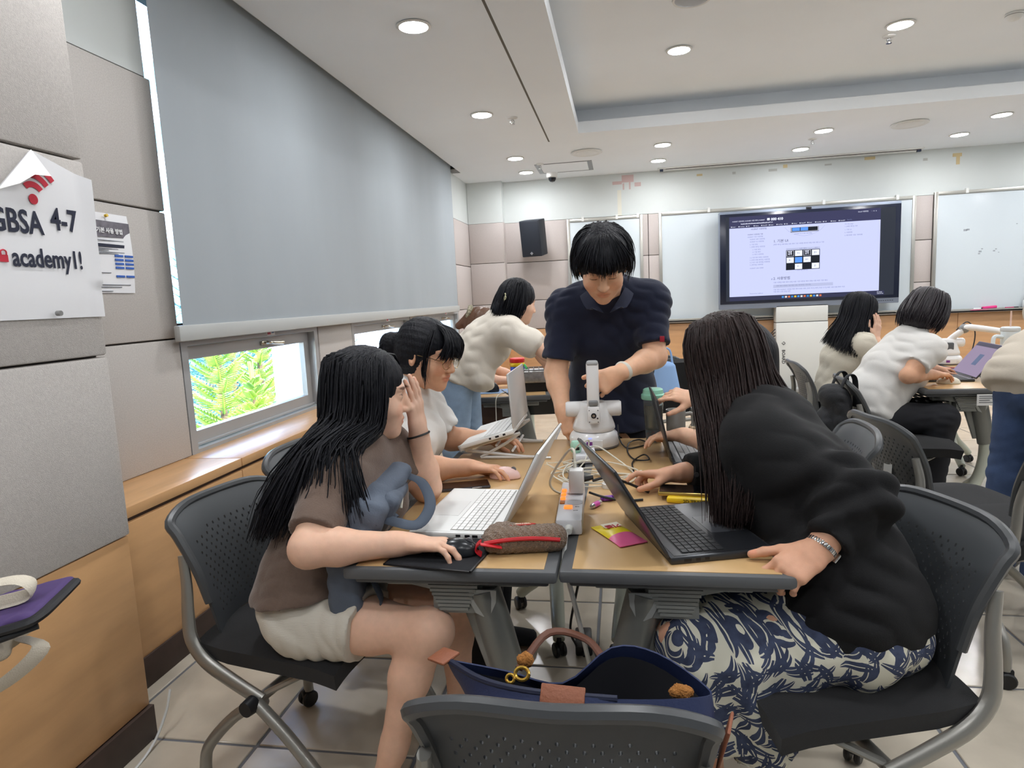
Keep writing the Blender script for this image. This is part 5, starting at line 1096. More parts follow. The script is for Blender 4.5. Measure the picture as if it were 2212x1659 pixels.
sdf_obj('fur_charm', [ell((.185, -.02, .165), (.020, .012, .012), None, .01)], .003, mat('fur_orange', 'B5793C', .95, bump=.9, bscale=300), tt, None, fur); sdf_obj('fur_charm', [ell((-.085, .03, .180), (.016, .012, .013), None, .01)], .003, mat('fur_orange', 'B5793C', .95, bump=.9, bscale=300), tt, None, fur)
# side table by the pillar with a pouch on a canvas bag
sdt = thing('side_table', 'small side table by the pillar under the canvas bag', 'table', (-1.325, .62, 0)); MB().bb(-.115, .115, -.33, .33, .69, .72, .004).build('tabletop', M_top, sdt)
for x in (-.09, .09):
    for y in (-.3, .3): MB().tube([(x, y, 0), (x, y, .69)], .014, 8).build('leg', M_silver, sdt)
cv = thing('canvas_bag', 'off white canvas bag with long handles by the pillar', 'bag', (-1.22, .84, .72)); M_cv = mat('canvas', 'D2C9B8', .9, bump=.3, bscale=400); cR = np.array((RZ(24) @ RY(-7)).to_3x3())
sdf_obj('body', [rbx((.03, .0, .032), (.17, .10, .026), cR, .02, .02)], .006, M_cv, cv, None, wrinkle(.007, (24, 20, 20), .5))
MB().tube([(.05, -.04, .085), (.13, .02, .135), (.20, .05, .150), (.225, .06, .135), (.20, .06, .115), (.10, .02, .10), (.03, -.02, .085)], .016, 8, 5, flat=.25, up=(0, 0, 1)).build('handle', M_cv, cv); MB().tube([(.20, .05, .045), (.235, .05, .03), (.20, .02, -.01), (.13, -.02, -.05), (.07, -.05, -.10), (.02, -.08, -.16)], .020, 8, 5, flat=.2, up=(.5, .5, 1)).build('handle', M_cv, cv)
pu = thing('zip_pouch', 'purple zip pouch with black edge lying on the canvas bag', 'pouch', (-1.10, .875, .80)); pR = np.array((RZ(22) @ RY(-9)).to_3x3()); ph_ = lambda x, y, z=0.: tuple(Vector(pR @ np.array([x, y, z])))
sdf_obj('body', [rbx((0, 0, 0), (.135, .085, .012), pR, .011, .01)], .004, mat('purple_cloth', '4A3768', .8), pu, None, wrinkle(.002, (30, 20, 20), .2)); MB().tube([ph_(-.13, -.088), ph_(.0, -.090), ph_(.11, -.088), ph_(.136, -.07), ph_(.138, .0), ph_(.136, .07)], .010, 8, 5, flat=.8).build('edge_binding', M_black, pu); MB().tube([ph_(-.10, -.097, -.012), ph_(.06, -.097, -.012), ph_(.135, -.075, -.012)], .006, 8, 4).build('zip_tape', M_black, pu)

# ---------------------------------------------------------------- papers on the wall
M_paper = mat('paper_white', 'E6E6E8', .7); M_ink = mat('ink_navy', '1F2438', .7); M_red = mat('ink_red', 'C2283C', .7)
wp = thing('wifi_poster', 'curling white wifi password sheet pinned to the pillar', 'poster', (-1.464, 1.47, 1.5))
def curl(y, z):   # sheet stands a little off the wall and waves near its edges
    return .007 + .022 * max(0, y - 1.615) * 8 * (.6 + .4 * math.sin(z * 16)) - .004 * max(0, 1.36 - z) * 10
Y0, Y1, Z0, Z1 = 1.30, 1.655, 1.305, 1.73
def pfn(u, v):
    y = Y0 + (Y1 - Y0) * u; z = Z0 + (Z1 - Z0) * v; r = (1.485 - y); top = 1.73 - (.28 * max(0, y - 1.485)) if y > 1.485 else 1.73 - 1.05 * r
    z = min(z, top) if top < z else z; e = (y - 1.62) * .25 * (v > .2) if y > 1.62 else 0
    return (curl(y, z) + max(0, e), y - 1.47, z - 1.5)
MB().grid(pfn, 36, 36, .0006).build('sheet', M_paper, wp)
MB().add([(.010, 1.485 - 1.47, 1.730 - 1.5), (.012, 1.375 - 1.47, 1.615 - 1.5), (.030, 1.515 - 1.47, 1.668 - 1.5), (.036, 1.46 - 1.47, 1.662 - 1.5), (.030, 1.42 - 1.47, 1.635 - 1.5)], [[0, 1, 4, 3], [0, 3, 2]]).build('folded_corner', mat('paper_back', 'EFEFEC', .7), wp, 60)
def on_poster(y, z, d=.0015): return T(.008 + d, y - 1.47, z - 1.5) @ RZ(90) @ RX(90)
def ptext(mb, s, y0, y1, z, size, bold):
    me = textmesh(s, size, .0002, 'LEFT', bold, 3); xs = [v.co.x for v in me.vertices]; k = (y1 - y0) / (max(xs) - min(xs))
    mb.add([(v.co.x - min(xs), v.co.y, v.co.z) for v in me.vertices], [list(p.vertices) for p in me.polygons], on_poster(y0, z) @ Matrix.Diagonal((k, 1, 1, 1)))
mb = MB(); ptext(mb, 'GBSA', 1.345, 1.492, 1.520, .080, .0016); ptext(mb, '4-7', 1.515, 1.602, 1.536, .080, .0016); ptext(mb, 'academy1!', 1.390, 1.600, 1.437, .066, .0014); o = mb.build('lettering', M_ink, wp, 0); o['kind'] = 'stuff'
for R_, a0, a1 in ((.030, -.75, .95), (.054, -.70, .95), (.078, .15, .95)):
    mb = MB(); pts = [(1.474 + R_ * math.sin(a), 1.613 + R_ * math.cos(a), a) for a in np.linspace(a0, a1, 16)]; w = .0075
    mb.add([(.0096, 1.474 + (R_ + q * w) * math.sin(a) - 1.47, 1.613 + (R_ + q * w) * math.cos(a) - 1.5) for _, _, a in pts for q in (-1, 1)], [[2 * i, 2 * i + 2, 2 * i + 3, 2 * i + 1] for i in range(15)]); mb.build('wifi_arc', M_red, wp, 0)
MB().lathe([(.0001, .001), (.013, .001), (.013, 0)], 20, on_poster(1.472, 1.606), False).build('wifi_dot', M_red, wp, 0)
mb = MB(); p = on_poster(1.368, 1.455, .001); mb.bb(-.011, .011, -.010, .007, 0, .001, M=p); mb.tube([(-.007, .007, .001), (-.007, .015, .001), (0, .019, .001), (.007, .015, .001), (.007, .007, .001)], .0018, 5, 3, M=p); mb.build('lock_symbol', M_red, wp, 0)
MB().cyl((0, 0, 0), .007, .012, 12, T(.022, .02, 1.318 - 1.5) @ RY(90)).build('push_pin', mat('pin_steel', '9A9A98', .3, .7), wp)
ns = thing('notice_sheet', 'printed notice sheet with blue buttons pinned behind the pillar', 'poster', (XL, 2.30, 1.55)); Yn, Zn = -.15, -.155
MB().grid(lambda u, v: (.004 + .010 * math.sin(v * 3) * u, Yn + .24 * u, Zn + .305 * v), 8, 8, .0005).build('sheet', M_paper, ns)
nx = lambda u, v: .006 + .010 * math.sin(v * 3) * u
def nrect(mb, u0, u1, v0, v1): mb.bb(nx((u0 + u1) / 2, (v0 + v1) / 2) - .001, nx((u0 + u1) / 2, (v0 + v1) / 2) + .0012, Yn + .24 * u0, Yn + .24 * u1, Zn + .305 * v0, Zn + .305 * v1)
mb = MB(); nrect(mb, .14, 1, .70, .90); mb.build('photo_band', mat('photo_grey', '6E6A72', .6, var=.4, scale=30), ns, 0); mb = MB(); nrect(mb, .0, .14, .70, .90); mb.build('red_block', M_red, ns, 0); mb = MB(); nrect(mb, .0, 1, .575, .615); mb.build('dark_band', M_ink, ns, 0)
for v in (.46, .41, .36, .31, .20):
    for u in (.60, .81): mb = MB(); nrect(mb, u, u + .18, v, v + .026); mb.build('blue_button', mat('ink_blue', '2C5CB0', .6), ns, 0)
mb = MB()
for k, v in enumerate((.655, .55, .53, .51, .49, .25, .10, .07, .02)): nrect(mb, .05 + .05 * (k % 2), .9 - .2 * (k % 3), v, v + .008)
mb.build('text_lines', M_lblink, ns, 0)['kind'] = 'stuff'; mb = MB(); nrect(mb, .0, .22, .48, .484); nrect(mb, .0, .22, .29, .294); nrect(mb, .215, .22, .29, .484); mb.build('red_outline', M_red, ns, 0)
mb = MB(); addtext(mb, '기본 사용 방법', .022, T(.0145, -.085, .075) @ RZ(90) @ RX(90), 'LEFT', .0005); mb.build('band_lettering', mat('print_white', 'F0F0F0', .6), ns, 0)
MB().tube([(.012, -.03, .138), (.022, -.03, .140)], .006, 8).build('push_pin', mat('pin_yellow', 'D9B32A', .4), ns)
# ---------------------------------------------------------------- the people round the near tables
def at(px, py, Y):
    """world point at depth Y seen at photo pixel px,py (2212x1659 frame)"""
    d = CAMR.T @ np.array([(px - 1106) / 1404.0, (py - 829.5) / 1404.0, 1.0]); return np.array([0, 0, 1.3]) + d * (Y / d[1])
V3 = lambda *a: np.array(a, float)
def person(label, loc):
    return thing('person', label, 'person', tuple(loc), 0)
def adopt(o, t):
    o.parent = t; o.matrix_parent_inverse = Matrix.Translation(-Vector(t.location)); return o
def build_body(t, J, g, sk, Hd, hands, fwd, bust=0, boxh=.003, coarse=.008, legs=True, arms=('L', 'R'), extra=()):
    side = unit(J['shR'] - J['shL'])
    P = torso_prims(J, side, g * .96, 0, bust, fwd); tint = []
    hp, W, R = Hd['prims']; P += hp; tint += Hd['tint']
    P.append(cone(J['neck'], W(0, -.028, -.055), .052 * g, .050 * g, .025)); P.append(cone(lerp(J['neck'], J['chest'], .15), lerp(J['neck'], W(0, -.03, -.07), .5), .065 * g, .052 * g, .04))
    for s in arms: P += limb_arm(J['sh' + s], J['el' + s], J['wr' + s], g)
    if legs:
        for s in ('L', 'R'):
            if 'kn' + s in J:
                P += limb_leg(J['hip' + s], J['kn' + s], J['an' + s], g * J.get('lg', 1), J.get('lf', fwd))
    c = W(0, .01, -.01); boxes = [(c - .135, c + .135, boxh)]
    for hpz, nails, wr in hands:
        P += hpz; tint += nails
        q = np.array([np.minimum(*_bb(p)) for p in hpz]), np.array([np.maximum(*_bb(p)) for p in hpz]); boxes.append((q[0].min(0) - .006, q[1].max(0) + .006, boxh))
    P += list(extra)
    return adopt(sdf_obj('body', P, coarse, sk, None, boxes, None, tint), t)
def surf(prims, a, b, n=900):
    """first point on the way from a to b that lies on the union of the forms"""
    tt_ = np.linspace(0, 1, n).astype(np.float32); X = [np.float32(a[i]) + tt_ * np.float32(b[i] - a[i]) for i in range(3)]
    d = np.min([_dist(p, *X) for p in prims if p[4] > 0], 0); k = np.argmax(d < .002); return np.array([x[k] for x in X], float)
def garment(t, name, prims, m, h=.007, disp=None): return adopt(sdf_obj(name, prims, h, m, None, None, disp), t)
def make_head(c, f, u=(0, 0, 1), s=1.0, lip=(.90, .66, .64), eyes='open', nose=.92, ears=True):
    hp, W, R = head_prims(c, f, u, s, nose, ears); return {'prims': (hp, W, R), 'tint': face_tint(W, R, s, lip, True, eyes), 'W': W, 'R': R, 's': s}
def hair_cap(H, infl=.012, low=-.02, front=.030, fr_z=.050, back=-.09):
    """skull-hugging hair volume with the face left free"""
    W, R, s = H['W'], H['R'], H['s']; i = infl
    P = [ell(W(0, -.018, .036), ((.077 + i) * s, (.094 + i) * s, (.086 + i) * s), R, .01), ell(W(0, -.045, -.02), ((.068 + i) * s, (.064 + i) * s, (.075 + i) * s), R, .03)]
    P.append(sub(ell(W(0, .112, -.045), (.066 * s, .088 * s, .098 * s), R, .012)))
    return P

# woman in brown knit, turned away, hand raised to her cheek
t = person('woman in brown knit top and cream shorts, hand on mouse, face turned away', (-.86, 1.53, .0)); W1 = t
J = dict(pel=V3(-.815, 1.51, .55), chest=V3(-.745, 1.55, .785), neck=V3(-.705, 1.60, .935), shR=V3(-.705, 1.465, .885), shL=V3(-.675, 1.735, .895), elR=V3(-.705, 1.305, .765), wrR=V3(-.495, 1.378, .752),
         elL=V3(-.575, 1.79, .762), wrL=V3(-.568, 1.725, .945), hipR=V3(-.78, 1.445, .52), hipL=V3(-.79, 1.585, .52), knR=V3(-.455, 1.375, .54), anR=V3(-.60, 1.355, .14), knL=V3(-.435, 1.58, .53), anL=V3(-.47, 1.63, .12), lf=V3(1, 0, 0), lg=.88)
H = make_head(V3(-.668, 1.635, 1.062), (.92, .38, -.12), (.05, .05, 1), .98)
hR = hand_prims(J['wrR'], (.97, -.02, -.02), (.05, .12, 1), True, .96, ((14, 28, 18), (16, 30, 20), (18, 32, 20), (20, 30, 18)), 7, (38, 10, 8), tdown=26); hL = hand_prims(J['wrL'], (-.05, -.08, 1), (.95, -.25, .05), False, .96, ((4, 10, 6), (3, 9, 6), (5, 10, 6), (8, 12, 8)), 3, (28, 8, 6))
sk1 = skin('light_a', 'E2B79D')
foot = [econe(J['anR'] + V3(0, 0, -.04), J['anR'] + V3(.16, 0, -.105), (0, 1, 0), (.036, .035), (.045, .022), .03), econe(J['anL'] + V3(0, 0, -.04), J['anL'] + V3(.17, 0, -.095), (0, 1, 0), (.036, .035), (.045, .022), .03)]
build_body(t, J, .95, sk1, H, [(hR[0], hR[1], 0), (hL[0], hL[1], 0)], (1, .1, 0), .6, extra=foot)
M_knit = mat('brown_knit', '6B594E', .95, var=.06, scale=120, bump=.2, bscale=260, sheen=.25)
sd = unit(J['shR'] - J['shL']); hemz = [((0, 0, .605), (-.25, 0, -1))]
P = torso_prims(J, sd, .99, .020, 1.0, (1, .1, 0)); P.append(econe(J['pel'] + V3(.01, 0, .0), J['pel'] + V3(.02, 0, .08), sd, (.185, .140), (.165, .125), .04)); P = [p[:3] + ([((-.80, 1.5, .592), (.10, -.10, -1))],) + p[4:] for p in P]
for s in ('R', 'L'):
    a, b = J['sh' + s], J['el' + s]; e = lerp(a, b, .80 if s == 'R' else .62); P.append(cone(lerp(a, b, .05), lerp(a, b, 1.15), .066, .058, .03, [(e, b - a)]))
P.append(cone(lerp(J['neck'], J['chest'], .25), lerp(J['neck'], J['chest'], -.12), .085, .060, .04))
garment(t, 'knit_top', P, M_knit, .006, wrinkle(.0045, (16, 12, 22), .7))
hem = [econe(V3(-.815, 1.515, .53), V3(-.795, 1.52, .655), sd, (.188, .142), (.166, .124), .01)]
garment(t, 'waist_rib', [p[:3] + ([((-.80, 1.5, .628), (-.10, .1, 1)), ((-.80, 1.5, .588), (.10, -.10, -1))],) + p[4:] for p in hem], M_knit, .005)
M_short = mat('cream_corduroy', 'CFC9BC', .9, bump=.25, bscale=200, stretch=(.2, 1, 4), sheen=.1)
P = [econe(J['pel'] + V3(0, 0, -.015), J['pel'] + V3(.01, 0, .0), sd, (.172, .13), (.160, .12), .04)]
for s in ('R', 'L'):
    a, b = J['hip' + s], J['kn' + s]; P.append(cone(a, lerp(a, b, .7), .090, .090, .05, [(lerp(a, b, .46), unit(b - a) + V3(0, 0, -.25))]))
garment(t, 'shorts', P, M_short, .006, wrinkle(.005, (30, 10, 14), 2.1))
W, R = H['W'], H['R']; hm = M_hair('black', '15161C')
cap = hair_cap(H, .014)
def hang(x, y, z0, pts): return [W(x, y, z0)] + pts
c0 = V3(-.668, 1.635, 1.066)
G1 = []   # curtain from the parting over the near side and back
for k in range(13):
    a = k / 12
    th = math.radians(-60 - 135 * a)   # around the head from near temple to far back (angle about up axis, 0 = forward, negative = person's right)
    dx, dy = math.sin(-th), math.cos(th); r = .094
    top = W(.012, .035 - .06 * a, .120); m1 = W(dx * r * .75, dy * r * 1.05 - .012, .100); m2 = W(dx * r * 1.02, dy * r * 1.12 - .014, .030); m3 = W(dx * r * 1.05, dy * r * 1.08 - .016, -.06)
    s = a
    b1 = np.array([np.interp(s, [0, .3, .6, 1], v) for v in ((-.655, -.71, -.785, -.76), (1.47, 1.415, 1.45, 1.66), (.95, .95, .95, .96))]); b2 = np.array([np.interp(s, [0, .3, .6, 1], v) for v in ((-.62, -.715, -.85, -.83), (1.41, 1.375, 1.40, 1.60), (.86, .86, .86, .86))])
    b3 = np.array([np.interp(s, [0, .3, .6, 1], v) for v in ((-.60, -.76, -.895, -.87), (1.41, 1.365, 1.39, 1.58), (.80, .775, .745, .78))])
    G1.append([top, m1, m2, m3, lerp(m3, b1, .5), b1, b2, b3])
G2 = []
for k in range(5):
    a = k / 4; th = math.radians(30 + 120 * a); dx, dy = math.sin(-th), math.cos(th); r = .094
    b = V3(-.70 - .06 * a, 1.78 - .03 * a, .85)
    G2.append([W(.012, .035 - .06 * a, .118), W(dx * r * .75, dy * r * 1.05 - .012, .100), W(dx * r * 1.02, dy * r * 1.1 - .014, .03), W(dx * r * 1.05, dy * r * 1.06 - .016, -.06), lerp(W(dx * r * 1.05, dy * r * 1.06 - .016, -.06), b, .3), lerp(W(dx * r, dy * r, -.06), b, .6), lerp(W(dx * r, dy * r, -.06), b, .8), b])
adopt(hair_obj(None, hm, [hair_sheet(G1, 1500, .0032, .008, 1), hair_sheet(G1, 420, .007, .003, 2), hair_sheet(G2, 260, .004, .008, 3)], cap, .005, disp=strand_disp(c0, R[:, 2])), t)
ht = adopt(MB().tube([list(J['wrL'] + V3(.031 * math.cos(a), .028 * math.sin(a), -.012 + .008 * math.cos(a))) for a in np.linspace(0, 6.283, 20)], .003, 6).build('hair_tie', M_black), t)

# ponytailed woman with round glasses in a white tee
t = person('woman with ponytail, round glasses and white tee using pink mouse', (-.86, 2.16, 0)); W2 = t
J = dict(pel=V3(-.875, 2.17, .55), chest=V3(-.80, 2.17, .83), neck=V3(-.755, 2.17, 1.0), shR=V3(-.765, 2.015, .955), shL=V3(-.755, 2.325, .955), elR=V3(-.655, 1.975, .765), wrR=V3(-.495, 2.04, .755),
         elL=V3(-.66, 2.40, .77), wrL=V3(-.51, 2.405, .775), hipR=V3(-.86, 2.08, .53), hipL=V3(-.86, 2.26, .53), knR=V3(-.46, 2.06, .53), anR=V3(-.50, 2.06, .1), knL=V3(-.46, 2.28, .53), anL=V3(-.50, 2.28, .1), lf=V3(1, 0, 0), lg=.9)
H = make_head(V3(-.660, 2.155, 1.122), (.93, -.26, -.22), (.15, .0, 1), .98, (.90, .66, .64))
hR = hand_prims(J['wrR'], (.96, -.15, -.04), (.0, .15, 1), True, .95, ((10, 22, 14), (12, 24, 14), (14, 26, 16), (16, 26, 16)), 6, (36, 10, 8), tdown=24); hL = hand_prims(J['wrL'], (.95, -.1, -.05), (.1, 0, 1), False, .95, ((20, 25, 15),) * 4, 6, (40, 10, 8))
sk2 = skin('tan_a', 'D3A283')
build_body(t, J, .95, sk2, H, [(hR[0], hR[1], 0), (hL[0], hL[1], 0)], (1, 0, 0), .5)
M_tee = mat('white_cotton', 'DAD8D4', .9, bump=.1, bscale=300)
sd = unit(J['shR'] - J['shL']); P = torso_prims(J, sd, 1.0, .022, .9, (1, 0, 0))
for s in ('R', 'L'):
    a, b = J['sh' + s], J['el' + s]; P.append(cone(lerp(a, b, .0), lerp(a, b, 1.1), .070, .072, .03, [(lerp(a, b, .74), b - a)]))
P.append(cone(lerp(J['neck'], J['chest'], .3), lerp(J['neck'], J['chest'], -.05), .085, .066, .04)); P.append(econe(J['pel'], J['pel'] + V3(.02, 0, .1), sd, (.19, .14), (.175, .13), .04))
garment(t, 'tee_shirt', P, M_tee, .0065, wrinkle(.006, (20, 9, 26), 1.2))
mb = MB(); c = J['chest'] + V3(.135, -.03, .04)
adopt(MB().box(tuple(c), (.004, .05, .05), .001, None).build('chest_print', mat('print_blue', '6F8FAE', .8)), t)
P = [econe(J['pel'], J['pel'] + V3(0, 0, .04), sd, (.17, .13), (.165, .125), .04)]
for s in ('R', 'L'): P += [cone(J['hip' + s], J['kn' + s], .095, .07, .04), cone(J['kn' + s], J['an' + s] + V3(0, 0, -.04), .068, .055, .03), econe(J['an' + s] + V3(.0, 0, -.06), J['an' + s] + V3(.14, 0, -.07), (0, 1, 0), (.04, .04), (.045, .025), .02)]
garment(t, 'trousers', P, mat('black_trousers', '1C1D22', .9), .01)
W, R = H['W'], H['R']
cap = hair_cap(H, .010) + [cone(W(0, -.115, .03), W(0, -.155, .01), .022, .030, .02), cone(W(0, -.155, .01), W(0, -.165, -.06), .034, .036, .03), cone(W(0, -.165, -.06), W(0, -.14, -.14), .034, .016, .03)]
G = []
for k in range(9):   # fringe swept over the forehead
    a = k / 8; x = .062 - .124 * a
    G.append([W(x * .25, .02, .118), W(x * .6, .068, .102), W(x * .9, .100, .068), W(x * 1.05, .116 - abs(x) * .35, .034 - .02 * abs(a - .5)), W(x * 1.12, .114 - abs(x) * .45, .012 - .01 * abs(a - .5))])
G5 = []
for q in (-1, 1): G5.append([[W(q * .05, .05, .10), W(q * .078, .055, .05), W(q * .080, .052, .0), W(q * .076, .05, -.06), W(q * .066, .052, -.10)], [W(q * .05, .03, .10), W(q * .082, .040, .05), W(q * .083, .038, .0), W(q * .079, .04, -.05), W(q * .070, .045, -.085)]])
Gp = [[W(.02 * math.cos(a), -.11, .03 + .02 * math.sin(a)), W(.03 * math.cos(a), -.155, .02 + .02 * math.sin(a)), W(.036 * math.cos(a), -.172 + .025 * math.sin(a), -.04), W(.034 * math.cos(a), -.168 + .025 * math.sin(a), -.10), W(.015 * math.cos(a), -.14 + .01 * math.sin(a), -.17)] for a in np.linspace(0, 6.283, 9)]
adopt(hair_obj(None, hm, [hair_sheet(G, 320, .0022, .004, 4), hair_sheet(G5[0], 14, .0022, .004, 5), hair_sheet(G5[1], 14, .0022, .004, 6), hair_sheet(Gp, 300, .003, .005, 7)], cap, .005, disp=strand_disp(W(0, -.02, .03), R[:, 1], .0016, 60)), t)
mb = MB()   # spectacles
for q in (-1, 1):
    c = W(q * .033, .104, -.004); mb.tube([tuple(c + R[:, 0] * .0235 * math.cos(a) + R[:, 2] * .022 * math.sin(a) - R[:, 1] * (.004 * (math.cos(a) * q > 0) * abs(math.cos(a)))) for a in np.linspace(0, 6.283, 25)], .0011, 5, 1, False)
    mb.tube([tuple(W(q * .056, .100, .0)), tuple(W(q * .074, .06, .006)), tuple(W(q * .080, -.005, .006))], .0012, 5)
mb.tube([tuple(W(-.0105, .106, 0)), tuple(W(0, .110, .003)), tuple(W(.0105, .106, 0))], .0011, 5)
gl = adopt(mb.build('glasses', mat('gold_wire', 'B89A6A', .25, .9)), t)
for q in (-1, 1):
    lm = MB().lathe([(.0001, 0), (.023, 0), (.0235, .0006), (.0001, .0006)], 24, frame(W(q * .033, .1035, -.004), R[:, 0], R[:, 2])); o = lm.build('lens', mat('lens_glass', 'FFFFFF', .02, trans=1.0, ior=1.08)); o.parent = gl; o.matrix_parent_inverse = gl.matrix_parent_inverse.copy()

# man in navy polo bending over the robot arm
t = person('man in navy polo shirt bending over the white robot arm', (-.05, 2.95, 0)); MAN = t
J = dict(pel=V3(-.05, 2.98, .86), chest=V3(-.055, 2.84, 1.13), neck=V3(-.052, 2.70, 1.325), shR=V3(-.225, 2.74, 1.255), shL=V3(.122, 2.74, 1.272), elR=V3(-.272, 2.70, .985), wrR=V3(-.235, 2.575, .835),
         elL=V3(.132, 2.645, 1.045), wrL=V3(-.010, 2.455, 1.005), hipR=V3(-.145, 2.99, .85), hipL=V3(.045, 2.99, .85), knR=V3(-.16, 2.98, .46), anR=V3(-.17, 3.02, .09), knL=V3(.06, 2.98, .46), anL=V3(.07, 3.02, .09), lf=V3(0, -1, 0))
H = make_head(V3(-.062, 2.50, 1.408), (.04, -.84, -.54), (.02, -.50, .84), 1.06, (.92, .72, .68), 'closed', 1.05)
hR = hand_prims(J['wrR'], (.38, -.48, -.62), (-.35, -.80, .45), True, 1.06, ((10, 20, 12), (25, 35, 20), (30, 40, 25), (35, 40, 25)), 5, (30, 15, 10)); hL = hand_prims(J['wrL'], (-.72, -.10, -.45), (.15, -.85, .35), False, 1.06, ((22, 45, 25), (30, 50, 28), (34, 52, 28), (38, 50, 28)), 4, (30, 8, 5), tdown=12)
sk3 = skin('tan_b', 'DDAE8E')
build_body(t, J, 1.06, sk3, H, [(hR[0], hR[1], 0), (hL[0], hL[1], 0)], (0, -1, -.2))
M_navy = mat('navy_pique', '171D33', .92, var=.08, scale=200, bump=.15, bscale=500, sheen=.12)
sd = unit(J['shR'] - J['shL']); P = torso_prims(J, sd, 1.06, .022, 0, None)
P.append(econe(J['pel'] + V3(0, .01, -.20), J['pel'] + V3(0, 0, .1), sd, (.20, .15), (.185, .14), .05, [(J['pel'] + V3(0, 0, -.17), (0, 0, -1))]))
for s in ('R', 'L'):
    a, b = J['sh' + s], J['el' + s]; P.append(cone(lerp(a, b, .08), lerp(a, b, 1.2), .066, .067, .05, [(lerp(a, b, .80), b - a)]))
P.append(sub(cone(J['neck'] + V3(0, -.10, .02), J['neck'] + V3(0, -.165, -.10), .056, .010, .010)))
POLO = list(P); garment(t, 'polo_shirt', P, M_navy, .0065, wrinkle(.006, (14, 10, 18), .3))
def shirt_pt(x, z):   # front of the polo near the neckline
    return V3(x, 2.70 - (1.30 - z) * -.10 - .085, z)
W, R = H['W'], H['R']
nb = J['neck']; col = MB()
for q in (-1, 1):
    pts = [nb + V3(q * .02, .045, .03), nb + V3(q * .07, .01, .028), nb + V3(q * .075, -.045, .005), nb + V3(q * .05, -.10, -.04), nb + V3(q * .012, -.135, -.095)]
    low = [p + V3(q * .03, -.012, -.035) for p in pts]; low[-1] = pts[-1] + V3(q * .045, .01, .02)
    SP = smooth_path([Vector(p) for p in pts], 4); SL = smooth_path([Vector(p) for p in low], 4)
    col.grid(lambda u, v, SP=SP, SL=SL: SP[int(round(u * (len(SP) - 1)))].lerp(SL[int(round(u * (len(SL) - 1)))], v), len(SP) - 1, 2, .004 * q)
adopt(col.build('collar', M_navy), t)
lg = MB(); lc = surf(POLO, at(1370, 686, .5), at(1370, 686, 3.2)) + V3(0, -.008, .002)
for a, b2 in (((0, 0), (.010, .012)), ((.010, .012), (.004, .024)), ((0, 0), (-.012, .006)), ((.004, -.004), (.012, -.016)), ((-.004, -.002), (-.010, -.016)), ((.004, .024), (-.006, .032))): lg.tube([(lc[0] + a[0], lc[1], lc[2] + a[1]), (lc[0] + b2[0], lc[1], lc[2] + b2[1])], .0045, 6)
adopt(lg.build('chest_emblem', mat('emblem_red', 'B4202C', .7)), t)
e = surf(POLO, at(1430, 732, .5), at(1430, 732, 3.2)) + V3(.0, -.006, .0); adopt(MB().box(tuple(e), (.018, .008, .022), .001, None).build('sleeve_tab', mat('tab_red', '9C1C30', .7)), t)
P = [econe(J['pel'] + V3(0, 0, -.05), J['pel'] + V3(0, 0, .06), sd, (.185, .135), (.175, .13), .04)]
for s in ('R', 'L'): P += [cone(J['hip' + s], J['kn' + s], .098, .078, .04), cone(J['kn' + s], J['an' + s] + V3(0, 0, -.02), .078, .062, .03)]
garment(t, 'trousers', P, mat('navy_trousers', '15171F', .9), .009, wrinkle(.004, (12, 12, 20), 2))
for s in ('R', 'L'): a = J['an' + s]; adopt(MB().ball((a[0], a[1] - .06, .045), .05, 16, None, (.95, 2.6, .9)).build('shoe', M_black), t)
cap = hair_cap(H, .016) + [ell(W(0, .05, .075), (.074, .062, .05), R, .03), ell(W(0, -.01, .07), (.086, .10, .068), R, .03)]
G = []
for k in range(13):
    a = k / 12; x = .085 - .17 * a
    G.append([W(x * .15, -.02, .130), W(x * .6, .055, .128), W(x * .95, .106 - abs(x) * .35, .092), W(x * 1.08, .126 - abs(x) * .55, .062), W(x * 1.08, .124 - abs(x) * .55, .034 + .008 * math.sin(a * 9) - .3 * abs(x) ** 1.4)])
Gs = []
for k in range(16):
    th = math.radians(70 + 220 * k / 15); dx, dy = math.sin(th), math.cos(th)
    Gs.append([W(0, -.02, .130), W(dx * .06, dy * .065 - .02, .122), W(dx * .096, dy * .105 - .02, .07), W(dx * .100, dy * .110 - .02, .01), W(dx * .090, dy * .10 - .018, -.05)])
adopt(hair_obj(None, hm, [hair_sheet(G, 700, .0024, .004, 8), hair_sheet(Gs, 900, .0026, .005, 9)], cap, .005, disp=strand_disp(W(0, -.02, .1), R[:, 2], .002, 50)), t)
wr = J['wrL']; ax = unit(J['wrL'] - J['elL']); u1 = unit(np.cross(ax, (0, 0, 1))); u2 = np.cross(ax, u1); wc = wr - ax * .022
wa = adopt(MB().tube([tuple(wc + u1 * .033 * math.cos(a) + u2 * .030 * math.sin(a)) for a in np.linspace(0, 6.283, 24)], .011, 6, 1, True, None, .35).build('watch_strap', mat('cream_strap', 'D9D6CB', .6)), t)
o = MB().box((0, 0, 0), (.03, .03, .010), .004, frame(wc + u1 * .034 * -.3 + u2 * .031, u1, ax)).build('watch_case', M_chrome); o.parent = wa; o.matrix_parent_inverse = wa.matrix_parent_inverse.copy()

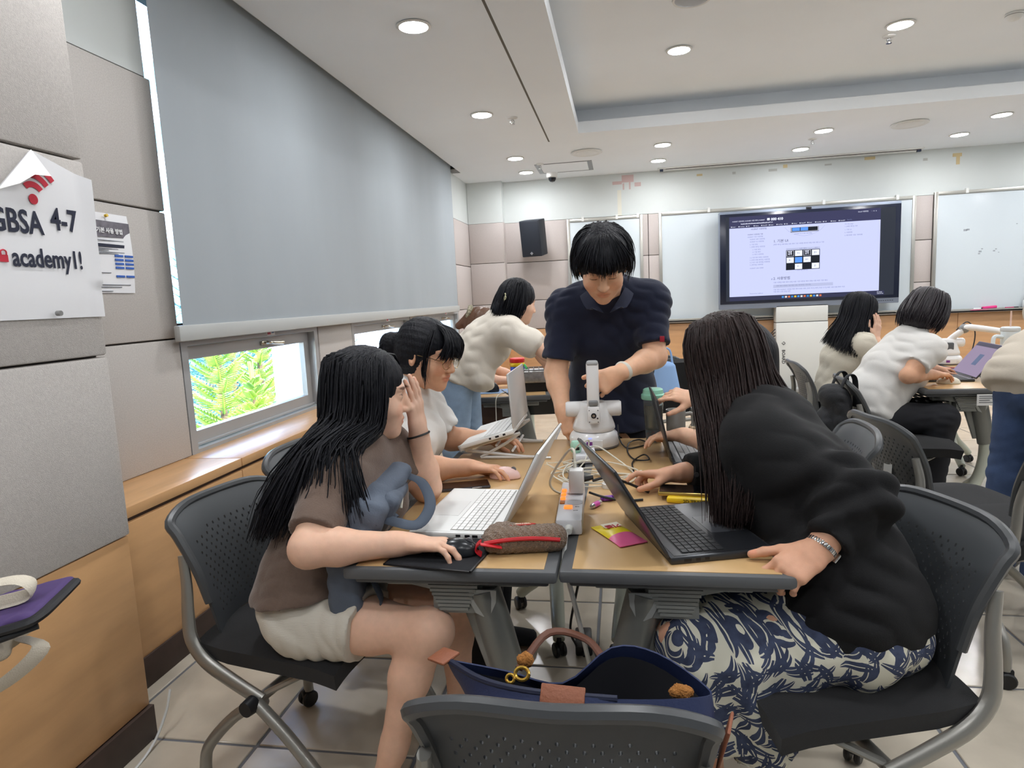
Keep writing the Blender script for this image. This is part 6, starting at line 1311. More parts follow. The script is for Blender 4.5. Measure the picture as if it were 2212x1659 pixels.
# woman in black shirt and leaf-print skirt, leaning forward
t = person('woman in black shirt and leaf print skirt, long brown hair, gripping table', (.48, 1.50, 0)); W6 = t
J = dict(pel=V3(.50, 1.51, .56), chest=V3(.415, 1.66, .815), neck=V3(.335, 1.80, .975), shL=V3(.325, 1.615, .925), shR=V3(.385, 1.96, .915), elL=V3(.495, 1.43, .850), wrL=V3(.392, 1.375, .752),
         elR=V3(.36, 1.985, .775), wrR=V3(.145, 1.91, .768), hipL=V3(.50, 1.42, .54), hipR=V3(.49, 1.59, .54), knL=V3(.12, 1.42, .525), anL=V3(.19, 1.42, .10), knR=V3(.11, 1.60, .525), anR=V3(.17, 1.62, .10), lf=V3(-1, 0, 0), lg=.9)
H = make_head(V3(.272, 1.855, 1.105), (-.66, .68, -.26), (-.12, .12, 1), .98)
hL = hand_prims(J['wrL'], (-.82, -.42, -.38), (-.10, -.62, .78), False, 1.0, ((30, 50, 30), (34, 52, 30), (36, 54, 30), (38, 50, 30)), 7, (42, 10, 6), tdown=8); hR = hand_prims(J['wrR'], (-.97, .02, -.02), (0, .25, 1), True, .95, ((-4, 30, 20), (38, 60, 35), (45, 62, 35), (48, 60, 35)), 6, (30, 12, 10), tdown=28)
sk6 = skin('tan_c', 'D4A184')
foot = [econe(J['an' + q] + V3(0, 0, -.03), J['an' + q] + V3(-.16, 0, -.065), (0, 1, 0), (.036, .035), (.043, .022), .03) for q in 'LR']
build_body(t, J, .96, sk6, H, [(hR[0], hR[1], 0), (hL[0], hL[1], 0)], (-.8, .4, 0), .6, extra=foot)
M_blk = mat('black_shirt', '0D0D0F', .9, var=.1, scale=90, bump=.12, bscale=350)
sd = unit(J['shR'] - J['shL']); P = torso_prims(J, sd, 1.04, .032, .8, (-.8, .4, 0)); P = [p[:3] + ([((.50, 1.5, .535), (.15, 0, -1))],) + p[4:] for p in P]
P.append(econe(J['pel'] + V3(.0, 0, .0), J['pel'] + V3(-.03, .04, .12), (0, 1, 0), (.205, .165), (.19, .15), .05, [((.50, 1.5, .535), (.15, 0, -1))]))
for s in ('L', 'R'):
    a, b, c = J['sh' + s], J['el' + s], J['wr' + s]; P += [cone(lerp(a, b, .0), lerp(a, b, 1), .076, .064, .05), cone(b, lerp(b, c, .98), .064, .044, .03, [(lerp(b, c, .80), c - b)])]
P += [cone(lerp(J['neck'], J['chest'], .25), lerp(J['neck'], J['chest'], -.12), .095, .072, .04), ell(J['neck'] + V3(.05, -.02, .0), (.10, .12, .05), None, .05)]
def w6f(V):
    a = wrinkle(.008, (9, 11, 16), .9)(V); d = np.linalg.norm(V - A3(J['elL']), axis=1); w = np.exp(-(d / .13) ** 2); ang = (V - A3(J['elL'])) @ A3(unit(J['shL'] - J['wrL']))
    return a + w * .010 * np.sin(ang * 95 + np.sin(V[:, 2] * 30)) 
garment(t, 'black_shirt', P, M_blk, .0065, w6f)
bt = adopt(MB().cyl((0, 0, 0), .007, .003, 14, frame(lerp(J['elR'], J['wrR'], .72) + V3(0, -.052, .004), (1, 0, 0), (0, .1, 1))).build('cuff_button', mat('button', '3A3A3C', .3)), t)
# printed fabric: leaves in the dye
M_leaf = mat('leaf_print_cotton', 'D3D0BE', .85); nt = M_leaf.node_tree; N = nt.nodes; Lk = nt.links; b = N['Principled BSDF']
tc = N.new('ShaderNodeTexCoord'); sep = N.new('ShaderNodeSeparateXYZ'); Lk.new(tc.outputs['Object'], sep.inputs[0])
def mth(op, a, b2=None, c=None):
    n = N.new('ShaderNodeMath'); n.operation = op
    for k, v in enumerate((a, b2, c)):
        if v is None: continue
        if isinstance(v, (int, float)): n.inputs[k].default_value = v
        else: Lk.new(v, n.inputs[k])
    return n.outputs[0]
uu = mth('ADD', sep.outputs[0], mth('MULTIPLY', sep.outputs[1], .55)); vv = mth('ADD', sep.outputs[2], mth('MULTIPLY', sep.outputs[1], -.6))
masks = []
for k, (sc, rot, off, sw) in enumerate(((17, 0, 0, .30), (17, 1, 7.3, .28), (24, 2, 3.1, .26), (20, 3, 11.7, .27))):
    cv = N.new('ShaderNodeCombineXYZ'); Lk.new(mth('ADD', uu, off), cv.inputs[0]); Lk.new(mth('ADD', vv, off * .7), cv.inputs[1])
    vo = N.new('ShaderNodeTexVoronoi'); vo.voronoi_dimensions = '2D'; vo.inputs['Scale'].default_value = sc; vo.inputs['Randomness'].default_value = .8; Lk.new(cv.outputs[0], vo.inputs['Vector'])
    df = N.new('ShaderNodeVectorMath'); df.operation = 'SUBTRACT'; sv = N.new('ShaderNodeVectorMath'); sv.operation = 'SCALE'; sv.inputs['Scale'].default_value = 1; Lk.new(cv.outputs[0], sv.inputs[0]); Lk.new(sv.outputs[0], df.inputs[0]); Lk.new(vo.outputs['Position'], df.inputs[1])
    sc2 = N.new('ShaderNodeVectorMath'); sc2.operation = 'SCALE'; sc2.inputs['Scale'].default_value = sc; Lk.new(df.outputs[0], sc2.inputs[0])
    sp = N.new('ShaderNodeSeparateColor'); Lk.new(vo.outputs['Color'], sp.inputs[0])
    ro = N.new('ShaderNodeVectorRotate'); ro.rotation_type = 'Z_AXIS'; Lk.new(sc2.outputs[0], ro.inputs['Vector']); Lk.new(mth('ADD', mth('MULTIPLY', sp.outputs[0], 2.6), .5 * k), ro.inputs['Angle'])
    s3 = N.new('ShaderNodeSeparateXYZ'); Lk.new(ro.outputs[0], s3.inputs[0])
    X = mth('DIVIDE', s3.outputs[0], .62); Y = mth('DIVIDE', mth('ADD', s3.outputs[1], mth('MULTIPLY', mth('MULTIPLY', s3.outputs[0], s3.outputs[0]), .35)), sw * .62)
    r = mth('ADD', mth('ABSOLUTE', X), mth('MULTIPLY', Y, Y)); leaf = mth('LESS_THAN', r, 1.0); rib = mth('GREATER_THAN', mth('ABSOLUTE', Y), .10); masks.append(mth('MULTIPLY', leaf, rib))
m = masks[0]
for q in masks[1:]: m = mth('MAXIMUM', m, q)
nz = N.new('ShaderNodeTexNoise'); nz.inputs['Scale'].default_value = 55; Lk.new(tc.outputs['Object'], nz.inputs['Vector'])
mxa = N.new('ShaderNodeMix'); mxa.data_type = 'RGBA'; mxa.inputs['A'].default_value = lin('1B2136'); mxa.inputs['B'].default_value = lin('4A5470'); Lk.new(nz.outputs[0], mxa.inputs['Factor'])
mxb = N.new('ShaderNodeMix'); mxb.data_type = 'RGBA'; mxb.inputs['A'].default_value = lin('D3D0BE'); Lk.new(mxa.outputs['Result'], mxb.inputs['B']); Lk.new(m, mxb.inputs['Factor']); Lk.new(mxb.outputs['Result'], b.inputs['Base Color'])
P = [econe(J['pel'] + V3(.0, 0, -.01), J['pel'] + V3(-.005, 0, .05), (0, 1, 0), (.20, .155), (.185, .15), .05), econe(V3(.45, 1.50, .525), V3(.13, 1.50, .525), (0, 1, 0), (.185, .105), (.165, .085), .05),
     econe(V3(.15, 1.50, .50), V3(.17, 1.50, .33), (0, 1, 0), (.165, .085), (.175, .09), .05, [((.2, 1.5, .335), (.1, 0, -1))]),
     econe(V3(.26, 1.375, .50), V3(.30, 1.345, .30), (1, 0, 0), (.13, .055), (.085, .045), .05, [((.3, 1.35, .31), (.35, 0, -1))]), econe(V3(.20, 1.38, .48), V3(.24, 1.37, .33), (1, 0, 0), (.10, .06), (.09, .05), .05, [((.2, 1.35, .325), (.4, 0, -1))])]
def skf(V): return .009 * np.sin(V[:, 0] * 46 + V[:, 1] * 30 + np.sin(V[:, 2] * 16) * 1.2) * np.clip((.62 - V[:, 2]) / .2, .15, 1) + wrinkle(.004, (22, 17, 9), 1.9)(V)
garment(t, 'leaf_skirt', P, M_leaf, .0065, skf)
W, R = H['W'], H['R']; hb = M_hair('brown', '2A1D1B')
G = []; c6 = V3(.272, 1.855, 1.105)
for k in range(15):   # from the parting round the near side and the back of the head
    a = k / 14; th = math.radians(52 + 150 * a); dx, dy = -math.sin(th), math.cos(th); r = .095
    m1 = W(dx * r * .72, dy * r * .9 - .012, .106); m2 = W(dx * r * 1.02, dy * r * 1.12 - .014, .035); m3 = W(dx * r * 1.06, dy * r * 1.1 - .016, -.05)
    e1 = np.array([np.interp(a, [0, .35, .7, 1], v) for v in ((.205, .25, .33, .43), (1.70, 1.655, 1.68, 1.76), (.93, .94, .965, .985))]); e2 = np.array([np.interp(a, [0, .35, .7, 1], v) for v in ((.215, .25, .31, .46), (1.62, 1.58, 1.56, 1.70), (.83, .83, .86, .945))]); e3 = np.array([np.interp(a, [0, .35, .7, 1], v) for v in ((.215, .245, .285, .50), (1.585, 1.545, 1.53, 1.66), (.735, .735, .77, .905))])
    G.append([W(-.01, .03 - .05 * a, .120), m1, m2, m3, lerp(m3, e1, .55), e1, e2, e3])
G2 = []
for k in range(5):
    a = k / 4; th = math.radians(-45 - 100 * a); dx, dy = -math.sin(th), math.cos(th); r = .095; m3 = W(dx * r * 1.05, dy * r * 1.08 - .016, -.06); e = V3(.30 + .06 * a, 1.93, .86)
    G2.append([W(-.01, .03 - .05 * a, .119), W(dx * r * .72, dy * r * .9 - .012, .106), W(dx * r * 1.02, dy * r * 1.1 - .014, .03), m3, lerp(m3, e, .3), lerp(m3, e, .6), lerp(m3, e, .8), e])
adopt(hair_obj(None, hb, [hair_sheet(G, 1700, .0030, .007, 11), hair_sheet(G, 420, .007, .003, 12), hair_sheet(G2, 260, .004, .007, 13)], hair_cap(H, .013), .005, disp=strand_disp(c6, R[:, 2])), t)
ax = unit(J['wrL'] - J['elL']); u1 = unit(np.cross(ax, (0, 0, 1))); u2 = np.cross(ax, u1); wc = J['wrL'] - ax * .012; mb = MB()
for k in range(26):
    a = 6.283 * k / 26; p = wc + u1 * .0315 * math.cos(a) + u2 * .029 * math.sin(a); mb.box((0, 0, 0), (.0065, .010, .003), .001, frame(p, -u1 * math.sin(a) + u2 * math.cos(a), ax))
wt = adopt(mb.build('bracelet_links', M_chrome), t); 
o = MB().box((0, 0, 0), (.018, .022, .007), .002, frame(wc - u1 * .020 + u2 * .026, u1, ax)).build('watch_case', M_chrome); adopt(o, t)

# companion mostly hidden behind her
t = person('person hidden behind brown haired woman, gesturing hand and white lace top', (.60, 2.47, 0))
J = dict(pel=V3(.62, 2.47, .55), chest=V3(.53, 2.46, .80), neck=V3(.465, 2.45, .94), shL=V3(.48, 2.31, .89), shR=V3(.49, 2.60, .90), elL=V3(.33, 2.235, .775), wrL=V3(.20, 2.30, .80), elR=V3(.42, 2.50, .86), wrR=V3(.265, 2.44, .905), hipL=V3(.62, 2.38, .54), hipR=V3(.62, 2.56, .54), knL=V3(.36, 2.36, .53), anL=V3(.40, 2.36, .1), knR=V3(.36, 2.54, .53), anR=V3(.40, 2.54, .1), lf=V3(-1, 0, 0))
H = make_head(V3(.415, 2.45, 1.055), (-1, 0, -.1), (0, 0, 1), .96)
hR = hand_prims(J['wrR'], (-.95, -.05, .22), (0, -.5, .8), True, .95, ((5, 15, 8), (30, 30, 15), (35, 40, 20), (40, 40, 20)), 8, (45, 10, 5)); hL = hand_prims(J['wrL'], (-.9, .3, -.1), (0, 0, 1), False, .95)
build_body(t, J, .93, skin('light_b', 'E0B396'), H, [(hR[0], hR[1], 0), (hL[0], hL[1], 0)], (-1, 0, 0), .5, .004, .010)
P = torso_prims(J, V3(0, 1, 0), 1.0, .02, .8, (-1, 0, 0))
for q in 'LR': a, b = J['sh' + q], J['el' + q]; P.append(cone(a, b, .07, .06, .03, [(lerp(a, b, .4), b - a)]))
garment(t, 'lace_top', P, mat('white_lace', 'D8D6CE', .9, bump=.8, bscale=120, var=.25, scale=140), .009)
P = [econe(J['pel'], J['pel'] + V3(0, 0, .04), (0, 1, 0), (.18, .14), (.17, .13), .04)]
for q in 'LR': P += [cone(J['hip' + q], J['kn' + q], .10, .08, .04), cone(J['kn' + q], J['an' + q] + V3(0, 0, -.05), .08, .06, .03)]
garment(t, 'trousers', P, mat('beige_trousers', '8A7A66', .9), .012)
adopt(hair_obj(None, hm, [], hair_cap(H, .016) + [cone(H['W'](0, -.07, 0), H['W'](0, -.09, -.16), .07, .05, .04)], .007), t)
# ---------------------------------------------------------------- second row: tables, chairs, people further back
def simple_person(label, loc, J, head, g, skn, top, topm, bot, botm, fwd, hands, hair=None, bust=.6, sl=.45, topinf=.022, h=.009, hem=None, shoes=M_black, sr=(.068, .066)):
    t = person(label, loc); H = head
    build_body(t, J, g * .95, skn, H, [(x[0], x[1], 0) for x in hands], fwd, bust * .8, .0045, .011)
    sd = unit(J['shR'] - J['shL']); P = torso_prims(J, sd, g, topinf, bust, fwd)
    for q in 'LR': a, b = J['sh' + q], J['el' + q]; P.append(cone(lerp(a, b, .02), lerp(a, b, 1.3), sr[0], sr[1], .04, [(lerp(a, b, sl), b - a)]))
    P.append(cone(lerp(J['neck'], J['chest'], .3), lerp(J['neck'], J['chest'], -.05), .085, .064, .04))
    if hem: P += hem
    garment(t, top, P, topm, h, wrinkle(.006, (13, 10, 15), loc[0]))
    P = [econe(J['pel'] - V3(0, 0, .03), J['pel'] + V3(0, 0, .05), sd, (.175 * g, .13 * g), (.165 * g, .125 * g), .04)]
    for q in 'LR': P += [cone(J['hip' + q], J['kn' + q], .098 * g, .082 * g, .04), cone(J['kn' + q], J['an' + q] + V3(0, 0, -.02), .08 * g, .072 * g, .03)]
    garment(t, bot, P, botm, .011, wrinkle(.004, (12, 12, 22), loc[1]))
    lf = J.get('lf', V3(1, 0, 0))
    for q in 'LR':
        a = J['an' + q]; adopt(MB().ball((0, 0, 0), .05, 14, T(a[0] + lf[0] * .05, a[1] + lf[1] * .05, .042) @ RZ(math.degrees(math.atan2(lf[1], lf[0]))), (2.4, .9, .82)).build('shoe', shoes), t)
    return t
M_cream = mat('cream_blouse', 'DDD5C8', .85, bump=.1, bscale=250); M_jean = mat('light_denim', '8FA6BF', .85, var=.18, scale=14, bump=.3, bscale=500); M_jean2 = mat('dark_denim', '35486A', .85, var=.25, scale=10, bump=.3, bscale=500)
table(-.755, 4.455, 8, .484, 1.31, 'folding table in the second row by the windows', 1)
# standing woman with hair clip
J = dict(pel=V3(-.905, 3.62, .90), chest=V3(-.76, 3.60, 1.07), neck=V3(-.635, 3.57, 1.195), shR=V3(-.585, 3.44, 1.13), shL=V3(-.61, 3.73, 1.12), elR=V3(-.385, 3.41, 1.005), wrR=V3(-.19, 3.45, .93), elL=V3(-.45, 3.80, .95), wrL=V3(-.33, 3.85, .76), hipR=V3(-.915, 3.53, .87), hipL=V3(-.915, 3.70, .87), knR=V3(-.945, 3.53, .47), anR=V3(-.96, 3.55, .09), knL=V3(-.90, 3.71, .47), anL=V3(-.90, 3.72, .09), lf=V3(1, .1, 0))
H = make_head(V3(-.555, 3.57, 1.278), (.80, .50, -.22), (.15, .1, 1), .97)
hs = [hand_prims(J['wrR'], (.9, .1, -.3), (0, 0, 1), True, .95), hand_prims(J['wrL'], (.9, .1, -.2), (0, 0, 1), False, .95)]
W3 = simple_person('standing woman in cream blouse and light jeans bending over table', (-.92, 3.62, 0), J, H, .93, sk1, 'blouse', M_cream, 'jeans', M_jean, (.7, 0, -.6), hs, sl=.72,
    hem=[econe(V3(-.93, 3.62, .875), V3(-.85, 3.61, .98), (0, 1, 0), (.20, .15), (.18, .14), .05, [(V3(-.95, 3.6, .90), (-.55, 0, -.83))]), econe(V3(-.80, 3.55, .98), V3(-.75, 3.50, .84), (0, 1, 0), (.12, .10), (.10, .05), .06), ell(lerp(J['shR'], J['elR'], .5), (.085, .08, .075), None, .03)])
W, R = H['W'], H['R']
Gs = []
for k in range(14):
    th = math.radians(-75 - 215 * k / 13); dx, dy = math.sin(-th), math.cos(th)
    Gs.append([W(0, .03, .12), W(dx * .07, dy * .075 - .01, .105), W(dx * .095, dy * .105 - .014, .03), W(dx * .094, dy * .11 - .02, -.04), W(dx * .075, dy * .10 - .03, -.10 - .02 * (k % 2))])
adopt(hair_obj(None, hm, [hair_sheet(Gs, 420, .004, .006, 31)], hair_cap(H, .016) + [ell(W(0, -.105, -.055), (.05, .04, .045), R, .03)], .006, disp=strand_disp(W(0, 0, .03), R[:, 2], .002, 40)), W3)
mb = MB()
for k in range(5): a = k * 1.2566; c = W(.055 + .016 * math.cos(a), -.110, .005 + .016 * math.sin(a)); mb.tube([tuple(c + R[:, 0] * .010 * math.cos(b) + R[:, 2] * .010 * math.sin(b)) for b in np.linspace(0, 6.283, 10)], .003, 5, 1, False)
adopt(mb.build('hair_clip', mat('clip_gold', 'D9D2AE', .3, .5)), W3)
# seated person behind her
J = dict(pel=V3(-1.12, 4.40, .55), chest=V3(-1.05, 4.38, .85), neck=V3(-1.03, 4.36, 1.01), shR=V3(-1.075, 4.20, .985), shL=V3(-1.00, 4.52, .99), elR=V3(-.90, 4.16, .78), wrR=V3(-.74, 4.25, .76), elL=V3(-.88, 4.58, .78), wrL=V3(-.72, 4.5, .76), hipR=V3(-1.11, 4.31, .54), hipL=V3(-1.11, 4.49, .54), knR=V3(-.72, 4.30, .53), anR=V3(-.72, 4.30, .09), knL=V3(-.72, 4.50, .53), anL=V3(-.72, 4.50, .09))
H = make_head(V3(-.93, 4.36, 1.125), (.9, .2, -.35), (0, 0, 1), .97)
P4 = simple_person('seated person in peach top with patterned scrunchie, behind cream blouse', (-1.12, 4.40, 0), J, H, .93, sk1, 'peach_top', mat('peach_knit', 'DDB79C', .9), 'trousers', mat('brown_trousers', '4C3B33', .9), (1, 0, 0), [])
W, R = H['W'], H['R']; adopt(hair_obj(None, mat('hair_light_brown', '5B3E2C', .4), [], hair_cap(H, .014) + [cone(W(0, -.10, .05), W(0, -.16, -.05), .03, .025, .03)], .007, disp=strand_disp(W(0, 0, .03), R[:, 2], .002, 40)), P4)
mb = MB()
for k in range(14): a = k * .449; mb.ball(tuple(W(.036 * math.cos(a), -.118, .062 + .036 * math.sin(a))), .020, 10)
adopt(mb.build('scrunchie', mat('scrunchie', 'B9B29A', .9, col2='5E5C4A', scale=70)), P4)
chair(-1.20, 4.42, -92, 'training chair under the person in peach top'); chair(-1.10, 3.05, -88, 'empty training chair behind the ponytailed woman')
# things on that table
pd = thing('mouse_mat', 'rounded light blue mouse mat on second row table', 'mouse mat', (-.79, 4.02, ZT), 10); MB().bb(-.10, .12, -.09, .09, 0, .003, .0014).build('pad', mat('mat_blue', '8FA9CC', .8), pd); MB().bb(-.101, .121, -.091, -.088, 0, .0034).build('stitched_edge', mat('mat_blue_edge', '6E88AE', .8), pd, 0)
em = thing('computer_mouse', 'black upright ergonomic mouse on blue mat', 'mouse', (-.82, 4.0, ZT + .003), 80); sdf_obj('shell', [ell((0, 0, .012), (.036, .055, .05), None, .01, [((0, 0, 0), (0, 0, -1))]), cone((-.01, -.01, .03), (.0, .03, .055), .022, .014, .03)], .004, mat('mouse_black', '1D2024', .25), em); MB().cyl((0, 0, 0), .008, .006, 12, T(.01, .04, .05) @ RY(90)).build('wheel', mat('wheel_grey', '6A6C70', .4), em)
cable('black mouse lead hanging off the second row table', [(-.76, 4.05, .725), (-.70, 3.90, .725), (-.66, 3.80, .715), (-.655, 3.785, .60), (-.66, 3.79, .45)], .003, M_bcab); cable('white lead hanging beside the black one', [(-.72, 4.0, .725), (-.745, 3.80, .72), (-.75, 3.775, .62), (-.75, 3.78, .42)], .003, M_wcab)
laptop(frame((-.66, 4.33, ZT), (1, .15, 0), (.15, -1, 0)), .33, .22, 15, 'grey laptop behind the galvanised tray', mat('laptop_grey', '9B9DA1', .35, .4), mat('key_grey', 'A9ABAE', .5), mat('deck_silver', 'A5A7AA', .35, .6), mat('laptop_grey', '9B9DA1', .35, .4), (), False)
cr = thing('plastic_crate', 'low black crate lifting the galvanised tray', 'crate', (-.515, 4.05, ZT), 8); mb = MB().bb(-.10, .10, -.07, .07, 0, .006).bb(-.10, .10, -.07, -.066, 0, .055).bb(-.10, .10, .066, .07, 0, .055).bb(-.10, -.096, -.07, .07, 0, .055).bb(.096, .10, -.07, .07, 0, .055); mb.build('body', M_black, cr, 0); MB().bb(-.104, .104, -.074, .074, .048, .055).build('rim', M_black, cr, 0)
tr = thing('metal_tray', 'galvanised metal tray with wire rack on top', 'tray', (-.515, 4.05, ZT + .056), 8); MB().bb(-.135, .135, -.09, .09, 0, .075, .012).build('pan', mat('galvanised', 'A9AAAC', .4, .6, var=.2, scale=60), tr); mb = MB()
for k in range(9): mb.tube([(-.13 + .0325 * k, -.095, .08), (-.13 + .0325 * k, .095, .08)], .003, 5)
mb.tube([(-.14, -.095, .08), (.14, -.095, .08)], .004, 5).tube([(-.14, .095, .08), (.14, .095, .08)], .004, 5); mb.build('wire_rack', mat('rack_dark', '5A5A5C', .4, .6), tr)
tb = thing('storage_tub', 'blue tub with yellow band, red lid and green handle', 'tub', (-.66, 4.10, ZT)); MB().lathe([(.040, 0), (.046, .004), (.046, .15), (.042, .155)], 28).build('body', mat('tub_blue', '2346A8', .4), tb); MB().lathe([(.0465, .150), (.048, .153), (.048, .172), (.0465, .175)], 28).build('band', mat('tub_yellow', 'E8C21E', .4), tb); MB().lathe([(.047, .175), (.049, .178), (.049, .198), (.044, .203), (.0001, .204)], 28, None, False).build('lid', mat('tub_red', 'D22B2B', .4), tb); MB().tube([(.046, -.012, .162), (.056, -.02, .15), (.075, -.02, .105), (.08, -.015, .09)], .010, 8, 4, flat=.4).build('handle', mat('tub_green', '2E9A4E', .4), tb)

# right hand group
RT = -2; tx = V3(math.cos(math.radians(RT)), math.sin(math.radians(RT)), 0); ty = V3(-tx[1], tx[0], 0); c0 = V3(1.585, 3.735, 0)
cA = c0 + tx * .242 + ty * .655; cB = cA + tx * .492
table(cA[0], cA[1], RT, .484, 1.31, 'folding table beside the woman with bobbed hair', 1, basket=True); table(cB[0], cB[1], RT, .484, 1.31, 'folding table under the white handled cup', -1, basket=True)
sg = thing('asset_label', 'printed label stuck on the near end of that table', 'label', tuple(c0 + tx * .30 + V3(0, -.003, .66) - ty * .002), RT); MB().bb(-.05, .05, -.001, .001, -.03, .03).build('paper', M_label, sg, 0); mb = MB(); [mb.bb(-.04, .03 - .01 * (k % 3), -.0016, -.001, .018 - .011 * k, .022 - .011 * k) for k in range(4)]; mb.build('print', M_lblink, sg, 0)['kind'] = 'stuff'
o = V3(2.19, 4.86, 0); robot(T(o[0], o[1], ZT) @ RZ(-4), 'white desktop robot arm reaching sideways behind the lilac screen', 'out')
p1, p2 = V3(1.945, 3.97, ZT), V3(1.985, 4.33, ZT); hx = unit(p2 - p1); ux = unit(np.cross((0, 0, 1), hx))
scm = emat('screen_lilac', 'B9A3C4', .55)
lt = laptop(frame(tuple(p1), tuple(hx), tuple(ux)), .36, .235, 38, 'dark laptop with lilac page on screen beside the cream mouse', M_ldark, M_kdark, M_deck, M_ldark, [(-1, .12, .02)], False, scm)
mb = MB().bb(.14, .20, .0013, .0016, .075, .15, M=T(0, 0, .016) @ RX(38)); mb.build('screen_image', emat('screen_thumb', '6C7FA8', .55), lt, 0); mb = MB().bb(.006, .354, .0013, .0016, .20, .225, M=T(0, 0, .016) @ RX(38)); mb.build('screen_bar', emat('screen_bar2', '4E4560', .5), lt, 0)
mouse(T(1.79, 3.93, ZT) @ RZ(70), 'cream mouse at the table edge by bobbed hair woman', mat('mouse_cream', 'DCDACB', .4), .115, .065, .036)
cu = thing('handled_cup', 'large white handled travel cup with straw', 'cup', (2.40, 4.52, ZT)); M_cup = mat('cup_white', 'D3DDE2', .35); MB().lathe([(.034, 0), (.038, .005), (.039, .09), (.048, .11), (.050, .235), (.0001, .236)], 28, None, False).build('body', M_cup, cu); MB().lathe([(.051, .236), (.053, .240), (.052, .256), (.044, .262), (.0001, .263)], 28, None, False).build('lid', mat('cup_lid', 'C9CFD2', .3), cu); MB().tube([(-.046, -.01, .20), (-.095, -.02, .205), (-.105, -.02, .17), (-.10, -.02, .10), (-.08, -.02, .085), (-.045, -.01, .105)], .012, 8, 4).build('handle', M_cup, cu); MB().tube([(.0, 0, .262), (.0, 0, .36)], .005, 8).build('straw', mat('straw_pink', 'D9B8A8', .4), cu)
cable('red lead beside the dark laptop', [(1.88, 4.45, ZT + .005), (1.82, 4.52, ZT + .005), (1.92, 4.58, ZT + .006), (2.05, 4.60, ZT + .005), (2.18, 4.55, ZT + .005)], .004, mat('cable_red', 'A84A4A', .5)); cable('black lead behind the robot elbow', [(o[0] + .06, o[1], .95), (o[0] + .14, o[1] + .03, 1.0), (o[0] + .19, o[1] + .03, .93), (o[0] + .16, o[1], .80), (o[0] + .10, o[1] - .02, .73)], .004, M_bcab)
# woman with bobbed hair
J = dict(pel=V3(1.39, 3.93, .57), chest=V3(1.49, 3.92, .81), neck=V3(1.58, 3.91, .985), shR=V3(1.615, 3.765, .93), shL=V3(1.60, 4.06, .94), elR=V3(1.49, 3.70, .80), wrR=V3(1.68, 3.84, .785), elL=V3(1.72, 4.10, .79), wrL=V3(1.84, 4.2, .77), hipR=V3(1.39, 3.83, .55), hipL=V3(1.39, 4.02, .55), knR=V3(1.69, 3.76, .555), anR=V3(1.62, 3.76, .10), knL=V3(1.73, 4.0, .55), anL=V3(1.70, 4.0, .10))
H = make_head(V3(1.66, 3.92, 1.115), (.72, .50, -.50), (.45, .25, .86), .98)
hs = [hand_prims(J['wrL'], (.8, .4, -.1), (0, 0, 1), False, .95), hand_prims(J['wrR'], (.8, .5, -.1), (0, 0, 1), True, .95)]
W9 = simple_person('seated woman with bobbed hair, white shirt and black trousers', (1.39, 3.93, 0), J, H, .96, sk2, 'white_shirt', M_tee, 'black_trousers', mat('black_trousers', '1C1D22', .9), (1, 0, -.2), hs, sl=.62, topinf=.034, hem=[econe(J['pel'] + V3(-.01, 0, .03), J['pel'] + V3(.02, 0, .12), (0, 1, 0), (.205, .165), (.19, .15), .05, [(J['pel'] + V3(0, 0, .015), (-.3, 0, -1))])])
W, R = H['W'], H['R']; Gs = []
for k in range(18):
    th = math.radians(-60 - 240 * k / 17); dx, dy = math.sin(-th), math.cos(th)
    Gs.append([W(0, .02, .128), W(dx * .075, dy * .08 - .012, .112), W(dx * .106, dy * .112 - .016, .03), W(dx * .108, dy * .115 - .018, -.05), W(dx * .088, dy * .10 - .016, -.108)])
adopt(hair_obj(None, mat('hair_plum', '1D161C', .38, bump=.3, bscale=200), [hair_sheet(Gs, 700, .0036, .005, 41)], hair_cap(H, .022) + [ell(W(0, -.045, -.035), (.088, .085, .075), R, .04)], .006, disp=strand_disp(W(0, 0, .03), R[:, 2], .0018, 60)), W9)
# woman with long straight hair beyond her
J = dict(pel=V3(1.40, 4.62, .56), chest=V3(1.455, 4.60, .80), neck=V3(1.505, 4.58, .965), shR=V3(1.52, 4.435, .91), shL=V3(1.49, 4.73, .91), elR=V3(1.61, 4.39, .775), wrR=V3(1.605, 4.48, .945), elL=V3(1.65, 4.78, .79), wrL=V3(1.80, 4.75, .77), hipR=V3(1.40, 4.53, .55), hipL=V3(1.40, 4.71, .55), knR=V3(1.75, 4.53, .55), anR=V3(1.72, 4.53, .10), knL=V3(1.75, 4.71, .55), anL=V3(1.72, 4.71, .10))
H = make_head(V3(1.54, 4.59, 1.105), (.72, .62, -.30), (.2, .1, 1), .98)
hs = [hand_prims(J['wrR'], (.15, .1, 1), (.6, -.75, 0), True, .95, ((5, 10, 6),) * 4, 5), hand_prims(J['wrL'], (.9, .1, -.1), (0, 0, 1), False, .95)]
W8 = simple_person('seated woman with long straight black hair and cream cardigan', (1.40, 4.62, 0), J, H, .95, sk1, 'cream_cardigan', mat('cream_knit', 'CFC8B8', .92, bump=.3, bscale=240), 'trousers', mat('black_trousers', '1C1D22', .9), (1, .1, 0), hs, sl=.85, topinf=.026, sr=(.054, .062))
W, R = H['W'], H['R']; Gs = []
for k in range(15):
    a = k / 14; th = math.radians(-58 - 170 * a); dx, dy = math.sin(-th), math.cos(th); m3 = W(dx * .10, dy * .108 - .016, -.07); e = V3(np.interp(a, [0, .5, 1], [1.60, 1.38, 1.32]), np.interp(a, [0, .5, 1], [4.40, 4.40, 4.62]), np.interp(a, [0, .5, 1], [.80, .86, .92]))
    Gs.append([W(0, .03, .124), W(dx * .074, dy * .08 - .012, .108), W(dx * .100, dy * .108 - .016, .03), m3, lerp(m3, e, .5), e])
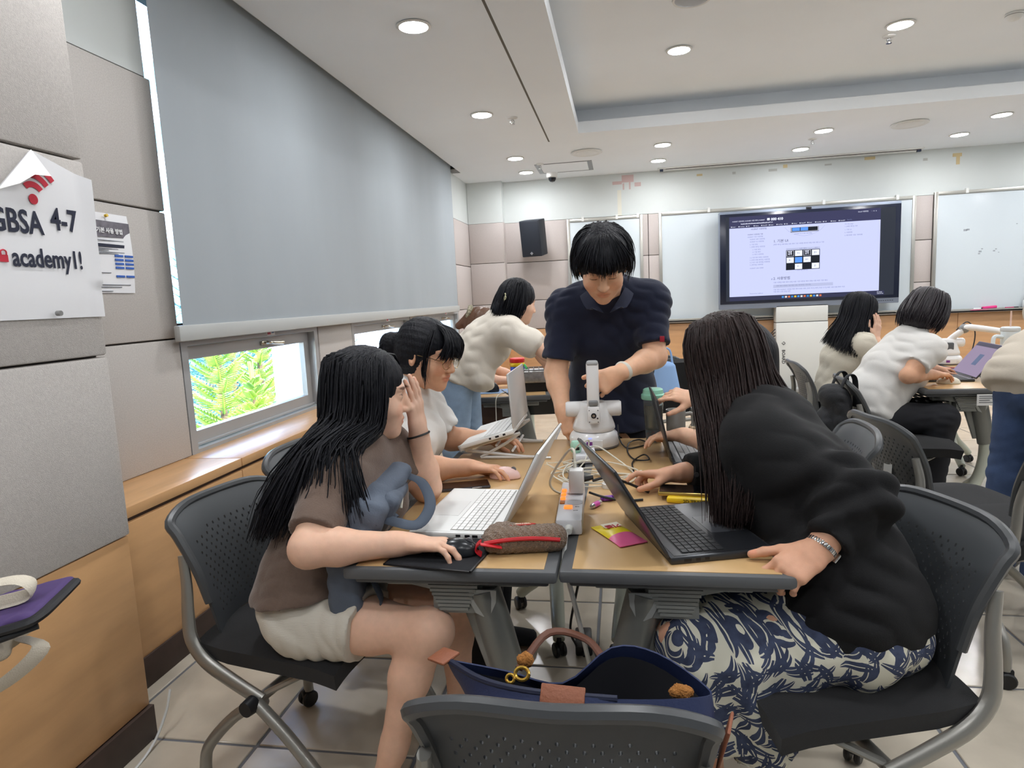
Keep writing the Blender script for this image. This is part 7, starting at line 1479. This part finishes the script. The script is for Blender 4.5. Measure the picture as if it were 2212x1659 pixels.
adopt(hair_obj(None, hm, [hair_sheet(Gs, 900, .0036, .005, 43), hair_sheet(Gs, 260, .007, .003, 44)], hair_cap(H, .016), .006, disp=strand_disp(W(0, 0, .03), R[:, 2], .0018, 60)), W8)
# person at the edge of view
J = dict(pel=V3(1.69, 2.93, .84), chest=V3(1.86, 3.02, 1.06), neck=V3(2.01, 3.10, 1.20), shR=V3(1.93, 2.95, 1.14), shL=V3(1.86, 3.24, 1.14), elR=V3(2.12, 3.05, .98), wrR=V3(2.14, 3.3, .93), elL=V3(2.0, 3.40, .95), wrL=V3(2.08, 3.55, .80), hipR=V3(1.74, 2.85, .83), hipL=V3(1.65, 3.0, .83), knR=V3(1.71, 2.84, .46), anR=V3(1.69, 2.88, .09), knL=V3(1.635, 3.02, .46), anL=V3(1.61, 3.05, .09), lf=V3(.8, .5, 0))
H = make_head(V3(2.03, 3.15, 1.30), (.8, .5, -.4), (.3, .2, 1), .98)
hs = [hand_prims(J['wrL'], (.7, .6, -.2), (0, 0, 1), False, .95), hand_prims(J['wrR'], (.1, .9, -.3), (0, 0, 1), True, .95)]
P10 = simple_person('standing person at the frame edge in beige shirt and dark jeans', (1.64, 2.93, 0), J, H, .98, sk1, 'beige_shirt', mat('beige_shirt', 'C9BFB0', .9, bump=.1, bscale=250), 'dark_jeans', M_jean2, (.8, .5, -.4), hs, topinf=.032, hem=[econe(V3(1.67, 2.93, .86), V3(1.75, 2.97, .96), unit((-.5, .8, 0)), (.21, .17), (.19, .15), .05, [(V3(1.65, 2.9, .835), (-.35, -.2, -1))])])
adopt(hair_obj(None, hm, [], hair_cap(H, .016), .007), P10)
# chairs there
chair(1.215, 2.67, -80, 'empty training chair with white label, behind the woman in black', stick=True)
chair(1.46, 3.74, -95, 'training chair with a backpack slung over it', stick=True)
chair(1.42, 4.62, -90, 'training chair under the woman with long straight hair')
chair(1.36, 2.40, 8, 'training chair at the edge of view before dark jeans')
chair(.56, 2.44, 88, 'training chair under the hidden person in lace', z=0)
chair(.36, 4.95, 200, 'empty chair with flipped up seat beyond the tables', tilt=True)
bb_ = thing('backpack', 'black backpack hanging by straps from a chair back', 'bag', (1.135, 3.74, .45)); M_bk = mat('backpack_black', '17181C', .8, bump=.2, bscale=150)
sdf_obj('body', [econe((.0, -.06, .04), (.0, -.06, .22), (0, 1, 0), (.15, .075), (.13, .065), .04), ell((-.02, -.06, .26), (.07, .12, .06), None, .04), ell((-.07, -.06, .10), (.04, .10, .08), None, .03)], .008, M_bk, bb_, None, wrinkle(.006, (20, 20, 20), .8))
for y in (-.11, .03): MB().tube([(-.01, y, .26), (.02, y, .345), (.05, y + .005, .372), (.075, y + .01, .34), (.08, y + .01, .20)], .020, 8, 5, flat=.25, up=(0, 0, 1)).build('strap', M_bk, bb_)
bl2 = thing('blue_bag', 'light blue bag beyond the man in navy', 'bag', (.30, 4.62, .0)); sdf_obj('body', [econe((0, 0, .62), (.0, 0, .78), (1, 0, 0), (.10, .06), (.07, .05), .04)], .008, mat('light_blue_cloth', '8FB0DC', .85), bl2); MB().tube([(-.05, 0, .80), (-.03, 0, .9), (.03, 0, .9), (.05, 0, .80)], .008, 6, 4).build('handle', mat('light_blue_cloth', '8FB0DC', .85), bl2)
# ---------------------------------------------------------------- done
bpy.context.view_layer.update()
